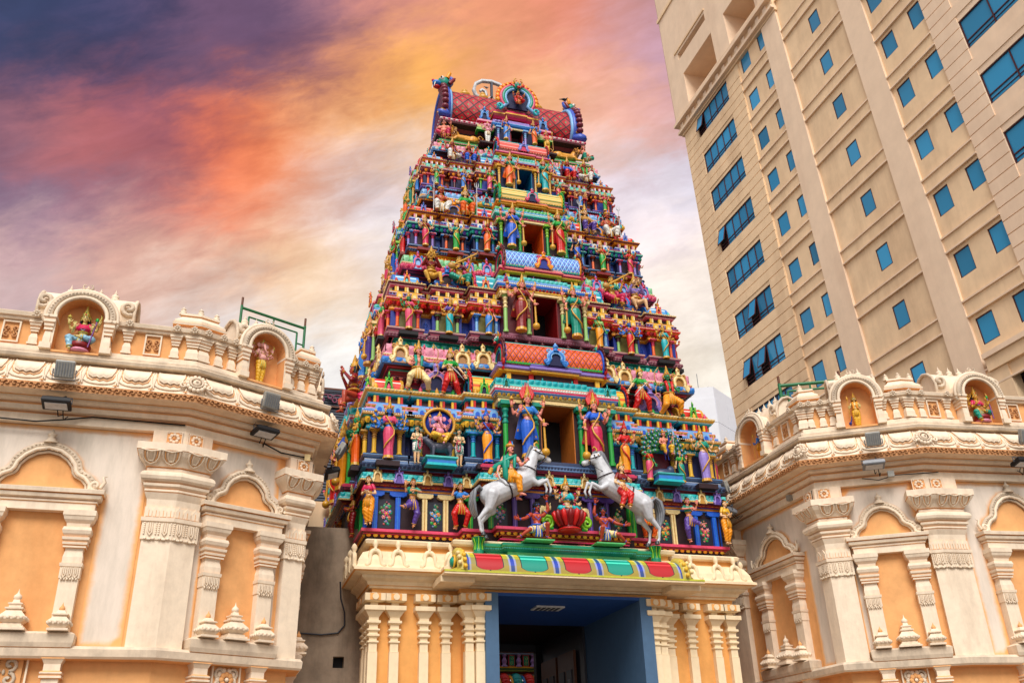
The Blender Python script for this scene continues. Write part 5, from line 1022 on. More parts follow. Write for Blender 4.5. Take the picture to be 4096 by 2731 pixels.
figure('GS',sex='m',dress='dhoti',crown='short',head='elephant',belly=1,arms=[S_(-1,(-.16,-.0,.63),(-.15,-.12,.66),(0,-.2,1),curl=.1),S_(1,(.16,.0,.62),(.15,-.12,.60),(.1,-.8,.1),curl=.3),S_(-1,(-.20,.03,.70),(-.24,-.01,.80)),S_(1,(.20,.03,.70),(.24,-.01,.80))],extra=[('emblems',tokens)])
def boygar(b,I):
    for k in range(15):
        a=2*PI*k/15; b.sph((.05+.05*cos(a),-.13,.50+.14*sin(a)),.022,'rose' if k%2 else 'pink',5,4)
figure('BO',sex='m',dress='short',crown='none',arms=[S_(-1,(-.14,-.0,.65),(-.01,-.11,.62),(1,-.3,0)),S_(1,(.14,.0,.65),(.06,-.12,.60),(-.5,-.5,-.2))],extra=[('garland',boygar)])
FIG['MS']=None
def spear(b,I): b.tube([(-.20,-.12,.1),(-.19,-.10,.9)],.009,'gold',6); b.lathe([(.01,.86),(.035,.92),(.001,1.02)],(-.19,-.1,0),'gold',6)
figure('MS',sex='m',dress='dhoti',crown='tall',lean=(.03,0),arms=[S_(-1,(-.16,-.02,.66),(-.18,-.10,.60),(0,-.2,.8),curl=.8),S_(1,(.15,.0,.64),(.13,-.12,.60),(0,-.2,1),curl=.1)],extra=[('spear',spear),('vest',vest)])
def bow(b,I):
    w_=Vector(I['arms'][1]['w']); b.tube([(w_.x-.03,w_.y-.02,w_.z-.33),(w_.x+.05,w_.y-.02,w_.z-.22),(w_.x+.05,w_.y-.02,w_.z-.08),(w_.x+.01,w_.y-.02,w_.z),(w_.x+.05,w_.y-.02,w_.z+.1),(w_.x+.05,w_.y-.02,w_.z+.22),(w_.x-.04,w_.y-.02,w_.z+.34)],.009,'ochre',6); b.tube([(w_.x-.03,w_.y-.02,w_.z-.33),(w_.x-.04,w_.y-.02,w_.z+.34)],.002,'cream',3)
figure('AM',sex='m',dress='dhoti',crown='tall',P=(0,.02,.40),lean=(.02,0),turn=.3,arms=[S_(-1,(-.16,-.02,.52),(-.13,-.11,.46),(0,-.2,1),curl=.8),S_(1,(.18,-.04,.58),(.28,-.10,.56),(1,-.1,.1),curl=.6)],legs=[dict(k=(-.15,-.11,.25),a=(-.18,-.02,.04),t=(-.22,-.08,.02)),dict(k=(.15,-.12,.18),a=(.20,.03,.05),t=(.22,.06,.01))],extra=[('bow',bow),('vest',vest)])
def sword(b,I):
    w_=Vector(I['arms'][0]['w']); b.tube([w_+Vector((0,-.01,.02)),w_+Vector((.18,-.03,-.16)),w_+Vector((.30,-.03,-.30))],[.012,.014,.003],'silver',5)
figure('AF',sex='f',dress='dhoti',crown='short',P=(0,.0,.46),lean=(-.05,0),turn=-.5,arms=[S_(-1,(-.16,-.06,.56),(-.08,-.14,.60),(1,-.2,-.3),curl=.8),S_(1,(.17,.0,.60),(.26,-.03,.48),(.4,0,-1),curl=.3)],legs=[dict(k=(-.10,-.10,.28),a=(-.15,-.02,.05),t=(-.22,-.06,.02)),dict(k=(.10,-.05,.25),a=(.18,.03,.05),t=(.24,-.02,.02))],extra=[('sword',sword)])
# kneeling man with one arm raised
figure('ST',sex='m',dress='short',crown='curly',muscle=1,P=(0,.03,.24),lean=(.03,0),turn=.25,voxel=.0095,arms=[S_(-1,(-.23,-.03,.40),(-.37,-.08,.36),(-1,-.1,.3),curl=.1,hs=1.3),S_(1,(.21,-.02,.58),(.18,-.04,.76),(0,-.1,1),curl=.8,hs=1.3)],legs=[dict(k=(-.20,-.13,.17),a=(-.36,-.08,.05),t=(-.44,-.10,.02)),dict(k=(.13,-.20,.27),a=(.14,-.10,.05),t=(.20,-.17,.015))])
# riders
def rein(b,I): pass
def sabre(b,I):
    w_=Vector(I['arms'][0]['w']); b.tube([w_+Vector((0,-.01,.03)),w_+Vector((.03,-.02,-.08)),w_+Vector((.12,-.03,-.18)),w_+Vector((.26,-.03,-.22))],[.01,.016,.018,.002],'silver',5); b.tube([w_+Vector((-.03,-.01,0)),w_+Vector((.03,-.01,0))],.01,'gold',5)
def drape(b,I):
    S0=I['sho']; b.tube([S0+Vector((.08,-.04,.02)),S0+Vector((-.04,-.07,-.05)),S0+Vector((-.13,-.02,-.10)),S0+Vector((-.22,.03,-.16)),S0+Vector((-.30,.04,-.22))],[.025,.034,.045,.06,.03],'green',7); b.tube([S0+Vector((-.09,-.03,.0)),S0+Vector((-.10,-.05,-.15)),S0+Vector((-.09,-.05,-.32)),S0+Vector((-.06,-.05,-.40))],[.04,.045,.05,.03],'green',7); b.tube([S0+Vector((-.29,.02,-.18)),S0+Vector((-.33,.03,-.27))],.035,'gold',6)
figure('RM',sex='m',dress='dhoti',crown='turban',P=(0,.0,.40),lean=(.02,0),turn=.5,muscle=.4,arms=[S_(-1,(-.18,-.02,.50),(-.22,-.06,.38),(-.1,-.1,-1),curl=.8),S_(1,(.16,-.06,.52),(.22,-.10,.56),(.5,-.1,.6),curl=.8)],legs=[dict(k=(.10,-.12,.30),a=(.12,-.13,.05),t=(.21,-.15,.02)),dict(k=(.12,.12,.30),a=(.12,.13,.06),t=(.2,.13,.03))],extra=[('sabre',sabre),('shawl',drape),('vest',vest)])
figure('RF',sex='f',dress='dhoti',crown='tall',P=(0,.0,.40),lean=(-.03,0),turn=-.2,arms=[S_(-1,(-.15,-.06,.52),(-.10,-.13,.54),(.6,-.2,.1),curl=.8),S_(1,(.16,-.04,.50),(.12,-.12,.44),(-.4,-.3,-.2),curl=.8)],legs=[dict(k=(-.10,-.12,.27),a=(-.05,-.13,.04),t=(-.02,-.2,.02)),dict(k=(.04,-.13,.24),a=(.12,-.13,.02),t=(.16,-.19,.0))])
# ================================================================ animals
def ell(b,c,r,m='white',seg=10,rings=7,rot=None): b.sph(c,r,m,seg,rings,rot)
def horse_parts():
    """rearing horse, faces +x, stands on its hind hooves at the origin; body length about 1.5"""
    J=dict(rump=(.22,0,.72),croup=(.40,0,.86),mid=(.66,0,.98),chest=(.92,0,1.16),neck0=(1.0,0,1.30),neck1=(1.06,0,1.50),poll=(1.10,0,1.66),muz=(1.38,0,1.53))
    def fill(b):
        ell(b,(.28,0,.76),(.235,.19,.215),seg=14,rings=9); cap(b,(.30,0,.78),(.62,0,.94),.21,.20,seg=14); cap(b,(.62,0,.94),(.90,0,1.10),.20,.205,seg=14); ell(b,(.95,0,1.14),(.17,.17,.20),seg=12,rings=8)
        for s in(-1,1): ell(b,(.92,.07*s,1.14),(.10,.08,.14))
        cap(b,(.94,0,1.20),(1.03,0,1.42),.18,.13,seg=12); cap(b,(1.03,0,1.42),(1.10,0,1.60),.13,.10,seg=12)
        ell(b,(1.14,0,1.62),(.105,.078,.10)); cap(b,(1.16,0,1.62),(1.36,0,1.51),.085,.056,seg=10); ell(b,(1.385,0,1.495),(.06,.052,.055)); ell(b,(1.19,0,1.56),(.075,.06,.075)); cap(b,(1.22,0,1.555),(1.33,0,1.47),.03,.022,seg=8)
        for s in(-1,1):
            cap(b,(1.09,.035*s,1.68),(1.08,.045*s,1.76),.022,.006,seg=6); ell(b,(1.18,.055*s,1.635),(.018,.012,.016),seg=6,rings=4)
            # hind leg: thigh, stifle, hock, shank, hoof
            y=.10*s; dx=.10 if s>0 else 0; 
            cap(b,(.26,y,.74),(.20+dx,y,.50),.15,.085); cap(b,(.20+dx,y,.52),(.02+dx,y,.30),.068,.036); ell(b,(.01+dx,y,.29),(.04,.03,.045)); cap(b,(.01+dx,y,.29),(.04+dx,y,.09),.032,.025); cap(b,(.04+dx,y,.09),(.07+dx,y,.045),.03,.028)
            # fore leg
            y=.11*s; u=.0 if s<0 else .07
            cap(b,(.97,y,1.08),(1.13,y,.99+u),.075,.048); cap(b,(1.13,y,.99+u),(1.30,y,1.08+u),.044,.034); ell(b,(1.30,y,1.08+u),(.036,.03,.036)); cap(b,(1.30,y,1.08+u),(1.37,y,.90+u),.028,.023); cap(b,(1.37,y,.90+u),(1.35,y,.84+u),.026,.022)
    body=blob(fill,.016,2,'body')
    parts=[('body',body)]
    b=MB()
    for s in(-1,1):
        y=.10*s; dx=.10 if s>0 else 0; b.lathe([(.048,0),(.036,.05),(.034,.06)],(.085+dx,y,-.0),'dgrey',9); y=.11*s; u=.0 if s<0 else .07; b.lathe([(.034,0),(.04,.05),(.038,.055)],(1.345,y,.775+u),'dgrey',9)
    parts.append(('hoof',b.mesh('hoof')))
    b=MB()
    for k in range(15):
        t=k/14; x=.92+.17*t+.02; z=1.30+.40*t; x0=.90+.16*t; b.tube([(x0+.06,0,z+.02),(x0-.02,-.03,z+.03),(x0-.06,-.06,z-.03),(x0-.06,-.075,z-.10)],[.03,.035,.028,.006],'grey',5)
    for k in range(4): b.tube([(1.09+.02*k,0,1.70),(1.15+.01*k,(k-1.5)*.02,1.74),(1.20,(k-1.5)*.02,1.67)],[.02,.018,.004],'grey',5)
    parts.append(('mane',b.mesh('mane')))
    b=MB()
    for k in range(7):
        y=(k-3)*.018; b.tube([(.12,y,.80),(.02,y*1.6,.88),(-.06,y*2.2,.80),(-.09,y*2.6,.62),(-.06,y*2.4,.44),(-.02,y*2,.34)],[.025,.032,.036,.034,.026,.006],'silver2' if k%2 else 'grey',5)
    parts.append(('tail',b.mesh('tail')))
    b=MB()
    def ring(c,n_,r,t,m,ry=None):
        q=Vector(n_).normalized().to_track_quat('Z','Y').to_matrix(); b.tube([Vector(c)+q@Vector((r*cos(2*PI*k/16),(ry or r)*sin(2*PI*k/16),0)) for k in range(16)],t,m,5,True)
    ring((1.30,0,1.545),(.87,0,-.45),.074,.008,'dark'); ring((1.13,0,1.62),(.4,0,.75),.110,.008,'dark',.09); ring((.985,0,1.27),(.35,0,.9),.172,.011,'dark',.165); ring((.55,0,.90),(.88,0,.45),.215,.014,'dark',.21)
    for s in(-1,1):
        b.tube([(1.31,.068*s,1.56),(1.20,.084*s,1.60),(1.10,.09*s,1.64)],.007,'dark',5); b.tube([(1.33,.05*s,1.50),(1.15,.11*s,1.36),(.98,.13*s,1.28),(.85,.12*s,1.2)],.006,'dark',5); b.sph((1.31,.076*s,1.53),.016,'gold',6,4); b.sph((1.12,.075*s,1.66),.016,'gold',6,4); b.sph((1.205,.084*s,1.645),.015,'black',6,4); b.sph((1.20,.078*s,1.648),.020,'white',6,4)
        b.sph((1.395,.03*s,1.515),.009,'dred',5,4)
    b.tube([(1.13,0,1.71),(1.12,0,1.80),(1.17,0,1.84),(1.20,0,1.80)],[.02,.022,.016,.005],'gold',6); b.box(1.33,1.39,-.02,.02,1.462,1.474,'dred')
    parts.append(('bridle',b.mesh('bridle')))
    return parts
PAL.update(silver2=(168,172,178),horse=(206,208,212))
FIG['HORSE']=horse_parts()
def lion():
    def fill(b):
        cap(b,(-.42,0,.16),(.18,0,.18),.13,.12,seg=12); ell(b,(-.42,0,.17),(.16,.14,.15)); ell(b,(.24,0,.26),(.14,.14,.18)); cap(b,(.28,0,.34),(.36,-.02,.44),.11,.09); ell(b,(.40,-.03,.46),(.10,.09,.10)); ell(b,(.48,-.05,.43),(.06,.055,.045)); ell(b,(.46,-.05,.385),(.045,.045,.022))
        for s in(-1,1): cap(b,(.22,.1*s,.12),(.30,.1*s,.05),.06,.045); cap(b,(.28,.1*s,.045),(.52,.1*s,.04),.045,.035); ell(b,(.55,.1*s,.04),(.05,.04,.035)); ell(b,(-.36,.12*s,.13),(.15,.07,.13)); cap(b,(-.3,.14*s,.04),(-.1,.15*s,.035),.045,.035); ell(b,(-.08,.15*s,.035),(.045,.035,.03))
    p=[('body',blob(fill,.014,2,'body'))]
    b=MB(); rr=random.Random(5)
    for k in range(70):
        a=rr.random()*2*PI; t=rr.random(); c=Vector((.30+.06*t,-.02,.40)); d=Vector((-.35+.25*t,cos(a),sin(a))); s=c+d*.10; b.tube([s,c+d*.16+Vector((-.02,0,-.02)),c+d*.19+Vector((-.03,0,-.07))],[.034,.028,.005],'dgold',5)
    p.append(('mane',b.mesh('mane')))
    b=MB(); b.tube([(-.54,.02,.14),(-.68,.0,.16),(-.74,-.02,.30),(-.64,-.03,.38),(-.55,-.03,.32),(-.60,-.03,.25)],[.028,.024,.022,.02,.018,.02],'amber2',6); b.sph((-.6,-.03,.24),.04,'dgold',6,5); p.append(('tail',b.mesh('tail')))
    b=MB(); b.box(.44,.53,-.09,-.01,.395,.415,'red')
    for s in(-1,1): b.sph((.47,-.03+.045*s,.485),.014,'black',5,4); b.sph((.36,-.03+.09*s,.54),(.02,.03,.03),'amber2',6,4); b.tube([(.50,-.05+.025*s,.42),(.50,-.05+.025*s,.39)],[.008,.002],'white',4)
    b.sph((.535,-.05,.455),.018,'dark',6,4); p.append(('face',b.mesh('face')))
    return p
PAL.update(amber2=(226,158,52),rat=(74,78,96))
FIG['LION']=lion()
def peafan():
    b=MB()
    for row,(r0,n,s) in enumerate(((.44,15,.088),(.33,12,.082),(.22,9,.075))):
        for k in range(n):
            a=R(-12+204*k/(n-1)); x=r0*cos(a); z=.30+r0*sin(a); q=Matrix.Rotation(-(a-PI/2),3,'Y'); b.sph((x,.10-.035*row,z),(s*.72,.022,s*1.25),'dgreen' if (k+row)%2 else 'green3',8,5,rot=q); b.sph((x*1.06,.08-.035*row,.30+r0*sin(a)*1.06),(s*.36,.02,s*.42),'sky' ,6,4); b.sph((x*1.06,.065-.035*row,.30+r0*sin(a)*1.06),(s*.2,.015,s*.22),'yellow',5,3)
    f=[('tail_fan',b.mesh('tail_fan'))]
    def fill(b):
        ell(b,(0,-.05,.22),(.07,.10,.09)); cap(b,(0,-.10,.26),(.03,-.17,.40),.04,.025); cap(b,(.03,-.17,.40),(.02,-.19,.52),.025,.02); ell(b,(.015,-.205,.54),(.024,.032,.024)); cap(b,(.01,-.23,.54),(.0,-.265,.525),.01,.004,seg=6)
        for s in(-1,1): cap(b,(.035*s,-.05,.17),(.04*s,-.06,.03),.015,.012,seg=6); cap(b,(.04*s,-.06,.02),(.045*s,-.12,.01),.012,.008,seg=6)
    f.insert(0,('body',blob(fill,.011,1,'body'))); return f
PAL.update(green3=(40,120,60))
FIG['PEA']=peafan()
def rat():
    def fill(b):
        ell(b,(0,0,.30),(.26,.12,.13)); ell(b,(-.16,0,.3),(.14,.12,.13)); cap(b,(.18,0,.34),(.30,0,.42),.09,.07); ell(b,(.34,0,.46),(.09,.065,.065)); cap(b,(.38,0,.46),(.47,0,.45),.04,.016)
        for s in(-1,1):
            ell(b,(.29,.06*s,.53),(.03,.014,.035),seg=7,rings=5); cap(b,(.16,.09*s,.26),(.18,.10*s,.04),.05,.022); cap(b,(-.18,.09*s,.26),(-.22,.10*s,.12),.07,.03); cap(b,(-.22,.10*s,.12),(-.18,.10*s,.03),.028,.02)
    f=[('body',blob(fill,.014,2,'body'))]; b=MB(); b.tube([(-.28,0,.32),(-.4,-.02,.26),(-.46,-.04,.34),(-.40,-.04,.42)],[.022,.016,.012,.004],'rat',5); f.append(('tail',b.mesh('tail'))); return f
FIG['RAT']=rat()
def elephant():
    def fill(b):
        ell(b,(-.1,0,.34),(.22,.15,.18)); ell(b,(.16,0,.44),(.12,.11,.13)); 
        for s in(-1,1): ell(b,(.12,.12*s,.44),(.03,.07,.10)); cap(b,(.0,.09*s,.25),(.02,.09*s,.04),.06,.05); cap(b,(-.22,.09*s,.25),(-.24,.09*s,.04),.06,.05)
        P=[(.24,0,.42),(.30,0,.34),(.33,0,.46),(.30,0,.60),(.33,0,.66)]; r=[.05,.04,.034,.028,.022]
        for i in range(4): cap(b,P[i],P[i+1],r[i],r[i+1])
    f=[('body',blob(fill,.014,2,'body'))]; b=MB()
    for s in(-1,1): b.tube([(.24,.05*s,.40),(.33,.06*s,.38)],[.018,.005],'cream',5); b.sph((.23,.07*s,.48),.012,'black',5,4)
    f.append(('tusk',b.mesh('tusk'))); return f
FIG['ELE']=elephant()
def bird():
    def fill(b): ell(b,(0,0,.1),(.09,.05,.05)); cap(b,(.06,0,.12),(.10,0,.17),.03,.025,seg=6); ell(b,(.11,0,.18),(.03,.022,.024)); cap(b,(.13,0,.18),(.17,0,.175),.009,.003,seg=5); cap(b,(-.06,0,.1),(-.18,0,.07),.03,.012,seg=6); cap(b,(.01,.02,.07),(.01,.02,.0),.007,.005,seg=5); cap(b,(.01,-.02,.07),(.01,-.02,.0),.007,.005,seg=5)
    return [('body',blob(fill,.007,1,'body'))]
FIG['BIRD']=bird()
# ================================================================ cream corner shrines left and right of the gate
CW=paint('cream_plaster',(234,218,200),.8,.10,.3,5,(150,132,112),.35,.15)
CS=paint('cream_moulding',(240,221,195),.72,.10,.3,8,(150,120,92),.38,.2)
CO=paint('orange_plaster',(236,176,116),.85,.16,.35,3.5,(196,124,66),.4,.12)
CT=paint('terracotta_relief',(204,148,100),.8,.3,.4,20,(120,80,50),.4,.15)
CG=paint('weathered_moulding',(226,206,180),.8,.2,.4,6,(110,100,90),.6,.15)
def aura_mat():
    m,nt,b=new_mat('cream_plaster_with_orange_edges'); n=nt.nodes; l=nt.links
    a=n.new('ShaderNodeAttribute'); a.attribute_name='aura'; t=n.new('ShaderNodeTexCoord'); no=n.new('ShaderNodeTexNoise'); no.inputs['Scale'].default_value=6; no.inputs['Detail'].default_value=8; no.inputs['Roughness'].default_value=.7; l.new(t.outputs['Object'],no.inputs['Vector'])
    mp=n.new('ShaderNodeMapping'); mp.inputs['Scale'].default_value=(1.5,1.5,.3); l.new(t.outputs['Object'],mp.inputs[0]); n2=n.new('ShaderNodeTexNoise'); n2.inputs['Scale'].default_value=2.2; n2.inputs['Detail'].default_value=9; n2.inputs['Roughness'].default_value=.7; l.new(mp.outputs[0],n2.inputs['Vector'])
    ma=n.new('ShaderNodeMath'); ma.operation='MULTIPLY_ADD'; l.new(no.outputs['Fac'],ma.inputs[0]); ma.inputs[1].default_value=.7; ma.inputs[2].default_value=-.35
    ad=n.new('ShaderNodeMath'); ad.operation='ADD'; l.new(a.outputs['Fac'],ad.inputs[0]); l.new(ma.outputs[0],ad.inputs[1])
    mr=n.new('ShaderNodeMapRange'); mr.interpolation_type='SMOOTHSTEP'; mr.inputs[1].default_value=.25; mr.inputs[2].default_value=1.0; l.new(ad.outputs[0],mr.inputs[0])
    c1=n.new('ShaderNodeMix'); c1.data_type='RGBA'; r=n.new('ShaderNodeMapRange'); r.inputs[1].default_value=.42; r.inputs[2].default_value=.68; l.new(n2.outputs['Fac'],r.inputs[0]); l.new(r.outputs[0],c1.inputs['Factor']); c1.inputs['A'].default_value=(*lin((228,214,198)),1); c1.inputs['B'].default_value=(*lin((204,192,176)),1)
    mx=n.new('ShaderNodeMix'); mx.data_type='RGBA'; l.new(mr.outputs[0],mx.inputs['Factor']); l.new(c1.outputs['Result'],mx.inputs['A']); mx.inputs['B'].default_value=(*lin((238,176,112)),1)
    l.new(mx.outputs['Result'],b.inputs['Base Color']); b.inputs['Roughness'].default_value=.85; b.inputs['Specular IOR Level'].default_value=.15
    bp=n.new('ShaderNodeBump'); bp.inputs['Strength'].default_value=.25; bp.inputs['Distance'].default_value=.01; l.new(no.outputs['Fac'],bp.inputs['Height']); l.new(bp.outputs[0],b.inputs['Normal']); return m
AUR=aura_mat()
def apanel(parent,Mx,x0,x1,z0,z1,y,w_=.13,fl=(1,1,1,1),name='wall_panel'):
    b=MB(Mx); w_=min(w_,(x1-x0)*.45); xs=[x0]+([x0+w_] if fl[0] else [])+([x1-w_] if fl[1] else [])+[x1]; zs=[z0]+([z0+w_] if fl[2] else [])+([z1-w_] if fl[3] else [])+[z1]
    vs=[];at=[]
    for z in zs:
        for x in xs:
            vs.append((x,y,z)); at.append(1. if ((x==x0 and fl[0]) or (x==x1 and fl[1]) or (z==z0 and fl[2]) or (z==z1 and fl[3])) else 0.)
    n=len(xs); b.add(vs,[(j*n+i,j*n+i+1,(j+1)*n+i+1,(j+1)*n+i) for j in range(len(zs)-1) for i in range(n-1)],AUR); b.att=at; return b.build(name,parent)
def wstack(b,pts,lev,m,back=.16):
    P=[V2(p) for p in pts]; ts=[(P[i+1]-P[i]).normalized() for i in range(len(P)-1)]; ns=[Vector((t.y,-t.x)) for t in ts]; rings=[]
    for l in lev:
        z,o=l[0],l[1]
        def off(d):
            Q=[P[0]-ts[0]*o+ns[0]*d]
            for i in range(1,len(P)-1): Q.append(P[i]+(ns[i-1]+ns[i])*(d/(1+ns[i-1].dot(ns[i]))))
            Q.append(P[-1]+ts[-1]*o+ns[-1]*d); return Q
        q=off(o)+off(-back)[::-1]; rings.append([(a.x,a.y,z) for a in q])
    n=len(rings[0])
    for a in range(len(rings)-1): b.add(rings[a]+rings[a+1],[(i,(i+1)%n,n+(i+1)%n,n+i) for i in range(n)],lev[a][2] if len(lev[a])>2 else m)
    b.add(rings[0],[list(range(n))[::-1]],m); b.add(rings[-1],[list(range(n))],m)
BIG=[(3.74,0),(5.34,0),(5.345,.022),(5.62,.022),(5.625,.045),(5.685,.05,CO),(5.69,.012),(5.86,.012,CO),(5.865,0),(5.98,.01),(6.08,.055,CO),(6.085,.03),(6.10,.06),(6.13,.06,CO),(6.14,.035),(6.16,.06),(6.18,.085),(6.22,.09,CO),(6.235,.06),(6.25,.10),(6.28,.135),(6.33,.15),(6.38,.135),(6.41,.10,CO),(6.42,.07),(6.47,.07),(6.48,.05,CO),(6.49,.09),(6.56,.13),(6.64,.20),(6.70,.235),(6.715,.235,CO),(6.72,.25),(6.84,.25,CO),(6.845,.055),(7.115,.055)]
def big_pilaster(parent,pts,ts):
    b=MB(); wstack(b,pts,BIG,CS); o=b.build('pilaster',parent)
    # petals of the bell, spear row, tassel row and rosettes, per face
    P=[V2(p) for p in pts]
    for i in range(len(P)-1):
        A,B=P[i],P[i+1]; t=(B-A).normalized(); ln=(B-A).length; Mx=Matrix.Translation((A.x,A.y,0))@Matrix.Rotation(math.atan2(t.y,t.x),4,'Z')
        e0=.18 if i==0 else 0; e1=.18 if i==len(P)-2 else 0
        b=MB(Mx); n=max(2,int((ln+e0+e1)/.21)); sp=(ln+e0+e1)/n
        for k in range(n):
            c=-e0+sp*(k+.5); r=sp*.42
            def bo(z): return -(.09+(.04 if z>6.56 else (z-6.49)/.07*.04)+(0 if z<6.56 else (z-6.56)/.08*.07 if z<6.64 else .07+(z-6.64)/.06*.035))-.010
            for r2,zl,tm,tr in((1,6.515,CS,.017),(.72,6.535,CO,.010),(.42,6.56,CS,.015)):
                pp=[(-1,6.70),(-1.02,6.66),(-.92,6.60),(-.6,6.55),(0,zl),(.6,6.55),(.92,6.60),(1.02,6.66),(1,6.70)]; b.tube([(c+x*r*r2,bo(max(z,zl)),max(z,zl)) for x,z in pp],tr,tm,5)
            b.tube([(c-sp/2,-.25,6.715),(c,-.25,6.685),(c+sp/2,-.25,6.715)],.014,CS,5)
        b.build('lotus_petal_relief',o,'stuff')
        b=MB(Mx); n=max(2,int(ln/.105)); sp=ln/n
        for k in range(n):
            c=sp*(k+.5); b.ext([(c-sp*.42,5.70),(c+sp*.42,5.70),(c+sp*.42,5.80),(c,5.88),(c-sp*.42,5.80)],-.03,-.005,CS); b.box(c-.004,c+.004,-.033,-.029,5.66,5.80,CO)
        n=max(2,int(ln/.17)); sp=ln/n
        for k in range(n):
            c=sp*(k+.5); b.tube([(c-.03,-.03,5.60),(c-.033,-.035,5.45),(c,-.04,5.40),(c+.033,-.035,5.45),(c+.03,-.03,5.60)],.011,CS,5); b.tube([(c,-.03,5.60),(c,-.035,5.46)],.012,CS,5)
            for s in(-1,1):
                for q in range(6): b.sph((c+s*sp*.40,-.03,5.59-.032*q),(.016,.014,.019),CS,5,3)
                b.sph((c+s*sp*.28,-.03,5.355),(.03,.016,.022),CS,5,3); b.sph((c+s*sp*.05,-.03,5.345),(.025,.016,.02),CS,5,3)
        b.build('tassel_relief',o,'stuff')
        cs_=[ln-.16] if i==0 else [.16]
        if len(P)==2: cs_=[ln/2]
        for c in cs_:
            b=MB(Mx); b.box(c-.125,c+.125,-.075,-.056,6.865,7.095,CO)
            for q in range(8):
                a=2*PI*q/8; b.sph((c+.062*cos(a),-.085,6.98+.062*sin(a)),(.030,.016,.030),CS,7,4)
            b.sph((c,-.092,6.98),.022,CO,7,5)
            for sx in(-1,1):
                for sz in(-1,1): b.tube(spiral(c+sx*.095,6.98+sz*.09,.022,.006,90,300,7,-.08,sx),.009,CS,4)
            for x0,x1,z0,z1 in((c-.125,c+.125,6.865,6.88),(c-.125,c+.125,7.08,7.095),(c-.125,c-.112,6.88,7.08),(c+.112,c+.125,6.88,7.08)): b.box(x0,x1,-.082,-.056,z0,z1,CS)
            b.build('rosette_panel',o)
    return o
SUBL=[(3.93,0),(4.70,0),(4.705,.012),(4.87,.012),(4.875,.025),(4.925,.03,CO),(4.93,.008),(5.02,.008),(5.12,-.012),(5.15,.0,CO),(5.155,.03),(5.18,.03),(5.185,.012,CO),(5.20,.04),(5.235,.045,CO),(5.245,.025),(5.27,.055),(5.31,.06,CO),(5.32,.03),(5.36,.06),(5.41,.075),(5.46,.06,CO),(5.47,.03),(5.52,.035),(5.57,.075),(5.62,.09),(5.63,.10),(5.71,.10)]
def sub_mesh(hw=.13):
    b=MB(); b.stack([(-hw,0),(hw,0),(hw,.2),(-hw,.2)],SUBL,CS)
    for k in range(3):
        c=(k-1)*hw*.62; b.tube([(c-.025,-.02,4.86),(c-.027,-.025,4.75),(c,-.03,4.70),(c+.027,-.025,4.75),(c+.025,-.02,4.86)],.010,CS,5); b.tube([(c,-.02,4.86),(c,-.025,4.76)],.01,CS,4); 
        for s in(-1,1): b.sph((c+s*.02,-.02,4.69),(.018,.014,.022),CS,5,3)
    return b.mesh('colonette')
SUBM=sub_mesh()
def stupa_mesh(tall):
    b=MB(); 
    if tall: b.lathe([(.20,0),(.20,.03),(.17,.035),(.17,.06),(.14,.065),(.14,.09),(.11,.10),(.17,.15),(.175,.19),(.13,.24),(.09,.29),(.12,.30),(.12,.32),(.08,.33),(.08,.36),(.095,.37),(.095,.385),(.05,.40),(.04,.44)],(0,0,0),CS,sq=True); b.lathe([(.03,.43),(.06,.46),(.055,.50),(.02,.53),(.012,.55),(.001,.60)],(0,0,0),CS,8)
    else: b.lathe([(.14,0),(.14,.03),(.10,.04),(.14,.09),(.145,.13),(.10,.18),(.075,.21),(.11,.22),(.11,.235),(.07,.25),(.045,.29)],(0,0,0),CS,sq=True); b.lathe([(.02,.28),(.042,.31),(.035,.34),(.012,.37),(.001,.41)],(0,0,0),CO,8)
    r=.172 if tall else .142; z=.17 if tall else .11
    for k in range(4):
        for q in range(4):
            u=(q-1.5)*r*.5; p=Matrix.Rotation(k*PI/2,3,'Z')@Vector((u,-r,z)); b.sph(p,(r*.2,r*.2,.03),CS,5,3)
    return b.mesh('stupa_finial')
STT=stupa_mesh(True); STS=stupa_mesh(False)
def carved(b,x0,x1,z0,z1,y,seed,m1=None,m2=None):
    """relief panel with frame and curling leaves"""
    m1=m1 or CS; m2=m2 or CG; cx=(x0+x1)/2; cz=(z0+z1)/2; w_=(x1-x0)/2; h=(z1-z0)/2
    for a,b_,c,d in((x0,x1,z0,z0+.025),(x0,x1,z1-.025,z1),(x0,x0+.025,z0+.025,z1-.025),(x1-.025,x1,z0+.025,z1-.025)): b.box(a,b_,y-.035,y+.02,c,d,m1)
    n=max(1,round(h/w_)) if h>w_ else 1; m=max(1,round(w_/h)) if w_>h else 1
    for i in range(n):
        for j in range(m):
            zz=z0+(z1-z0)*(i+.5)/n; xx=x0+(x1-x0)*(j+.5)/m; r=min(w_/m,h/n)
            for sx in(-1,1):
                for sz in(-1,1):
                    b.tube(spiral(xx+sx*r*.42,zz+sz*r*.42,r*.40,r*.06,-sz*90,sz*400,12,y-.02,sx),r*.12,m2,5)
                b.sph((xx+sx*r*.12,y-.02,zz),(r*.1,.015,r*.16),m2,6,4)
def arch_curve(hw,zb,zt):
    """multifoil arch from the left scroll to the right, as (x,z)"""
    h=zt-zb; L1=[(-hw,zb+.02),(-hw*.98,zb+h*.16),(-hw*.86,zb+h*.30),(-hw*.70,zb+h*.38)]; L2=[(-hw*.64,zb+h*.46),(-hw*.60,zb+h*.62),(-hw*.46,zb+h*.80),(-hw*.26,zb+h*.94),(0,zt)]
    l=L1+L2; return l+[(-x,z) for x,z in l[::-1][1:]]
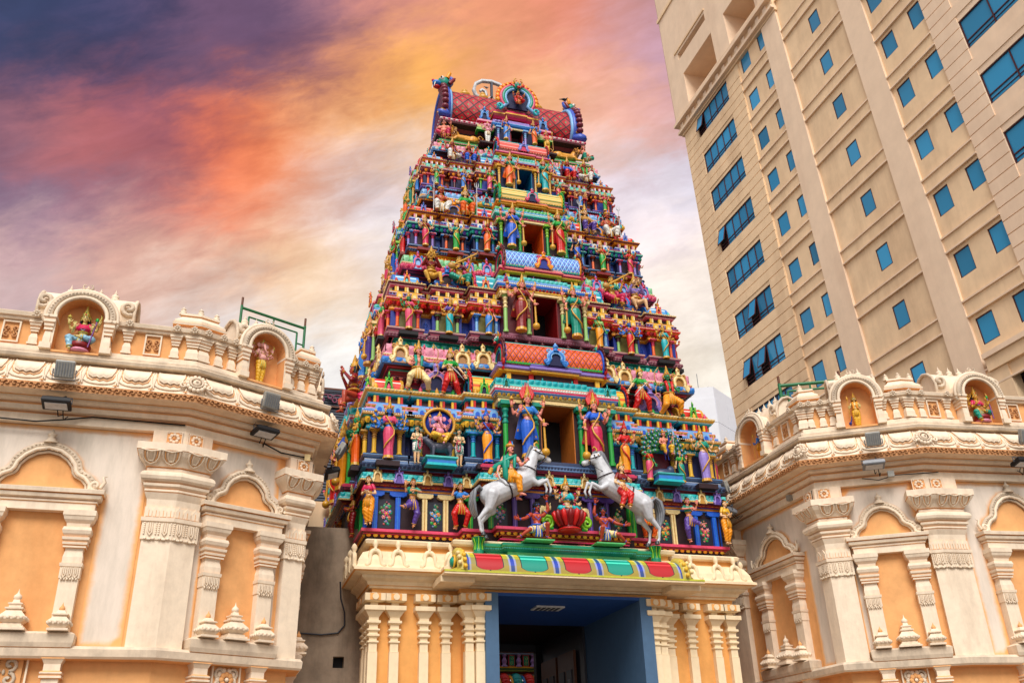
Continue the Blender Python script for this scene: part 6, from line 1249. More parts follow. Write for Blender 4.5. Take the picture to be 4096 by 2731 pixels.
def niche(parent,Mx,s,hw,sx,zt,sid):
    Mx=Mx@Matrix.Translation((s,0,0))
    b=MB(Mx); b.box(-sx,sx,.095,.115,3.93,5.8,CO); n_=b.build('niche_panel',parent)
    for k in(-1,1): o=inst(SUBM,'colonette',parent,(0,0,0)); o.matrix_local=Mx@Matrix.Translation((k*sx,-.04,0))
    b=MB(Mx); b.stack([(-hw+.06,-.05),(hw-.06,-.05),(hw-.06,.16),(-hw+.06,.16)],[(5.71,-.0),(5.83,0,CO),(5.84,.02),(5.87,.02,CO),(5.88,.0),(5.90,.06),(5.95,.075),(5.96,.05,CO),(5.97,.10),(6.03,.11),(6.04,.09)],CS); b.build('lintel',parent)
    ac=arch_curve(hw*.86,6.06,zt-.06); b=MB(Mx)
    inner=[(x*.80,6.06+(z-6.06)*.82) for x,z in ac]; b.add([(x,.09,z) for x,z in inner],[list(range(len(inner)))[::-1]],CO); b.build('arch_tympanum',parent)
    b=MB(Mx); b.tube([(x,.03,z) for x,z in ac],.05,CG,6,caps=True); b.tube([(x*.90,.0,6.06+(z-6.06)*.91) for x,z in ac],.032,CS,6); b.tube([(x*.83,.05,6.06+(z-6.06)*.84) for x,z in ac],.028,CG,5)
    pts=[]
    for (x0,z0),(x1,z1) in zip(ac[:-1],ac[1:]):
        k=max(1,int(math.hypot(x1-x0,z1-z0)/.045)); pts+=[(x0+(x1-x0)*i/k,-.015,z0+(z1-z0)*i/k) for i in range(k)]
    b.beads([(x*1.01,y,6.06+(z-6.06)*1.01) for x,y,z in pts],.02,CG); b.beads([(x*.86,y,6.06+(z-6.06)*.87) for x,y,z in pts[::2]],.014,CS)
    b.build('arch',parent)
    for k in(-1,1):
        b=MB(Mx); b.tube(spiral(k*hw*.86,6.14,.085,.015,-70,-420,14,.0,k),.026,CS,6); b.tube([(k*(hw*.86+.08),.0,6.10),(k*(hw*.86+.13),.0,6.2),(k*(hw*.86+.10),.0,6.28),(k*(hw*.86+.16),.0,6.30)],[.03,.03,.022,.006],CS,6); b.build('arch_scroll',parent)
    b=MB(Mx@Matrix.Translation((0,.02,zt-.05))); b.lathe([(.11,0),(.11,.03),(.07,.04),(.07,.07),(.03,.09),(.06,.12),(.065,.15),(.03,.17),(.03,.18),(.001,.25)],(0,0,0),CG,8); b.build('arch_finial',parent)
    # orange paint sprayed round the arch
    b=MB(Mx); v=[];at=[]
    c0=(0,6.3)
    for x,z in ac: v.append((x,.106,z)); at.append(1.)
    for x,z in ac:
        d=Vector((x,(z-5.95)*1.1)).normalized(); v.append((x+d.x*.17,.106,z+d.y*.15)); at.append(0.)
    n=len(ac); b.add(v,[(i,n+i,n+i+1,i+1) for i in range(n-1)],AUR); b.att=at; b.build('painted_halo',parent)
    # ledge, three little spires, posts and carved panel
    b=MB(Mx); b.stack([(-hw+.07,-.1),(hw-.07,-.1),(hw-.07,.16),(-hw+.07,.16)],[(3.70,-.04,CO),(3.72,.03),(3.78,.05),(3.90,.06),(3.935,.0)],CG); b.build('ledge',parent)
    o=inst(STT,'stupa_finial',parent,(0,0,0)); o.matrix_local=Mx@Matrix.Translation((0,-.02,3.935))
    for k in(-1,1): o=inst(STS,'stupa_finial',parent,(0,0,0)); o.matrix_local=Mx@Matrix.Translation((k*sx,-.10,3.935))
    for k in(-1,1):
        b=MB(Mx); b.stack([(k*sx-.11,-.06),(k*sx+.11,-.06),(k*sx+.11,.16),(k*sx-.11,.16)],[(2.6,.02),(3.2,0),(3.30,.0,CO),(3.31,.035),(3.34,.035,CO),(3.35,.01),(3.37,.035),(3.39,.035,CO),(3.41,.0),(3.50,.0),(3.56,.03),(3.57,.045,CO),(3.60,.02),(3.62,.045),(3.65,.045,CO),(3.66,.02),(3.70,.02)],CS); b.build('post',parent)
    b=MB(Mx); 
    if sid: 
        carved(b,-.24,.24,3.10,3.64,.08,1); 
        for r,nn,yy in((.17,10,.05),(.10,8,.03)):
            for q in range(nn): a=2*PI*q/nn; b.sph((r*cos(a)*.8,yy,3.37+r*sin(a)*.8),(.045,.02,.045),CS if r>.12 else CO,7,4)
        b.sph((0,.02,3.37),.035,CS,7,5)
    else: carved(b,-.36,.30,3.16,3.64,.08,2)
    b.box(-.23,.23,.075,.09,3.12,3.62,CO); b.build('carved_panel',parent)
def bal_mesh(hw,z0,z1):
    h=z1-z0; b=MB(); b.stack([(-hw,0),(hw,0),(hw,.1),(-hw,.1)],[(z0,.015),(z0+.08*h,.015),(z0+.10*h,-.0),(z0+.30*h,.0),(z0+.48*h,-.022),(z0+.50*h,-.035,CO),(z0+.55*h,-.03),(z0+.56*h,-.005),(z0+.62*h,-.005,CO),(z0+.63*h,-.03),(z0+.66*h,.005),(z0+.73*h,.01,CO),(z0+.75*h,-.02),(z0+.80*h,.015),(z0+.88*h,.025,CO),(z0+.89*h,.005),(z0+.92*h,.035),(z1,.035)],CS); return b.mesh('baluster')
BALU=bal_mesh(.065,8.42,8.84); BALB=bal_mesh(.10,8.42,8.84); BALL=bal_mesh(.06,2.9,3.58)
def swag_mesh():
    """hanging cloth lobe modelled on the rolled eave, .44 wide; y is outward distance from the roll"""
    b=MB(); S=[(-.0,7.64),(-.045,7.70),(-.055,7.78),(-.095,7.88),(-.16,7.98),(-.24,8.05)]
    def sp(u,v,e=.0):
        t=v*(len(S)-1); i=min(int(t),len(S)-2); f=t-i; a=S[i];c=S[i+1]; return (u,-(a[0]+(c[0]-a[0])*f)-e*.9,a[1]+(c[1]-a[1])*f+e*.2)
    ol=[(-.20,.97),(-.205,.75),(-.17,.52),(-.10,.42),(-.05,.47),(0,.40),(.05,.47),(.10,.42),(.17,.52),(.205,.75),(.20,.97)]
    n=len(ol); top=[sp(u,.97,.028) for u in[-.2+.4*i/(n-1) for i in range(n)]]; mid=[sp((ol[i][0]+(-.2+.4*i/(n-1)))/2,(ol[i][1]+.97)/2,.030) for i in range(n)]; low=[sp(u,v,.035) for u,v in ol]; edge=[sp(u,v,.0) for u,v in ol]
    b.add(edge+low+mid+top,[(r*n+i,r*n+i+1,(r+1)*n+i+1,(r+1)*n+i) for r in range(3) for i in range(n-1)],CS,True)
    b.tube([sp(u,v,.03) for u,v in ol],.012,CS,5)
    b.tube([sp(u*1.12,v-.10,.006) for u,v in ol],.010,CO,4); b.tube([sp(-.24+.48*i/10,.28-.14*sin(PI*i/10)+.04*(i in(0,10)),.012) for i in range(11)],.013,CS,5)
    for s in(-1,1): b.tube([sp(s*.255,.95,.01),sp(s*.235,.6,.012),sp(s*.26,.3,.012),sp(s*.25,.12,.01)],.014,CS,5)
    b.tube([sp(.25,.12,.014),sp(.25,.0,.014)],.008,CO,4); b.tube([sp(.22,.02,.014),sp(.25,.12,.014),sp(.28,.02,.014)],.008,CO,4)
    return b.mesh('swag')
SWG=swag_mesh()
def rosette_mesh():
    b=MB()
    for k in range(7): a=2*PI*k/7; b.sph((.045*cos(a),-.01,.045*sin(a)),(.024,.018,.024),CG,6,4)
    b.sph((0,-.02,0),.022,CG,6,4); b.tube([(-.07,0,-.03),(0,-.01,.07),(.07,0,-.03)],.012,CG,4); return b.mesh('rosette')
ROS=rosette_mesh()
def parapet_niche(parent,Mx,s,nf,hw=.36):
    """arched shrine rising from the parapet; Mx facet frame on the parapet wall line"""
    Mx=Mx@Matrix.Translation((s,0,0)); zs=8.92; zt=9.26
    ol=[(-hw,8.30),(-hw,zs)]+[(hw*cos(R(180-180*i/12)),zs+(zt-zs)*sin(R(180-180*i/12))) for i in range(1,12)]+[(hw,zs),(hw,8.30)]
    # recess: back, jambs
    b=MB(Mx); n=len(ol); b.add([(x,.07,z) for x,z in ol],[list(range(n))[::-1]],CO); b.add([(x,-.20,z) for x,z in ol]+[(x,.07,z) for x,z in ol],[(i+1,i,n+i,n+i+1) for i in range(n-1)],CO,False); b.box(-hw,hw,-.2,.26,8.27,8.302,CO); b.build('shrine_niche',parent)
    oo=[(-hw-.13,8.30),(-hw-.13,zs+.0)]+[((hw+.13)*cos(R(180-180*i/12)),zs+(zt-zs+.12)*sin(R(180-180*i/12))) for i in range(1,12)]+[(hw+.13,zs),(hw+.13,8.30)]
    b=MB(Mx); b.add([(x,-.20,z) for x,z in ol]+[(x,-.20,z) for x,z in oo],[(n+i,i,i+1,n+i+1) for i in range(n-1)][::1],CS); b.add([(x,-.20,z) for x,z in oo]+[(x,.3,z) for x,z in oo],[(i,n+i,n+i+1,i+1) for i in range(n-1)],CS); b.build('shrine_front',parent)
    b=MB(Mx); R1=[((hw+.03)*cos(R(184-188*i/16)),-.22,zs+.0+(zt-zs+.03)*sin(R(184-188*i/16))) for i in range(17)]; b.tube(R1,.035,CS,6)
    R2=[((hw+.12)*cos(R(188-196*i/18)),-.21,zs+(zt-zs+.10)*sin(R(188-196*i/18))) for i in range(19)]; b.tube(R2,.055,CG,6); R3=[((hw+.19)*cos(R(184-188*i/18)),-.18,zs+(zt-zs+.17)*sin(R(184-188*i/18))) for i in range(19)]; b.tube(R3,.035,CS,5)
    for i in range(30):
        a=R(186-192*i/29); b.sph(((hw+.12)*cos(a),-.255,zs+(zt-zs+.10)*sin(a)),(.022,.022,.026),CG,5,3)
    for k in(-1,1): b.tube(spiral(k*(hw+.12),zs-.06,.09,.015,0,-420,12,-.18,k),.03,CG,6)
    b.build('shrine_arch',parent)
    e=inst(MAK,'lion_mask',parent,(0,0,0),mats=[CGK]*12); e.matrix_local=Mx@Matrix.Translation((0,-.12,zt+.05))@Matrix.Diagonal((.30,.30,.34,1))
    for k in(-1,1):
        b=MB(Mx); b.stack([(k*(hw+.09)-.055,-.22),(k*(hw+.09)+.055,-.22),(k*(hw+.09)+.055,.1),(k*(hw+.09)-.055,.1)],[(8.30,.03),(8.40,.03,CO),(8.41,.0),(8.5,.0),(8.62,-.015,CO),(8.63,.01),(8.67,.01,CO),(8.68,-.01),(8.70,.015),(8.74,.02,CO),(8.75,.0),(8.77,.03),(8.82,.03,CO),(8.83,.01),(8.86,.04),(8.90,.04)],CS); b.build('shrine_column',parent)
    # barrel roof behind with scrolled ends and spires
    rw=hw+.36 if nf>3 else hw+.12; b=MB(Mx); sec=[(.14,9.02),(.09,9.12),(.09,9.28),(.15,9.44),(.28,9.57),(.43,9.62),(.58,9.57),(.71,9.44),(.77,9.28),(.75,9.12),(.69,9.02)]
    m=len(sec); v=[(-rw,y,z) for y,z in sec]+[(rw,y,z) for y,z in sec]; b.add(v,[(i+1,i,m+i,m+i+1) for i in range(m-1)],CS,True); b.add(v,[list(range(m)),list(range(2*m-1,m-1,-1))],CS); b.box(-rw-.03,rw+.03,.08,.80,8.94,9.02,CS); b.build('shrine_roof',parent)
    for k in(-1,1):
        b=MB(Mx); b.tube(spiral(k*(rw-.06),9.32,.14,.02,-60,-430,14,.06,k),.04,CG,6); b.tube([(k*(rw+.03),y,z) for y,z in sec],.035,CG,5); b.build('roof_scroll',parent)
    FN=[(.07,0),(.07,.02),(.045,.03),(.07,.06),(.06,.09),(.02,.12),(.035,.135),(.012,.16),(.001,.22)]
    for k in range(nf):
        x=(k-(nf-1)/2)*min(.24,1.5*rw/nf); b=MB(Mx@Matrix.Translation((x,.40,9.61))); b.lathe(FN,(0,0,0),CS,8); b.build('spire',parent)
def kuta(parent,pts,zb,nf):
    b=MB(); wstack(b,pts,[(8.97,.02),(9.00,.0,CO),(9.01,-.03),(9.05,-.03,CO),(9.06,.04),(9.10,.05,CO),(9.12,.02),(9.16,.02),(9.22,-.05),(9.28,-.09,CO),(9.29,-.06),(9.33,-.06),(9.34,-.12)],CS,.35); o=b.build('parapet_cap',parent)
    P=[V2(p) for p in pts]; mid=P[len(P)//2] if len(P)==3 else (P[0]+P[1])/2
    for k in range(nf):
        if nf==1: q=mid
        else:
            t=(k/(nf-1))*.7+.15; q=P[0].lerp(P[1],t*2) if (t<.5 and len(P)==3) else (P[1].lerp(P[2],t*2-1) if len(P)==3 else P[0].lerp(P[1],t))
        tt=(P[-1]-P[0]).normalized(); q=q+Vector((-tt.y,tt.x))*.17
        b=MB(Matrix.Translation((q.x,q.y,9.34))); b.lathe([(.07,0),(.07,.02),(.04,.03),(.055,.05),(.05,.075),(.02,.09),(.045,.105),(.045,.115),(.015,.125),(.012,.15),(.001,.16)],(0,0,0),CS,8); b.build('spire',parent)
PAL['cgk']=(214,196,170); CGK='cgk'; PC['cgk']=CG
def shrine(nm,label,poly,org,folds,niches,pniches,bals,panels,pils,wallpan,kutas):
    T=thing('shrine_building',label,'temple building',org)
    b=MB(); b.sweep(poly,[(-.54,0,CO),(-.54,3.6,CO),(-.54,7.12,CO)]); W_=b.build('wall',T)
    b=MB(); pr=[(-.54,7.105,CS),(-.42,7.11,CS),(-.42,7.25,CO),(-.46,7.26,CO),(-.46,7.285,CS),(-.37,7.30,CS),(-.34,7.37,CO),(-.37,7.38,CO),(-.37,7.41,CS),(-.31,7.42,CS),(-.27,7.45,CS),(-.27,7.485,CO),(-.26,7.50,CS),(-.04,7.505,CS),(-.01,7.495,CG),(0,7.50,CT),(0,7.625,CS),(-.02,7.635,CS),(-.04,7.68,CS),(-.05,7.76,CS),(-.09,7.88,CS),(-.16,7.98,CS),(-.25,8.06,CS),(-.27,8.075,CO),(-.27,8.09,CG),(-.14,8.10,CG),(-.12,8.15,CG),(-.14,8.17,CG),(-.25,8.175,CG),(-.27,8.20,CG),(-.26,8.26,CG),(-.28,8.30,CG),(-.50,8.301,CS)]
    b.sweep(poly,pr,top=CS); cor=b.build('cornice',W_)
    PL_=offset(poly,-.40); run=[PL_[0]]; PV=[(8.29,.02),(8.40,.02,CO),(8.41,-.04,CO),(8.84,-.04),(8.845,.02),(8.88,.04,CO),(8.885,.03),(8.90,.07),(8.96,.09),(8.97,.02),(9.0,.02)]
    for i in (0,1,2):
        A,B=PL_[i],PL_[i+1]; t=(B-A).normalized()
        for i2,s_,nf,hw in sorted(pniches['n']):
            if i2==i:
                s_-=.40 if i==0 else 0; run.append(A+t*(s_-hw-.10)); b=MB(); wstack(b,run,PV,CS,.30); b.build('parapet_wall',W_); run=[A+t*(s_+hw+.10)]
        run.append(B)
    b=MB(); wstack(b,run,PV,CS,.30); b.build('parapet_wall',W_)
    b=MB(); b.sweep(poly,[(-.54,3.56,CO),(-.34,3.57,CS),(-.31,3.60,CG),(-.30,3.70,CG),(-.34,3.745,CG),(-.55,3.75,CG)]); b.build('low_ledge',W_)
    n=len(poly); Pl=[V2(p) for p in poly]
    Wl=offset(poly,-.42); Pp=offset(poly,-.44)
    def fr_(L_,i):
        A,B=L_[i],L_[(i+1)%n]; t=(B-A).normalized(); A=A-t*((A-Pl[i]).dot(t) if i==0 else 0); return Matrix.Translation((A.x,A.y,0))@Matrix.Rotation(math.atan2(t.y,t.x),4,'Z'),(B-A).length
    # scroll frieze and swags
    for i in folds:
        Mx,ln=fr_(Pl,i); b=MB(Mx); k=int(ln/.112); lo=0; hi=k
        if ln>8.5: lo,hi=(int(k*.45),k) if org[0]<0 else (0,int(k*.55))
        for q in range(lo,hi):
            c=(q+.5)*ln/k; s=1 if q%2 else -1; b.tube(spiral(c,7.563,.050,.012,180 if s>0 else 0,-330*s,8,-.014,1),.0155,CT,4); b.sph((c+.055,-.008,7.563+.035*s),(.02,.014,.028),CT,5,3)
        b.build('scroll_frieze',W_,'stuff')
        Mx,ln=fr_(offset(poly,0),i); k=max(1,round((ln-.3)/.54)) if ln<8.5 else int(ln/.54); st=(ln-.3)/k
        for q in range(k):
            c=.15+(q+.5)*st
            if ln>8.5 and ((org[0]<0 and c<4.6) or (org[0]>0 and c>5.)): continue
            o=inst(SWG,'swag',W_,(0,0,0)); o.matrix_local=Mx@Matrix.Translation((c,0,0))@Matrix.Diagonal((st/.54,1,1,1))
    for f in pils: big_pilaster(W_,*f)
    # medallions on the roll at the corners
    for i in pniches['fold']:
        F=offset(poly,-.08)[i]; t=(Pl[(i+1)%n]-Pl[i-1]).normalized(); b=MB(Matrix.Translation((F.x,F.y,7.83))@Matrix.Rotation(math.atan2(t.y,t.x),4,'Z')@Matrix.Rotation(-.35,4,'X'))
        for q in range(14): a=2*PI*q/14; b.sph((.14*cos(a),-.03,.14*sin(a)),(.04,.035,.04),CS,6,4)
        b.tube([(.10*cos(R(a)),-.06,.10*sin(R(a))) for a in range(0,360,24)],.018,CG,5,True); b.sph((0,-.05,0),(.07,.04,.07),CS,8,5); b.sph((0,-.09,0),.025,CG,6,4)
        for s in(-1,1): b.tube(spiral(s*.2,-.06,.06,.01,90,-400,10,-.03,s),.02,CS,5)
        b.build('medallion',W_)
    for i,s,hw,sx,zt,sid in niches: Mx,_=fr_(Wl,i); niche(W_,Mx,s,hw,sx,zt,sid)
    for i,s,nf,hw in pniches['n']: Mx,_=fr_(Pp,i); parapet_niche(W_,Mx,s,nf,hw)
    for i,s,big in bals:
        Mx,_=fr_(Pp,i); o=inst(BALB if big else BALU,'baluster',W_,(0,0,0)); o.matrix_local=Mx@Matrix.Translation((s,-.06,0))
        o=inst(ROS,'rosette',W_,(0,0,0)); o.matrix_local=Mx@Matrix.Translation((s,-.15,8.93))
    for i,s in panels:
        Mx,_=fr_(Pp,i); b=MB(Mx@Matrix.Translation((s,0,0))); carved(b,-.135,.135,8.44,8.82,-.004,3,CS,CT); b.build('carved_panel',W_)
    for i,x0,x1,z0,z1,fl in wallpan:
        Mx,_=fr_(Wl,i); apanel(W_,Mx,x0,x1,z0,z1,.11,.15,fl)
    for pts,nf in kutas: kuta(W_,pts,9,nf)
    return T,W_,fr_,Wl,Pp,Pl
def along(L_,i,a,b_):
    """points on path L_ around vertex i: a before, b_ after"""
    P=L_[i]; t0=(L_[i]-L_[i-1]).normalized(); t1=(L_[(i+1)%len(L_)]-L_[i]).normalized(); return [P-t0*a,P,P+t1*b_]
LLp=[(-16,-3.65),(-7.18,-3.65),(-4.75,-2.47),(-4.75,4),(-16,4)]; Wl=offset(LLp,-.42); Pp=offset(LLp,-.40)
def onp(L_,i,s): t=(L_[(i+1)%len(L_)]-L_[i]).normalized(); return L_[i]+t*(s-(.40 if i==0 else 0))
ox=.12
left=shrine('l','cream and orange temple building with arched niches, left of the gateway',LLp,(-8,0,0),[0,1,2],
 [(0,6.76,.87,.625,6.83,0),(1,1.19,.75,.475,6.74,1),(2,1.35,.75,.5,6.74,1)],
 dict(fold=[1,2],n=[(0,6.86,4,.36),(1,1.22,3,.34),(2,1.4,3,.34)]),
 [(0,x,0) for x in(5.4,6.18,7.60,8.36)]+[(0,8.64,1),(1,.10,1),(1,.38,0),(1,.62,0),(1,1.80,0),(1,2.02,0),(1,2.25,0),(2,.15,0),(2,.5,0),(2,2.3,0),(2,2.7,0)],
 [(0,5.83),(0,8.00),(2,.75)],
 [(along(Wl,1,.43,.40),0),(along(Wl,2,.36,.3),0),([onp(Wl,2,2.6),onp(Wl,2,3.2)],0)],
 [(0,7.63,8.24,3.76,6.05,(1,1,1,0)),(0,4.8,8.24,6.05,7.10,(0,1,0,1)),(1,.50,1.82,6.05,7.10,(1,1,1,1)),(1,.40,.56,3.9,6.05,(1,1,0,0)),(1,1.82,1.93,3.9,6.9,(1,1,0,0)),(2,.35,2.5,6.05,7.1,(1,1,1,1))],
 [(along(Pp,1,.42,.42),3),(along(Pp,2,.42,.3),1),([onp(Pp,2,2.2),onp(Pp,2,2.9)],1)])
RRp=[(4.52,4),(4.52,-3.02),(6.59,-4.33),(13,-5.1),(13,4)]; Wr=offset(RRp,-.42); Pr=offset(RRp,-.40)
right=shrine('r','cream and orange temple building with arched niches, right of the gateway',RRp,(9,0,0),[0,1,2],
 [(0,4.95,.92,.6,6.72,1),(1,1.17,.72,.47,6.74,1),(2,1.79,.87,.625,6.92,0),(2,4.5,.87,.625,6.92,0)],
 dict(fold=[1,2],n=[(0,5.0,4,.40),(1,1.12,3,.32),(2,1.60,4,.36),(2,4.4,4,.36)]),
 [(0,3.9,0),(0,4.2,0),(0,5.75,0),(0,6.55,0),(1,-.0,1),(1,.16,0),(1,.40,0),(1,.60,0),(1,1.62,0),(1,1.86,0),(2,.0,1),(2,.28,0),(2,.88,0),(2,2.85,0),(2,3.2,0)],
 [(0,6.15),(0,3.55),(2,.56),(2,2.44)],
 [(along(Wr,1,.30,.44),0),(along(Wr,2,.20,.56),0),([onp(Wr,0,2.9),onp(Wr,0,3.5)],0)],
 [(0,5.95,6.45,3.76,6.05,(1,1,1,0)),(0,3.6,6.45,6.05,7.1,(1,1,0,1)),(1,.52,1.82,6.05,7.10,(1,1,1,1)),(1,.46,.58,3.9,6.05,(1,1,0,0)),(2,.62,1.0,3.76,6.05,(1,1,1,0)),(2,.62,4,6.05,7.1,(1,0,0,1)),(2,2.62,3.6,3.76,6.05,(1,1,1,0))],
 [(along(Pr,1,.35,.40),1),(along(Pr,2,.36,.36),3),([onp(Pr,0,3.2),onp(Pr,0,3.7)],1)])
PAL.update(maroon2=(112,40,72),scaf=(30,112,66),lampgrey=(150,148,140),steel2=(60,66,80))
# ================================================================ tall office block on the right
TB=paint('beige_render',(242,210,170),.85,.12,.2,1.1,(160,122,90),.5,.12)
TP=paint('beige_pilaster',(242,214,184),.85,.09,.2,1.0,(170,128,100),.3,.12)
TG=paint('tinted_window_glass',(56,146,192),.12,.10,.0,.6,spec=.6)
TG.node_tree.nodes['Principled BSDF'].inputs['Specular Tint'].default_value=(*lin((90,190,240)),1)
_n=TG.node_tree; _b=_n.nodes['Principled BSDF']; _o=_n.nodes.new('ShaderNodeObjectInfo'); _m=_n.nodes.new('ShaderNodeMapRange'); _m.inputs[3].default_value=.62; _m.inputs[4].default_value=1.25; _n.links.new(_o.outputs['Random'],_m.inputs[0]); _v=_n.nodes.new('ShaderNodeVectorMath'); _v.operation='SCALE'; _v.inputs[0].default_value=lin((56,146,192)); _n.links.new(_m.outputs[0],_v.inputs['Scale']); _n.links.new(_v.outputs[0],_b.inputs['Base Color'])
TF=paint('oxblood_window_frame',(70,24,26),.5,.1,0)
TD=paint('dark_interior',(26,20,22),.9,.2,0)
SH=Matrix(((1,0,0,20),(0,1,.055,-.055*35),(0,0,1,0),(0,0,0,1)))   # origin on the facade; x<0 is out towards the gate; walls run up with the block's slight batter
office=thing('office_tower','tall beige office block with rows of small blue windows rising behind the right temple building','office building',(30,10,0))
WY=dict(w=[(22.55,18.70)],s1=[(17.03,16.10),(15.15,14.48)],m=[(10.91,10.11)],s2=[(7.0,6.15),(5.15,4.38)],big=[(3.0,-1.4),(-3.6,-8.0)])
def hole_wall(name,y0,y1,z0,z1,holes,x,mat,depth=.35,parent=office):
    """wall strip facing -x with rectangular openings; holes (y0,y1,z0,z1)"""
    ys=sorted({y0,y1}|{h[0] for h in holes}|{h[1] for h in holes}); zs=sorted({z0,z1}|{h[2] for h in holes}|{h[3] for h in holes})
    b=MB(SH)
    for a,c in zip(ys[:-1],ys[1:]):
        for d,e in zip(zs[:-1],zs[1:]):
            my=(a+c)/2;mz=(d+e)/2
            if any(h[0]<my<h[1] and h[2]<mz<h[3] for h in holes): continue
            b.add([(x,a,d),(x,c,d),(x,c,e),(x,a,e)],[(0,3,2,1)],mat)
    for h in holes:
        a,c,d,e=h; b.add([(x,a,d),(x,c,d),(x,c,e),(x,a,e),(x+depth,a,d),(x+depth,c,d),(x+depth,c,e),(x+depth,a,e)],[(0,1,5,4),(1,2,6,5),(2,3,7,6),(3,0,4,7)],mat)
    return b.build(name,parent)
ZT=56
wz=[(41.05-3.0*k-1.55,41.05-3.0*k) for k in range(9)]       # big strip windows
sz=[(41.2-3.0*k-1.2,41.2-3.0*k) for k in range(9)]
mz=[(38.25+6-3.0*k-1.12,38.25+6.03-3.0*k) for k in range(11)]
s2z=[(41.55+6-3.0*k-1.1,41.6+6-3.0*k) for k in range(11)]
bz=[(47.7-3.0*k-1.55,47.7-3.0*k) for k in range(11)]
H1=[(a1,a0,z0,z1) for a0,a1 in WY['w'] for z0,z1 in wz]; H2=[(a1,a0,z0,z1) for a0,a1 in WY['s1'] for z0,z1 in sz]; H3=[(a1,a0,z0,z1) for a0,a1 in WY['m'] for z0,z1 in mz if z0>16]; H4=[(a1,a0,z0,z1) for a0,a1 in WY['s2'] for z0,z1 in s2z if z0>16]; H5=[(a1,a0,z0,z1) for a0,a1 in WY['big'] for z0,z1 in bz if z0>15.5]
w1=hole_wall('wall',17.3,24.25,5,41.3,H1,0,TB); hole_wall('wall',14.46,17.3,5,41.3,H2,.06,TB); hole_wall('wall',8.6,13.0,5,ZT,H3,.08,TB); hole_wall('wall',4.32,7.23,16.0,ZT,H4,.06,TB); hole_wall('wall',-12,4.32,16.0,ZT,H5,0,TP)
b=MB(SH); b.box(-.05,.5,13.0,14.46,5,ZT,TP); b.build('pilaster',office); b=MB(SH); b.box(-.05,.5,7.23,8.6,5,ZT,TP); b.build('pilaster',office)
b=MB(SH); b.box(.02,16,24.25,24.3,5,41.9,TB); b.box(.45,16,-12,24.25,5,42.2,TD); b.box(2.4,16,-12,24.25,42.2,ZT,TB); b.build('core',office)
b=MB(SH); b.box(0,.10,17.28,17.32,5,41.9,TB); b.box(0,.10,4.30,4.34,16,ZT,TB); b.build('wall_return',office)
# floor bands, stepped
for k in range(14):
    z=43.5-3*k
    for y0,y1,x in((14.46,17.3,.06),(8.6,13.0,.08),(4.32,7.23,.06)):
        if (y0<5 and z<16.5) or (y0>14 and z>42.9): continue
        b=MB(SH); b.box(x-.05,x,y0,y1,z-1.75,z-1.0,TB); b.box(x-.12,x-.05,y0,y1,z-1.07,z-1.0,TP); b.box(x-.12,x-.05,y0,y1,z-1.75,z-1.68,TP); b.build('floor_band',office)
# horizontal grooves in the rusticated render: thin raised courses
for y0,y1,top in((17.3,24.25,41.2),(-12,4.32,ZT)):
    z=5.3 if y0>0 else 16.2; i=0
    for k in range(int((top-z)/.6)):
        zz=z+.6*k; hs=[h for h in (H1 if y0>0 else H5) if h[2]<zz+.56 and h[3]>zz]
        segs=[(y0,y1)]
        for h in hs:
            ns=[]
            for a,c in segs:
                if h[0]>a: ns.append((a,min(c,h[0])))
                if h[1]<c: ns.append((max(a,h[1]),c))
                if h[1]<=a or h[0]>=c: ns.append((a,c)) if (a,c) not in ns else None
            segs=[(a,c) for a,c in ns if c-a>.05]
        if zz<14: continue
        for a,c in segs: b=MB(SH); b.box(-.04,.0,a,c,zz,zz+.555,TB if y0>0 else TP); b.build('render_course',office)
def office_window(y0,y1,z0,z1,n,rail,openp=()):
    x=.08; b=MB(SH); t=.05
    b.box(x-.05,x+.05,y0,y1,z0,z0+t,TF); b.box(x-.05,x+.05,y0,y1,z1-t,z1,TF); b.box(x-.05,x+.05,y0,y0+t,z0+t,z1-t,TF); b.box(x-.05,x+.05,y1-t,y1,z0+t,z1-t,TF)
    for k in range(1,n): yy=y0+(y1-y0)*k/n; b.box(x-.04,x+.05,yy-t/2,yy+t/2,z0+t,z1-t,TF)
    if rail: b.box(x-.035,x+.05,y0+t,y1-t,z0+.42,z0+.47,TF); b.box(x-.03,x+.04,y0+t,y1-t,z0+.22,z0+.25,TF)
    fo=b.build('window',office)
    for k in range(n):
        a=y0+(y1-y0)*k/n; c=y0+(y1-y0)*(k+1)/n
        if k in openp:
            b=MB(SH@Matrix.Translation((x-.04,0,z1-t))@Matrix.Rotation(R(14),4,'Y')); b.box(-.01,.01,a+.05,c-.05,-(z1-z0)+.5,0,TG); 
            for q in((a+.02,a+.06),(c-.06,c-.02)): b.box(-.025,.025,q[0],q[1],-(z1-z0)+.46,0,TF)
            b.box(-.025,.025,a+.02,c-.02,-(z1-z0)+.46,-(z1-z0)+.50,TF); b.build('open_sash',fo)
            b=MB(SH); b.box(x+.03,x+.04,a,c,z0,z1,TD); b.build('dark_opening',fo)
        else: b=MB(SH); b.box(x+.0,x+.015,a+t/2,c-t/2,z0+t/2,z1-t/2,TG); b.build('pane',fo)
rw_=random.Random(4)
for i,h in enumerate(H1): office_window(*h,5,True,openp={0:(4,),3:(4,),5:(2,),6:(2,4)}.get(i,()))
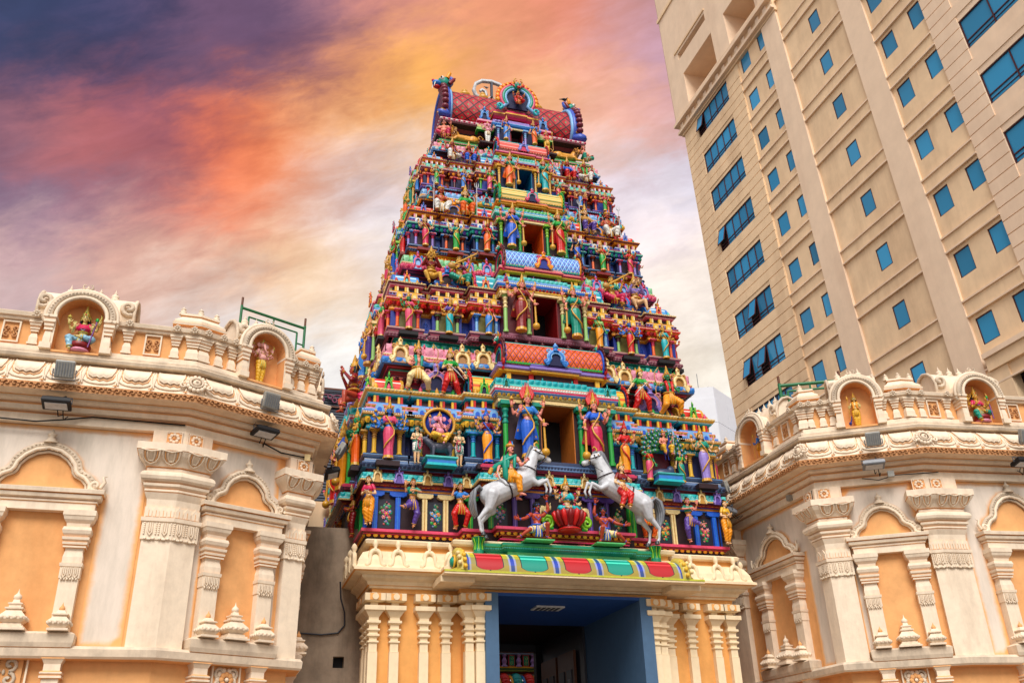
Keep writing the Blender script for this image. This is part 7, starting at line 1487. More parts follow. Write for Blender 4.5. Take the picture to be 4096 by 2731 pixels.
for h in H2+H3+H4:
    if h[2]>14: 
        x=.30+.25; b=MB(SH@Matrix.Translation((-.06,0,0))); y0,y1,z0,z1=h; t=.045
        b.box(.15,.24,y0,y1,z0,z0+t,TF); b.box(.15,.24,y0,y1,z1-t,z1,TF); b.box(.15,.24,y0,y0+t,z0+t,z1-t,TF); b.box(.15,.24,y1-t,y1,z0+t,z1-t,TF); fo=b.build('window',office)
        b=MB(SH@Matrix.Translation((-.06,0,0))); b.box(.17,.185,y0+t/2,y1-t/2,z0+t/2,z1-t/2,TG); b.build('pane',fo)
for h in H5: office_window(*h,3,True)
# crown: heavy cornice and recessed loggias on the top floors
b=MB(SH)
for x,z0,z1,m in((-.10,41.15,41.3,TB),(-.32,41.3,41.5,TP),(-.18,41.5,41.95,TB),(-.50,41.95,42.15,TP),(-.38,42.15,42.4,TB)): b.box(x,.5,12.9,24.4-x*.5,z0,z1,m)
b.build('crown_cornice',office)
for k in range(14): y=13.4+k*.8; b=MB(SH); b.box(-.27,-.18,y,y+.35,41.54,41.9,TP); b.build('cornice_panel',office)
UH=[(18.9,22.75,42.75,45.4),(14.0,17.3,42.75,45.4),(19.2,23.05,46.9,47.5)]
hole_wall('wall',12.9,24.7,42.4,ZT,UH,-.22,TP,2.0); b=MB(SH); b.box(1.9,2.3,13,24.6,42.4,ZT,TB); b.box(-.22,2,24.68,24.72,42.4,ZT,TP); b.box(-.30,-.22,19.1,23.4,47.7,47.85,TB); b.box(-.32,-.22,12.9,24.8,52.3,52.6,TB); b.build('roof_wall',office)
# car deck opening low on the right
b=MB(SH); b.box(-.14,.4,-12,7.0,15.3,16.0,TB); b.box(-.24,-.14,-12,7.0,15.8,16.0,TP); b.box(-.05,.5,6.2,7.23,5,15.3,TB); b.box(.4,.9,-12,6.3,5,15.2,TD); b.build('car_deck',office)
# ================================================================ far buildings
WB=paint('white_cladding',(214,216,222),.5,.05,0,1); GL=paint('grey_louvre',(74,80,92),.6,.1,0,2)
o=thing('cladded_tower','pale white clad tower with a pointed arch screen far behind right of gateway','office building',(50,85,0))
b=MB(); b.sweep([(38,70),(45,66.6),(49.9,70),(62,70),(62,95),(38,95)],[(0,0,WB),(0,43.4,WB)],top=WB); wb=b.build('wall',o)
for z in range(3,43,3):
    for (x0,y0),(x1,y1) in(((38,70),(45,66.6)),((45,66.6),(49.9,70)),((49.9,70),(60,70))):
        t=(Vector((x1,y1))-Vector((x0,y0))); ln=t.length; t/=ln; b=MB(Matrix.Translation((x0,y0,0))@Matrix.Rotation(math.atan2(t.y,t.x),4,'Z')); k=max(1,int(ln/2.5))
        for j in range(k): b.box(ln*j/k+.04,ln*(j+1)/k-.04,-.08,0,z-2.94,z,WB)
        b.build('cladding_row',wb,'stuff')
b=MB(Matrix.Translation((50.4,69.85,0))); ol=[(-1.4,30),(1.4,30),(1.4,38.6),(1.15,39.8),(.6,40.7),(0,41.2),(-.6,40.7),(-1.15,39.8),(-1.4,38.6)]; b.ext(ol,-.1,.1,paint('screen_back',(150,162,176),.6,.1,0)); b.tube([(x,-.14,z) for x,z in ol],.1,WB,5,True)
for i in range(-3,4):
    for j in range(20): 
        if abs(i*.36)<1.25 and 30.4+j*.5<40: b.tube([(i*.36+.15*cos(R(a)),-.14,30.5+j*.5+.2*sin(R(a))) for a in range(0,360,60)],.03,WB,3,True)
b.build('arch_screen',wb)
b=MB(); b.tube([(44.5,69,43),(44.5,69,46)],.04,'grey',5); b.tube([(47,71,43),(47,71,45.5)],.04,'grey',5); b.build('mast',o)
o=thing('louvred_building','dark grey louvred building with purple lettering glimpsed between left shrine and tower','office building',(-3,30,0))
b=MB(); b.box(-12,2,25,40,0,20.5,GL); lb=b.build('wall',o)
for k in range(44): b=MB(); b.box(-4.5,0,24.9,25.0,14.2+k*.14,14.2+k*.14+.09,GL); b.build('louvre',lb)
b=MB(); 
for x in(-3.1,-1.35,.4): b.box(x-.04,x+.04,24.8,24.9,10,20.5,'silver')
b.box(-4.5,0,24.78,24.86,20.36,20.44,'brown'); b.box(-4.5,0,24.78,24.86,19.4,19.47,'brown'); b.build('sign_rail',lb)
def text_mesh(s,size,ext,m,name):
    c=bpy.data.curves.new('t','FONT'); c.body=s; c.size=size; c.extrude=ext; c.align_x='CENTER'; c.resolution_u=3; o=bpy.data.objects.new('t',c); COL.objects.link(o); dg=bpy.context.evaluated_depsgraph_get(); dg.update()
    me=bpy.data.meshes.new_from_object(o.evaluated_get(dg)); me.name=name; bpy.data.objects.remove(o); me.materials.clear(); me.materials.append(M(m)); return me
for ch,x in(('\u0b95\u0bc1',-2.62),('\u0ba9',-1.75)):
    me=text_mesh(ch,.78,.05,'maroon2','sign_letter'); q=link('sign_letter',me,lb); q.matrix_local=Matrix.Translation((x,24.72,19.62))@Matrix.Rotation(PI/2,4,'X')
# bare concrete wall in the gap, with cable and drain hole
CC=paint('stained_concrete',(168,150,130),.9,.3,.5,3,(70,60,50),.75,.1)
b=MB(); b.box(-7,-4.36,.3,.6,0,6.64,CC); b.box(-4.36,-3.6,.3,.6,0,3.93,CC); b.box(-4.36,-3.6,.3,.6,4.14,6.64,CC); o=b.build('concrete_wall'); 
b=MB(); b.box(-4.36,-3.6,.45,.62,3.93,4.14,'black'); b=MB()
hole=[(-4.26,-4.05)]
bpy.data.objects.remove(o); ct=thing('concrete_wall','stained bare concrete wall closing the gap between left shrine and gateway','wall',(-4.8,.3,0))
b=MB(); b.box(-7,-4.26,.3,.6,0,6.64,CC); b.box(-4.26,-4.05,.3,.6,0,3.94,CC); b.box(-4.26,-4.05,.3,.6,4.15,6.64,CC); b.box(-4.05,-3.6,.3,.6,0,6.64,CC); b.box(-4.28,-4.03,.5,.62,3.9,4.2,'black'); b.build('wall_face',ct)
b=MB(); b.tube([(-4.9,.27,4.56),(-4.5,.27,4.54),(-4.2,.27,4.58),(-4.08,.26,4.72),(-4.1,.2,4.95),(-4.2,.1,5.2),(-4.24,0,5.5)],.016,'dgrey',6); tag(b.build('cable'),'dark cable looping across the concrete wall beside the gate','cable')
b=MB(); b.box(-7,-3.2,3,8,0,8.0,'cream2') if False else b.box(-7,-4.02,3,8,0,7.98,TB); tag(b.build('rooftop_block'),'small plain beige building just visible above the concrete wall','building')
# scaffold frames
def scaffold(name,label,A,B,zb,zt,post=.028):
    o=thing('scaffold_frame',label,'scaffold',(A[0],A[1],zb)); m='scaf'
    P=lambda t,z:(A[0]+(B[0]-A[0])*t,A[1]+(B[1]-A[1])*t,z)
    for t in(0,1): b=MB(); b.tube([P(t,zb),P(t,zt)],post,m,8); b.tube([P(t,zt),P(t,zt+.18)],post*.8,'brown',6); b.build('post',o)
    b=MB(); b.tube([P(0,zt-.05),P(1,zt-.05)],post,m,8); b.build('top_rail',o)
    b=MB(); b.tube([P(.12,zt-.2),P(.88,zt-.2)],post*.7,m,6); b.tube([P(.12,zt-.2),P(.12,zb)],post*.7,m,6); b.tube([P(.88,zt-.2),P(.88,zb)],post*.7,m,6); b.tube([P(.5,zt-.05),P(.5,zt-.2)],post*.6,m,6); b.build('inner_frame',o)
    for k in range(3): b=MB(); zz=zb+(zt-zb)*(.2+.25*k); b.tube([P(.88,zz),P(1,zz)],post*.6,m,5); b.tube([P(0,zz),P(.12,zz)],post*.6,m,5); b.build('rung',o)
scaffold('a','green steel scaffold frame standing on the roof of the left temple building',(-6.66,-1.6),(-5.38,-1.0),9.0,10.46)
scaffold('b','green scaffold frame poking above the roof of the right temple building',(5.3,-1.7),(6.5,-2.3),9.0,9.98,.04)
# floodlights on the eaves
def flood(name,label,Mx,dk=True):
    o=thing('floodlight',label,'floodlight'); o.matrix_world=Mx
    b=MB(); b.stack([(-.17,-.10),(.17,-.10),(.17,.10),(-.17,.10)],[(-.05,.03),(-.03,.04),(.03,.03),(.08,-.03)],'black' if dk else 'grey'); b.build('housing',o)
    b=MB(); b.box(-.16,.16,-.09,.09,-.062,-.052,'silver'); b.build('lens',o)
    b=MB(); b.tube([(-.21,0,.0),(-.21,.0,.10),(.21,0,.10),(.21,0,0)],.012,'dgrey',5); b.tube([(.05,0,.1),(.09,.10,.2)],.014,'dgrey',5); b.build('bracket',o)
    b=MB(); b.tube([(.0,.08,.0),(.02,.22,-.10),(.06,.30,-.02)],.009,'black',5); b.tube([(.08,.08,.0),(.10,.25,-.14),(.14,.32,-.03)],.009,'black',5); b.build('lamp_cable',o)
def upl(name,label,Mx):
    o=thing('floodlight',label,'floodlight'); o.matrix_world=Mx
    b=MB(); b.stack([(-.14,-.05),(.14,-.05),(.14,.05),(-.14,.05)],[(-.14,-.01),(-.12,0),(.12,0),(.14,-.01)],'lampgrey'); b.build('housing',o)
    b=MB(); 
    for k in range(7): b.box(-.12+k*.04,-.11+k*.04,-.062,-.05,-.1,.1,'grey')
    b.build('cooling_fins',o); b=MB(); b.tube([(-.165,0,.0),(-.165,-.02,-.16),(.165,-.02,-.16),(.165,0,0)],.012,'grey',5); b.build('bracket',o)
def fm(x,y,z,rz,rx=0): return Matrix.Translation((x,y,z))@Matrix.Rotation(rz,4,'Z')@Matrix.Rotation(rx,4,'X')
flood('f','black floodlight hanging under the long straight eave of the left temple building',fm(-9.2,-3.62,7.30,0,-.2)); upl('u','grey lamp clipped on the roll above the black floodlight, left end of the left eave',fm(-9.15,-3.80,7.80,0,.3))
flood('f','black floodlight under the angled eave of the left temple building',fm(-6.02,-2.98,7.34,.45,-.2)); upl('u','grey lamp clipped on the angled eave roll left of the gateway',fm(-5.98,-3.14,7.85,.45,.3))
flood('f','black floodlight under the inner corner eave of the left building beside the tower',fm(-4.7,-1.6,7.15,1.5,-.3)); upl('u','white lamp on the inner corner of the left building in front of the painted tower',fm(-4.52,-1.2,7.75,1.4,.5))
flood('f','grey floodlight under the angled eave of the right temple building',fm(5.62,-3.86,7.34,-.56,-.2),False); upl('u','grey lamp clipped on the angled eave roll right of the gateway',fm(5.62,-4.0,7.82,-.56,.3))
flood('f','floodlight under the long eave at the far right edge',fm(8.55,-4.66,7.34,-.1,-.2)); upl('u','grey lamp on the eave roll at the far right edge',fm(8.6,-4.85,7.82,-.1,.3))
flood('f','white floodlight under the receding eave right beside the painted tower',fm(4.4,-.2,7.34,-1.5,-.2),False); upl('u','pale lamp on the receding eave roll beside the right end of the painted tower',fm(4.25,-.45,7.82,-1.5,.3))
# eave cables and junction boxes
b=MB(); b.tube([(-12,-3.30,7.14),(-10.5,-3.30,7.12),(-9.5,-3.29,7.10),(-9.1,-3.30,7.16),(-8.7,-3.27,7.25),(-7.3,-3.26,7.24)],.013,'black',5); b.tube([(-6.0,-2.72,7.22),(-5.7,-2.52,7.15),(-5.15,-2.27,7.17)],.014,'black',5); tag(b.build('eave_cable',kind='stuff'),'black cable pinned along the left building under its eave','cable')
b=MB(); b.box(-5.28,-5.18,-2.36,-2.26,7.10,7.22,'cream'); tag(b.build('junction_box'),'cream junction box at the inner end of the left eave','junction box')
b=MB(); b.tube([(5.65,-3.4,7.2),(5.95,-3.52,7.15),(6.2,-3.75,7.2),(7,-4.02,7.23)],.010,'black',5); tag(b.build('eave_cable'),'thin cable running along the right building under its eave','cable')
b=MB(Matrix.Translation((6.1,-3.72,7.22))@Matrix.Rotation(-.56,4,'Z')); b.box(-.06,.06,-.05,.03,-.06,.06,'lampgrey'); tag(b.build('junction_box'),'grey junction box under the angled eave of the right building','junction box')
b=MB(); b.box(4.84,4.93,-2.0,-1.9,7.12,7.24,'lampgrey'); tag(b.build('junction_box'),'small box under the receding eave next to the tower','junction box')
# metal prayer sign on the tower ridge
b=MB(); m='silver'
def rib(pts,w_=.05): b.tube(pts,w_,m,4,flat=(0,1,0))
sg=thing('roof_sign','silver looped metal emblem standing on the ridge of the painted tower','sign',(-.27,2.2,20.0))
x0,z0=-.27,20.1
b=MB(); L1=[(x0-.22,20.45),(x0-.36,20.40),(x0-.50,20.48),(x0-.56,20.68),(x0-.50,20.92),(x0-.30,21.08),(x0,21.12),(x0+.26,21.06),(x0+.46,20.90),(x0+.52,20.72)]
b.tube([(x,2.2,z) for x,z in L1],.065,m,4,flat=(0,1,0)); b.tube([(x0-.22,2.2,20.45),(x0-.16,2.2,20.56),(x0-.20,2.2,20.70),(x0-.30,2.2,20.74),(x0-.36,2.2,20.66)],.05,m,4,flat=(0,1,0)); b.tube([(x0+.52,2.2,20.72),(x0+.42,2.2,20.78),(x0+.33,2.2,20.70),(x0+.34,2.2,20.5),(x0+.44,2.2,20.4)],.05,m,4,flat=(0,1,0)); b.build('loop',sg)
b=MB(); b.box(x0-.03,x0+.03,2.15,2.25,20.5,21.06,'steel2'); b.tube([(x0+.10*cos(R(a)),2.2,20.42+.10*sin(R(a))) for a in range(0,360,30)],.02,m,5,True); b.box(x0-.025,x0+.025,2.17,2.23,19.9,20.32,'steel2'); b.build('mast',sg)
# inside of the temple seen through the doorway
ins=thing('inner_shrine_parapet','brightly painted inner parapet with purple balusters seen through the doorway','shrine',(-1,9,0))
iy=8.0
b=MB(); b.box(-2,4,iy,iy+.3,0,4.6,'plum'); b.box(-2,4,iy-.05,iy+.25,4.95,5.0,'yellow'); b.box(-2,4,iy-.14,iy+.25,4.90,4.95,'dgreen'); b.box(-2,4,iy-.10,iy+.25,4.87,4.90,'lime2'); b.box(-2,4,iy+.02,iy+.25,4.80,4.87,'maroon'); b.box(-2,4,iy+.08,iy+.25,5.0,5.33,'dark'); b.box(-2,4,iy-.06,iy+.28,5.33,5.42,'steel'); b.build('parapet_wall',ins)
for k in range(12):
    x=-1.9+.43*k+.38; b=MB(); b.lathe([(.09,4.995),(.09,5.03),(.05,5.06),(.07,5.12),(.08,5.16),(.05,5.22),(.035,5.27),(.07,5.30),(.07,5.33)],(x,iy+.0,0),'lilac',10); b.build('baluster',ins)
    b=MB(); b.box(x+.13,x+.31,iy-.0,iy+.06,5.01,5.32,'pink'); b.box(x+.15,x+.29,iy-.02,iy,5.03,5.30,'teal'); b.tube(spiral(x+.22,5.22,.05,.01,90,-400,10,iy-.03,1),.01,'mint',4); b.tube(spiral(x+.22,5.10,.05,.01,-90,400,10,iy-.03,-1),.01,'mint',4); b.build('carved_panel',ins)
for k in range(15):
    x=-1.8+.36*k; c=('turq','red')[k%2]; b=MB(); 
    for j in range(6): a=R(10+80*j/5); b.sph((x,iy+.05-.42*cos(a)*.9,4.40+.34*sin(a)),(.15,.09,.10),c,8,5)
    b.build('roof_petal',ins)
    b=MB(); b.tube([(x+.18,iy+.05-.42*cos(R(a)),4.38+.36*sin(R(a))) for a in range(0,100,12)],.04,('yellow','sky','ochre2')[k%3],6); b.build('roof_rib',ins)
b=MB(); b.box(-2,4,iy-.46,iy,4.22,4.34,'yellow'); b.build('roof_edge',ins)
for k in range(6): gav(ins,-1.0+.7*k,iy-.5,4.32,.3,.3,('rose','maroon','lilac'))
PAL.update(palegold=(226,206,130),lblue2=(140,190,214),lpink2=(232,170,160))
# ================================================================ statues on the painted tower
ORD={0:'lowest',1:'second',2:'third',3:'fourth',4:'fifth',5:'top'}
def st(key,x,y,zh,zf,loc_hz,label,cols,rz=0,mir=False,group=None,cat='statue',s=None,rx=0,name='statue',skip=()):
    """zh: world height of the head centre, zf: of the feet/seat line, loc_hz: head height in the figure's own frame"""
    s=s or (zh-zf)/loc_hz; z0=zh-loc_hz*s; s*=1.12 if key not in('ST','GF_','RM','RF','LK') else 1.05; return place(key,(x,y,z0),s,label,cat,rz,cols,mir,group,name,rx,skip)
g='painted statues on the gateway tower'
def c_(skin,red,green,gold='gold',**k): return dict(skin=skin,red=red,green=green,gold=gold,**k)
HS=.915
# lowest storey dancers
st('DC',-3.89,-.92,7.2,6.39,HS,'dancer in yellow at the left corner of the lowest painted storey',c_('skinf','amber','rose'),-.5,group=g)
st('D1',-3.03,-.90,7.2,6.39,.885,'dancer with lifted leg and purple trousers left of the white horses',c_('skin','purple','teal'),0,group=g)
st('D2',-2.05,-.90,7.18,6.39,.845,'dancer in red pleats with one hand raised beside the left horse tail',c_('skin','red','sky'),0,group=g)
st('D2',2.05,-.90,7.18,6.39,.845,'dancer half hidden behind the right horse tail, hand raised',c_('skin','orange','sky'),0,True,group=g)
st('D1',3.03,-.90,7.2,6.39,.885,'dancer with lifted leg and purple trousers right of the white horses',c_('skinp','purple','teal'),0,True,group=g)
st('DC',3.89,-.92,7.2,6.39,HS,'dancer in yellow at the right corner of the lowest painted storey',c_('skinf','amber','yellow'),.3,True,group=g)
st('DC',-4.05,.1,7.15,6.4,HS,'dancer in dark red on the left side wall of the lowest painted storey',c_('skinr','dred','ochre'),-PI/2,group=g)
st('S2',-4.1,1.6,7.15,6.4,HS,'figure in violet further back on the left side of the lowest storey',c_('skin','violet','amber'),-PI/2,group=g)
st('DC',4.08,.2,7.15,6.4,HS,'dancer on the right side wall of the lowest painted storey',c_('skin','amber','rose'),PI/2,group=g)
# horses, riders, bearers
place('HORSE',(-1.90,-1.60,6.10),1.09,'white rearing horse statue with its head to the right, left of the enthroned goddess','horse statue',0,dict(skin='horse'),group='rearing horse statues')
place('HORSE',(1.90,-1.60,6.10),1.09,'white rearing horse statue with its head to the left, right of the enthroned goddess','horse statue',0,dict(skin='horse'),True,group='rearing horse statues')
st('RM',-1.24,-1.72,7.80,0,.785,'moustached rider in yellow trousers and green shawl with a sabre on the left horse',c_('skinp','amber','teal'),-.1,s=1.22,group=g)
st('RF',1.12,-1.76,7.58,0,.785,'rider in red with haloed crown on the right horse',c_('skinf','red','dred'),.1,True,s=1.08,group=g)
st('ST',-.70,-1.66,6.70,6.05,.635,'kneeling red-brown man holding up the left horse hoof',c_('skinr','cream','green',gold='blue'),0,group=g)
st('ST',.72,-1.66,6.70,6.05,.635,'kneeling red-brown man holding up the right horse hoof',c_('skinr','cream','green',gold='blue'),0,True,group=g)
b=MB(); b.box(-1.0,-.42,-1.84,-1.5,6.03,6.055,'green2'); b.build('statue_ledge',STO[0]); b=MB(); b.box(.45,1.05,-1.84,-1.5,6.03,6.055,'green2'); b.build('statue_ledge',STO[0])
st('LK',0,-1.5,7.19,6.68,.46,'four-armed goddess in green seated on a red lotus between the horses',c_('skinf','turq','turq'),0,group=g)
for s_ in(-1,1):
    b=MB(); b.tube(spiral(s_*.42,6.52,.14,.02,-90,-620,22,-1.45,s_),.036,'lime',6); b.tube([(s_*.42,-1.45,6.38),(s_*.30,-1.45,6.38)],.03,'green',6); b.build('scroll_ornament',STO[0])
place('ELE',(-.42,-1.3,6.66),.42,'small pale elephant figure left of the red lotus throne','elephant statue',0,dict(skin='cream'))
place('ELE',(.42,-1.3,6.66),.42,'small pale elephant figure right of the red lotus throne','elephant statue',0,dict(skin='cream'),True)
# second storey
st('S8',-3.55,-.95,8.65,7.72,HS,'blue-skinned many-armed goddess in pink sari, left corner of the second storey',c_('skinb','pink','pink'),group=g)
st('S4',3.55,-.95,8.70,7.74,HS,'tan goddess in lavender sari with teal blouse, right corner of the second storey',c_('skinf','lilac','teal'),group=g)
hb_=MB(); hb_.lathe([(.001,-.02),(.33,-.02),(.33,.03),(.001,.03)],(0,.06,0),'dblue',26,rot=Matrix.Rotation(PI/2,3,'X')); hb_.tube([(.33*cos(R(a)),0,.33*sin(R(a))) for a in range(0,360,12)],.035,'gold',8,True)
for a in range(0,360,12): hb_.tube([(.36*cos(R(a)),0,.36*sin(R(a))),(.41*cos(R(a+3)),0,.41*sin(R(a+3)))],[.02,.004],'dgold',4)
hb_=hb_.mesh('halo')
G=place('GA',(-2.52,-1.04,8.17),.98,'pink elephant-headed figure seated on a rat before a gold ring halo','statue',0,c_('lpink','yellow','red'),group=g)
o=link('halo',hb_); o.parent=G; o.location=(0,.08,.42); 
place('RAT',(-2.50,-1.0,7.78),.92,'dark grey rat statue carrying the elephant-headed figure','rat statue',0,dict(skin='rat'),True)
b=MB(); b.stack(rect(-2.80,-2.22,-1.2,-.6),[(7.60,.03,'turq'),(7.66,.0,'sky'),(7.72,.0,'turq'),(7.76,.04,'aqua'),(7.79,.04)],'turq'); b.build('throne_base',STO[1])
for x,m,l in((-2.98,False,'bare-chested boy with pink garland left of the elephant-headed figure'),(-2.10,True,'bare-chested boy with pink garland right of the elephant-headed figure')): st('BO',x,-1.0,8.33,7.66,HS,l,c_('skinf','white','green',gold='teal'),0,m,group=g)
place('PEA',(2.52,-1.10,8.10),.98,'green peacock with fanned tail carrying a red-clad figure','peacock statue',0,dict(skin='dblue'))
st('SM',2.50,-1.16,8.66,0,.635,'pink figure in yellow trousers seated before the peacock tail on the second storey',c_('skinp','yellow','red'),0,s=.72,group=g)
b=MB(); b.stack(rect(2.24,2.80,-1.24,-.6),[(7.60,.03,'turq'),(7.66,.0,'sky'),(7.74,.0,'turq'),(7.77,.03,'aqua'),(7.79,.03)],'turq'); b.sph((2.5,-1.0,7.84),(.30,.14,.12),'slate',10,6); b.sph((2.62,-1.06,7.9),(.10,.08,.12),'slate',8,5); b.build('rock_base',STO[1])
st('S2',2.14,-1.02,8.28,7.66,HS,'small green-faced consort in pink sari left of the peacock',c_('sking','pink','red'),group=g)
st('S2',2.92,-1.02,8.26,7.66,HS,'small consort in green sari right of the peacock',c_('skinf','teal','green'),0,True,group=g)
st('S4',-1.53,-1.15,8.61,7.72,HS,'goddess in yellow sari with maroon sleeves, left of the tall blue-robed goddess',c_('skin','amber','dred',gold='blue'),group=g)
st('S4',1.53,-1.15,8.60,7.72,HS,'goddess in yellow and red sari, right of the tall crimson-robed goddess',c_('skin','amber','red',gold='red'),0,True,group=g)
st('GF_',-.77,-1.48,9.0,7.77,HS,'tall goddess in blue sari with flame crown left of the large doorway',c_('skinp','blue','sky'),-.08,group=g)
st('GF_',.75,-1.48,9.0,7.77,HS,'tall goddess in crimson sari with flame crown right of the large doorway',c_('skinp','rose','blue'),.05,True,group=g)
st('AM',-2.95,-.80,10.17,9.32,.785,'moustached archer in cream trousers and green top kneeling above the elephant-headed figure',c_('skinp','cream','teal'),.0,group=g)
st('AF',-2.24,-.80,10.13,9.26,.845,'woman in red lunging with a sword beside the left archer',c_('skinf','red','green'),0,group=g)
st('AF',2.22,-.80,10.18,9.28,.845,'woman in red drawing a bow above the peacock',c_('skinf','red','green'),0,True,group=g)
st('AM',2.95,-.80,10.19,9.30,.785,'green-skinned archer in yellow trousers above the peacock, right end',c_('sking','amber','red'),0,True,group=g)
# third storey
for x,y,zh,k,l,c,m in((-3.12,-.54,11.6,'S4','green-skinned four-armed goddess in pink sari at the left corner of the third storey',c_('sking','pink','pink'),0),
 (-2.21,-.54,11.6,'S4','yellow-skinned goddess in turquoise sari, second from the left on the third storey',c_('skiny','turq','purple'),1),
 (-1.34,-.71,11.58,'S2','woman in blue sari beside the tall red-robed goddess of the third storey',c_('skinp','sky','red'),0),
 (1.34,-.71,11.6,'S2','green-skinned woman in yellow sari right of the third storey doorway',c_('sking','amber','lime2'),0),
 (2.21,-.54,11.62,'S8','blue-skinned many-armed figure in red, second from the right on the third storey',c_('skinb','red','rose'),0),
 (3.12,-.54,11.6,'S4','yellow-skinned goddess in turquoise sari at the right corner of the third storey',c_('skiny','turq','turq'),0)): st(k,x,y,zh,10.90,HS,l,c,0,bool(m),group=g)
st('G4',-.66,-1.0,12.0,10.92,HS,'tall goddess in dark red sari with mace left of the third storey doorway',c_('skinp','dred','dred',gold='gold'),-.05,group=g)
st('G4',.66,-1.0,11.97,10.92,HS,'tall goddess in green sari with mace right of the third storey doorway',c_('skinp','teal','teal'),.05,True,group=g)
st('FL',-2.59,-.30,12.94,12.22,.625,'flute player in red coat seated at the left of the third storey roof',c_('skiny','dred','dred'),0,group=g)
st('VE',-1.93,-.36,12.90,12.22,.625,'woman with long-necked lute, green skirt, left half of the third storey roof',c_('skiny','teal','plum'),0,group=g)
st('VE',1.93,-.36,12.92,12.22,.625,'woman with long-necked lute, crimson skirt, right half of the third storey roof',c_('skiny','rose','teal'),0,group=g)
st('FL',2.58,-.30,12.95,12.22,.625,'flute player in lilac coat seated at the right of the third storey roof',c_('skinf','lilac','lilac'),0,group=g)
# fourth storey
for x,y,zh,k,l,c,m in((-2.67,.0,14.13,'S4','goddess in pinkish red sari at the left corner of the fourth storey',c_('skinf','rose','dred'),0),
 (-1.92,.0,14.14,'S4','goddess in green sari with red sash, second from left on the fourth storey',c_('skinf','green','teal',gold='yellow'),1),
 (-1.18,-.14,14.15,'S2','red-faced woman in orange-red sari left of the fourth storey doorway',c_('skinr','orange','red'),0),
 (1.18,-.14,14.14,'S2','small woman in blue sari right of the fourth storey doorway',c_('skin','blue','navy'),1),
 (1.92,.0,14.12,'S4','goddess in green sari, second from right on the fourth storey',c_('skinf','green','red'),0),
 (2.67,.0,14.09,'S4','goddess in crimson sari at the right corner of the fourth storey',c_('skinr','rose','red'),1)): st(k,x,y,zh,13.47,HS,l,c,0,bool(m),group=g)
st('G4',-.64,-.44,14.43,13.48,HS,'tall goddess in bright blue sari left of the fourth storey doorway',c_('skinp','blue','blue'),-.05,group=g)
st('G4',.62,-.44,14.45,13.48,HS,'tall goddess in red sari with green blouse right of the fourth storey doorway',c_('skin','red','green'),.05,True,group=g)
st('SM',-2.25,.20,15.24,14.55,.635,'moustached man in blue vest and white trousers with spear, fourth storey roof left',c_('skinr','white','blue'),0,True,group=g)
st('SE',-1.62,.20,15.26,14.55,.635,'woman in orange-red with a trident, fourth storey roof left',c_('skinf','orange','green'),0,group=g)
st('SE',1.62,.20,15.26,14.55,.635,'woman in purple with a trident, fourth storey roof right',c_('skinf','purple','ochre'),0,True,group=g)
st('SM',2.25,.20,15.26,14.55,.635,'man in red and white with a trident, right end of the fourth storey roof',c_('skinr','white','red'),0,group=g)
# fifth storey
for x,y,zh,k,l,c,m in((-2.32,.44,16.14,'S4','small goddess in green sari at the left corner of the fifth storey',c_('skinf','green','teal'),0),
 (-1.62,.44,16.14,'S4','small goddess in blue sari, second from left on the fifth storey',c_('skinf','sky','blue'),1),
 (-.95,.32,16.20,'S2','small woman in magenta sari left of the fifth storey doorway',c_('skinp','pink','green'),0),
 (.95,.32,16.18,'S2','small woman in pink sari right of the fifth storey doorway',c_('skin','pink','teal'),1),
 (1.62,.44,16.13,'S8','small many-armed figure in blue, second from right on the fifth storey',c_('skin','sky','dred'),0),
 (2.32,.44,16.12,'S4','small goddess in green sari at the right corner of the fifth storey',c_('skinf','green','rose'),1)): st(k,x,y,zh,15.66,HS,l,c,0,bool(m),group=g)
st('G4',-.49,.07,16.49,15.70,HS,'goddess in orange-red sari with crossed leg left of the fifth storey doorway',c_('skinp','orange','teal'),-.05,group=g)
st('G4',.49,.07,16.50,15.70,HS,'goddess in turquoise sari right of the fifth storey doorway',c_('skinp','turq','teal'),.05,True,group=g)
st('SR',-1.87,.60,17.12,16.55,.635,'man in plum jacket and white trousers seated on the fifth storey roof left',c_('skinr','white','plum'),0,group=g)
st('SE',-1.40,.66,17.13,16.55,.635,'woman in navy seated on the fifth storey roof left',c_('skinr','blue','dred'),0,group=g,skip=('trident',))
st('SE',1.40,.66,17.16,16.55,.635,'woman in red skirt seated on the fifth storey roof right',c_('skinr','red','blue'),0,True,group=g,skip=('trident',))
st('SR',1.87,.60,17.14,16.55,.635,'man in green jacket seated on the fifth storey roof right',c_('skinr','white','green'),0,True,group=g)
# top storey
st('FAT',-2.02,.98,18.12,17.58,.605,'pot-bellied guardian in crimson seated at the left end of the top storey',c_('skinp','rose','green'),-.3,group=g)
st('FAT',2.08,.98,18.10,17.58,.605,'pot-bellied guardian in green seated at the right end of the top storey',c_('skinp','teal','green'),.3,True,group=g)
place('LION',(-1.50,1.0,17.60),.80,'golden lion statue lying left of the elephant-headed figure on the top storey','lion statue',0,dict(skin='amber2'),True,group='golden lion statues')
place('LION',(1.56,1.0,17.60),.80,'golden lion statue lying on the top storey at the right','lion statue',0,dict(skin='amber2'),group='golden lion statues')
st('GS',-.85,.74,18.09,17.52,HS,'elephant-headed figure in white and red on the top storey',c_('lpink','white','red'),0,group=g)
st('MS',.86,.74,18.12,17.52,HS,'spear bearer in red and yellow on the top storey',c_('skinp','yellow','red'),0,True,group=g)
st('S2',-.41,.48,18.13,17.53,HS,'goddess in blue sari left of the top doorway',c_('skinp','sky','blue'),group=g)
st('S2',.41,.48,18.14,17.53,HS,'goddess in orange sari right of the top doorway',c_('skin','orange','sky'),0,True,group=g)
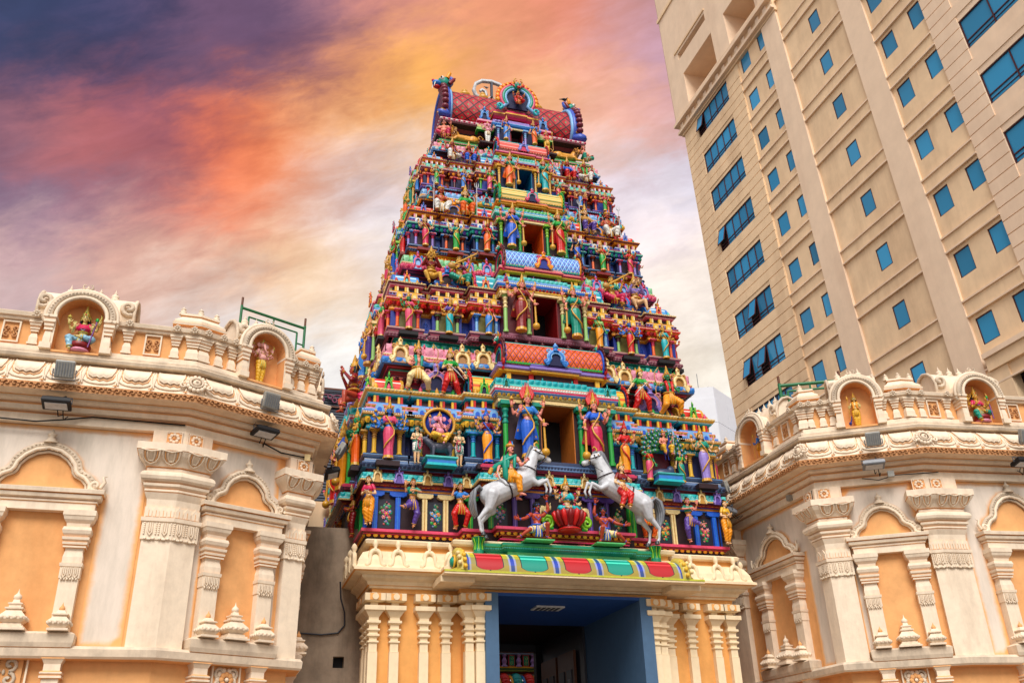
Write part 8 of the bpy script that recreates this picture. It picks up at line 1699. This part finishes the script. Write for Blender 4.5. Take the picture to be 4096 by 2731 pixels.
st('LA',.04,.62,19.33,19.02,.46,'small red-robed goddess seated inside the great gable at the top',c_('skinr','red','red'),0,group=g,s=.66,skip=('reed_staff','lotus_seat'))
place('BIRD',(1.80,1.52,20.24),.9,'black crow perched on the blue dragon head at the right end of the roof','crow',0,dict(skin='black'))
place('BIRD',(-2.72,.12,14.88),1.0,'grey pigeon resting on the left pavilion roof of the fourth storey','pigeon',-.4,dict(skin='grey'))
place('BIRD',(-.55,1.8,20.42),.6,'small grey bird on the gold pot finial by the metal emblem','pigeon',.4,dict(skin='grey'))
# left and right flanks, seen edge-on
SIDE=[('S2','red','blue'),('S4','teal','red'),('G4','pink','teal'),('G4','blue','dred'),('SE','orange','green'),('SM','purple','ochre'),('VE','rose','sky')]
SK=['skinf','skinp','skinr','skiny','skinb','sking','skin']; CN=dict(red='red',teal='teal',pink='pink',blue='blue',orange='orange',purple='purple',rose='crimson',amber='amber',sky='sky-blue',lilac='lilac')
q=0; rr=random.Random(11)
for i in range(1,5):
    S=T_[i]; hd=YC-S['f']; H=S['H']; cwS=S['cw']*.62; fz=S['zf']; hs=H/3.16
    up_=(S['f']-S['cy'])*.12
    for side in(-1,1):
        L_=[('stand',S['f']+S['hb'],S['w']+.18*hs),('stand',YC-cwS*.66,S['w']+up_+.18*hs),('stand',YC+cwS*.66,S['w']+up_+.18*hs),('stand',2*YC-S['f']-S['hb'],S['w']+.18*hs),('sit',YC-hd*.62,S['kw']+.05),('sit',YC+hd*.62,S['kw']+.05)]
        if side>0: L_=L_[:2]+L_[4:5]
        for kind,yy,xx in L_:
            q+=1; cl=list(CN)[(q*3+i)%len(CN)]; tp=['green','gold','blue','dred','teal'][q%5]; sk=SK[(q*5)%7]
            pos={0:'front corner',1:'front door guard',2:'rear door guard',3:'rear corner',4:'front roof figure',5:'rear roof figure'}[L_.index((kind,yy,xx)) if side<0 else (0,1,4)[L_.index((kind,yy,xx))]]
            lab='%s-robed statue, %s on the %s flank of the %s storey'%(CN[cl],pos,'left' if side<0 else 'right',ORD[i])
            if kind=='stand':
                big='guard' in pos; st(('S2','S4')[q%2] if not big else 'G4',side*xx,yy,fz+(.93 if not big else 1.22)*hs,fz,HS,lab,c_(sk,cl,tp),side*PI/2,q%3==0,group=g)
            else: st(('SE','SR','VE','SM')[q%4],side*xx,yy,fz+(.5+.23)*H,fz+.5*H,.635,lab,c_(sk,cl,tp),side*PI/2,q%3==0,group=g,skip=('trident',))
# crouching makara-topped figures at the rear left shoulder
st('FL',-4.15,.55,10.2,9.3,.625,'monkey-brown crouching bearer on the left shoulder of the second storey',c_('skinr','ochre','dred'),-PI/2,group=g,skip=('flute',))
# ---------------------------------------------------------------- statues in the cream parapet niches
def pn(L_,i,s,dy):
    s-=.40 if i==0 else 0
    A,B=L_[i],L_[(i+1)%len(L_)]; t=(B-A).normalized(); p=A+t*s+Vector((-t.y,t.x))*dy; return p,math.atan2(t.y,t.x)
g2='statues in the cream parapet niches'
p,a=pn(Pp,0,6.90,-.02); place('LA',(p.x,p.y,8.30+.19),1.06,'four-armed goddess in pale blue seated on pink cushion, leftmost parapet niche','statue',a,c_('palegold','lblue2','rose',gold='ochre2'),group=g2)
p,a=pn(Pp,1,1.18,-.02); place('GS',(p.x,p.y,8.30),.84,'elephant-headed figure in yellow shorts standing in the angled left parapet niche','statue',a,c_('lpink2','yellow','teal',gold='ochre2'),group=g2)
p,a=pn(Pr,0,5.15,-.02); place('MS',(p.x,p.y,8.30),.66,'blue-skinned figure in yellow in the receding parapet niche right of the tower','statue',a,c_('skinb','amber','sky'),group=g2)
p,a=pn(Pr,1,1.10,-.02); place('MS',(p.x,p.y,8.30),.70,'pale gold youth with spear standing in the angled right parapet niche','statue',a,c_('palegold','yellow','amber'),group=g2)
p,a=pn(Pr,1,.93,-.08); place('PEA',(p.x,p.y,8.30),.40,'small dark blue peacock at the feet of the pale gold youth','peacock statue',a+.6,dict(skin='dblue'),skip=('tail_fan',))
p,a=pn(Pr,2,1.60,-.02); place('LA',(p.x,p.y,8.30+.19),1.0,'yellow-skinned goddess in green seated in the far right parapet niche','statue',a,c_('skiny','teal','rose',gold='gold'),group=g2)
# street
b=MB(); b.box(-150,150,-120,150,-.5,0,paint('asphalt',(70,68,66),.9,.2,.4,3)); b.build('ground',kind='structure')
b=MB(); b.box(-40,40,-9,4.8,.0,.13,paint('pavement_paving',(150,140,128),.9,.2,.4,2,(90,84,76),.4)); b.build('pavement',kind='structure')
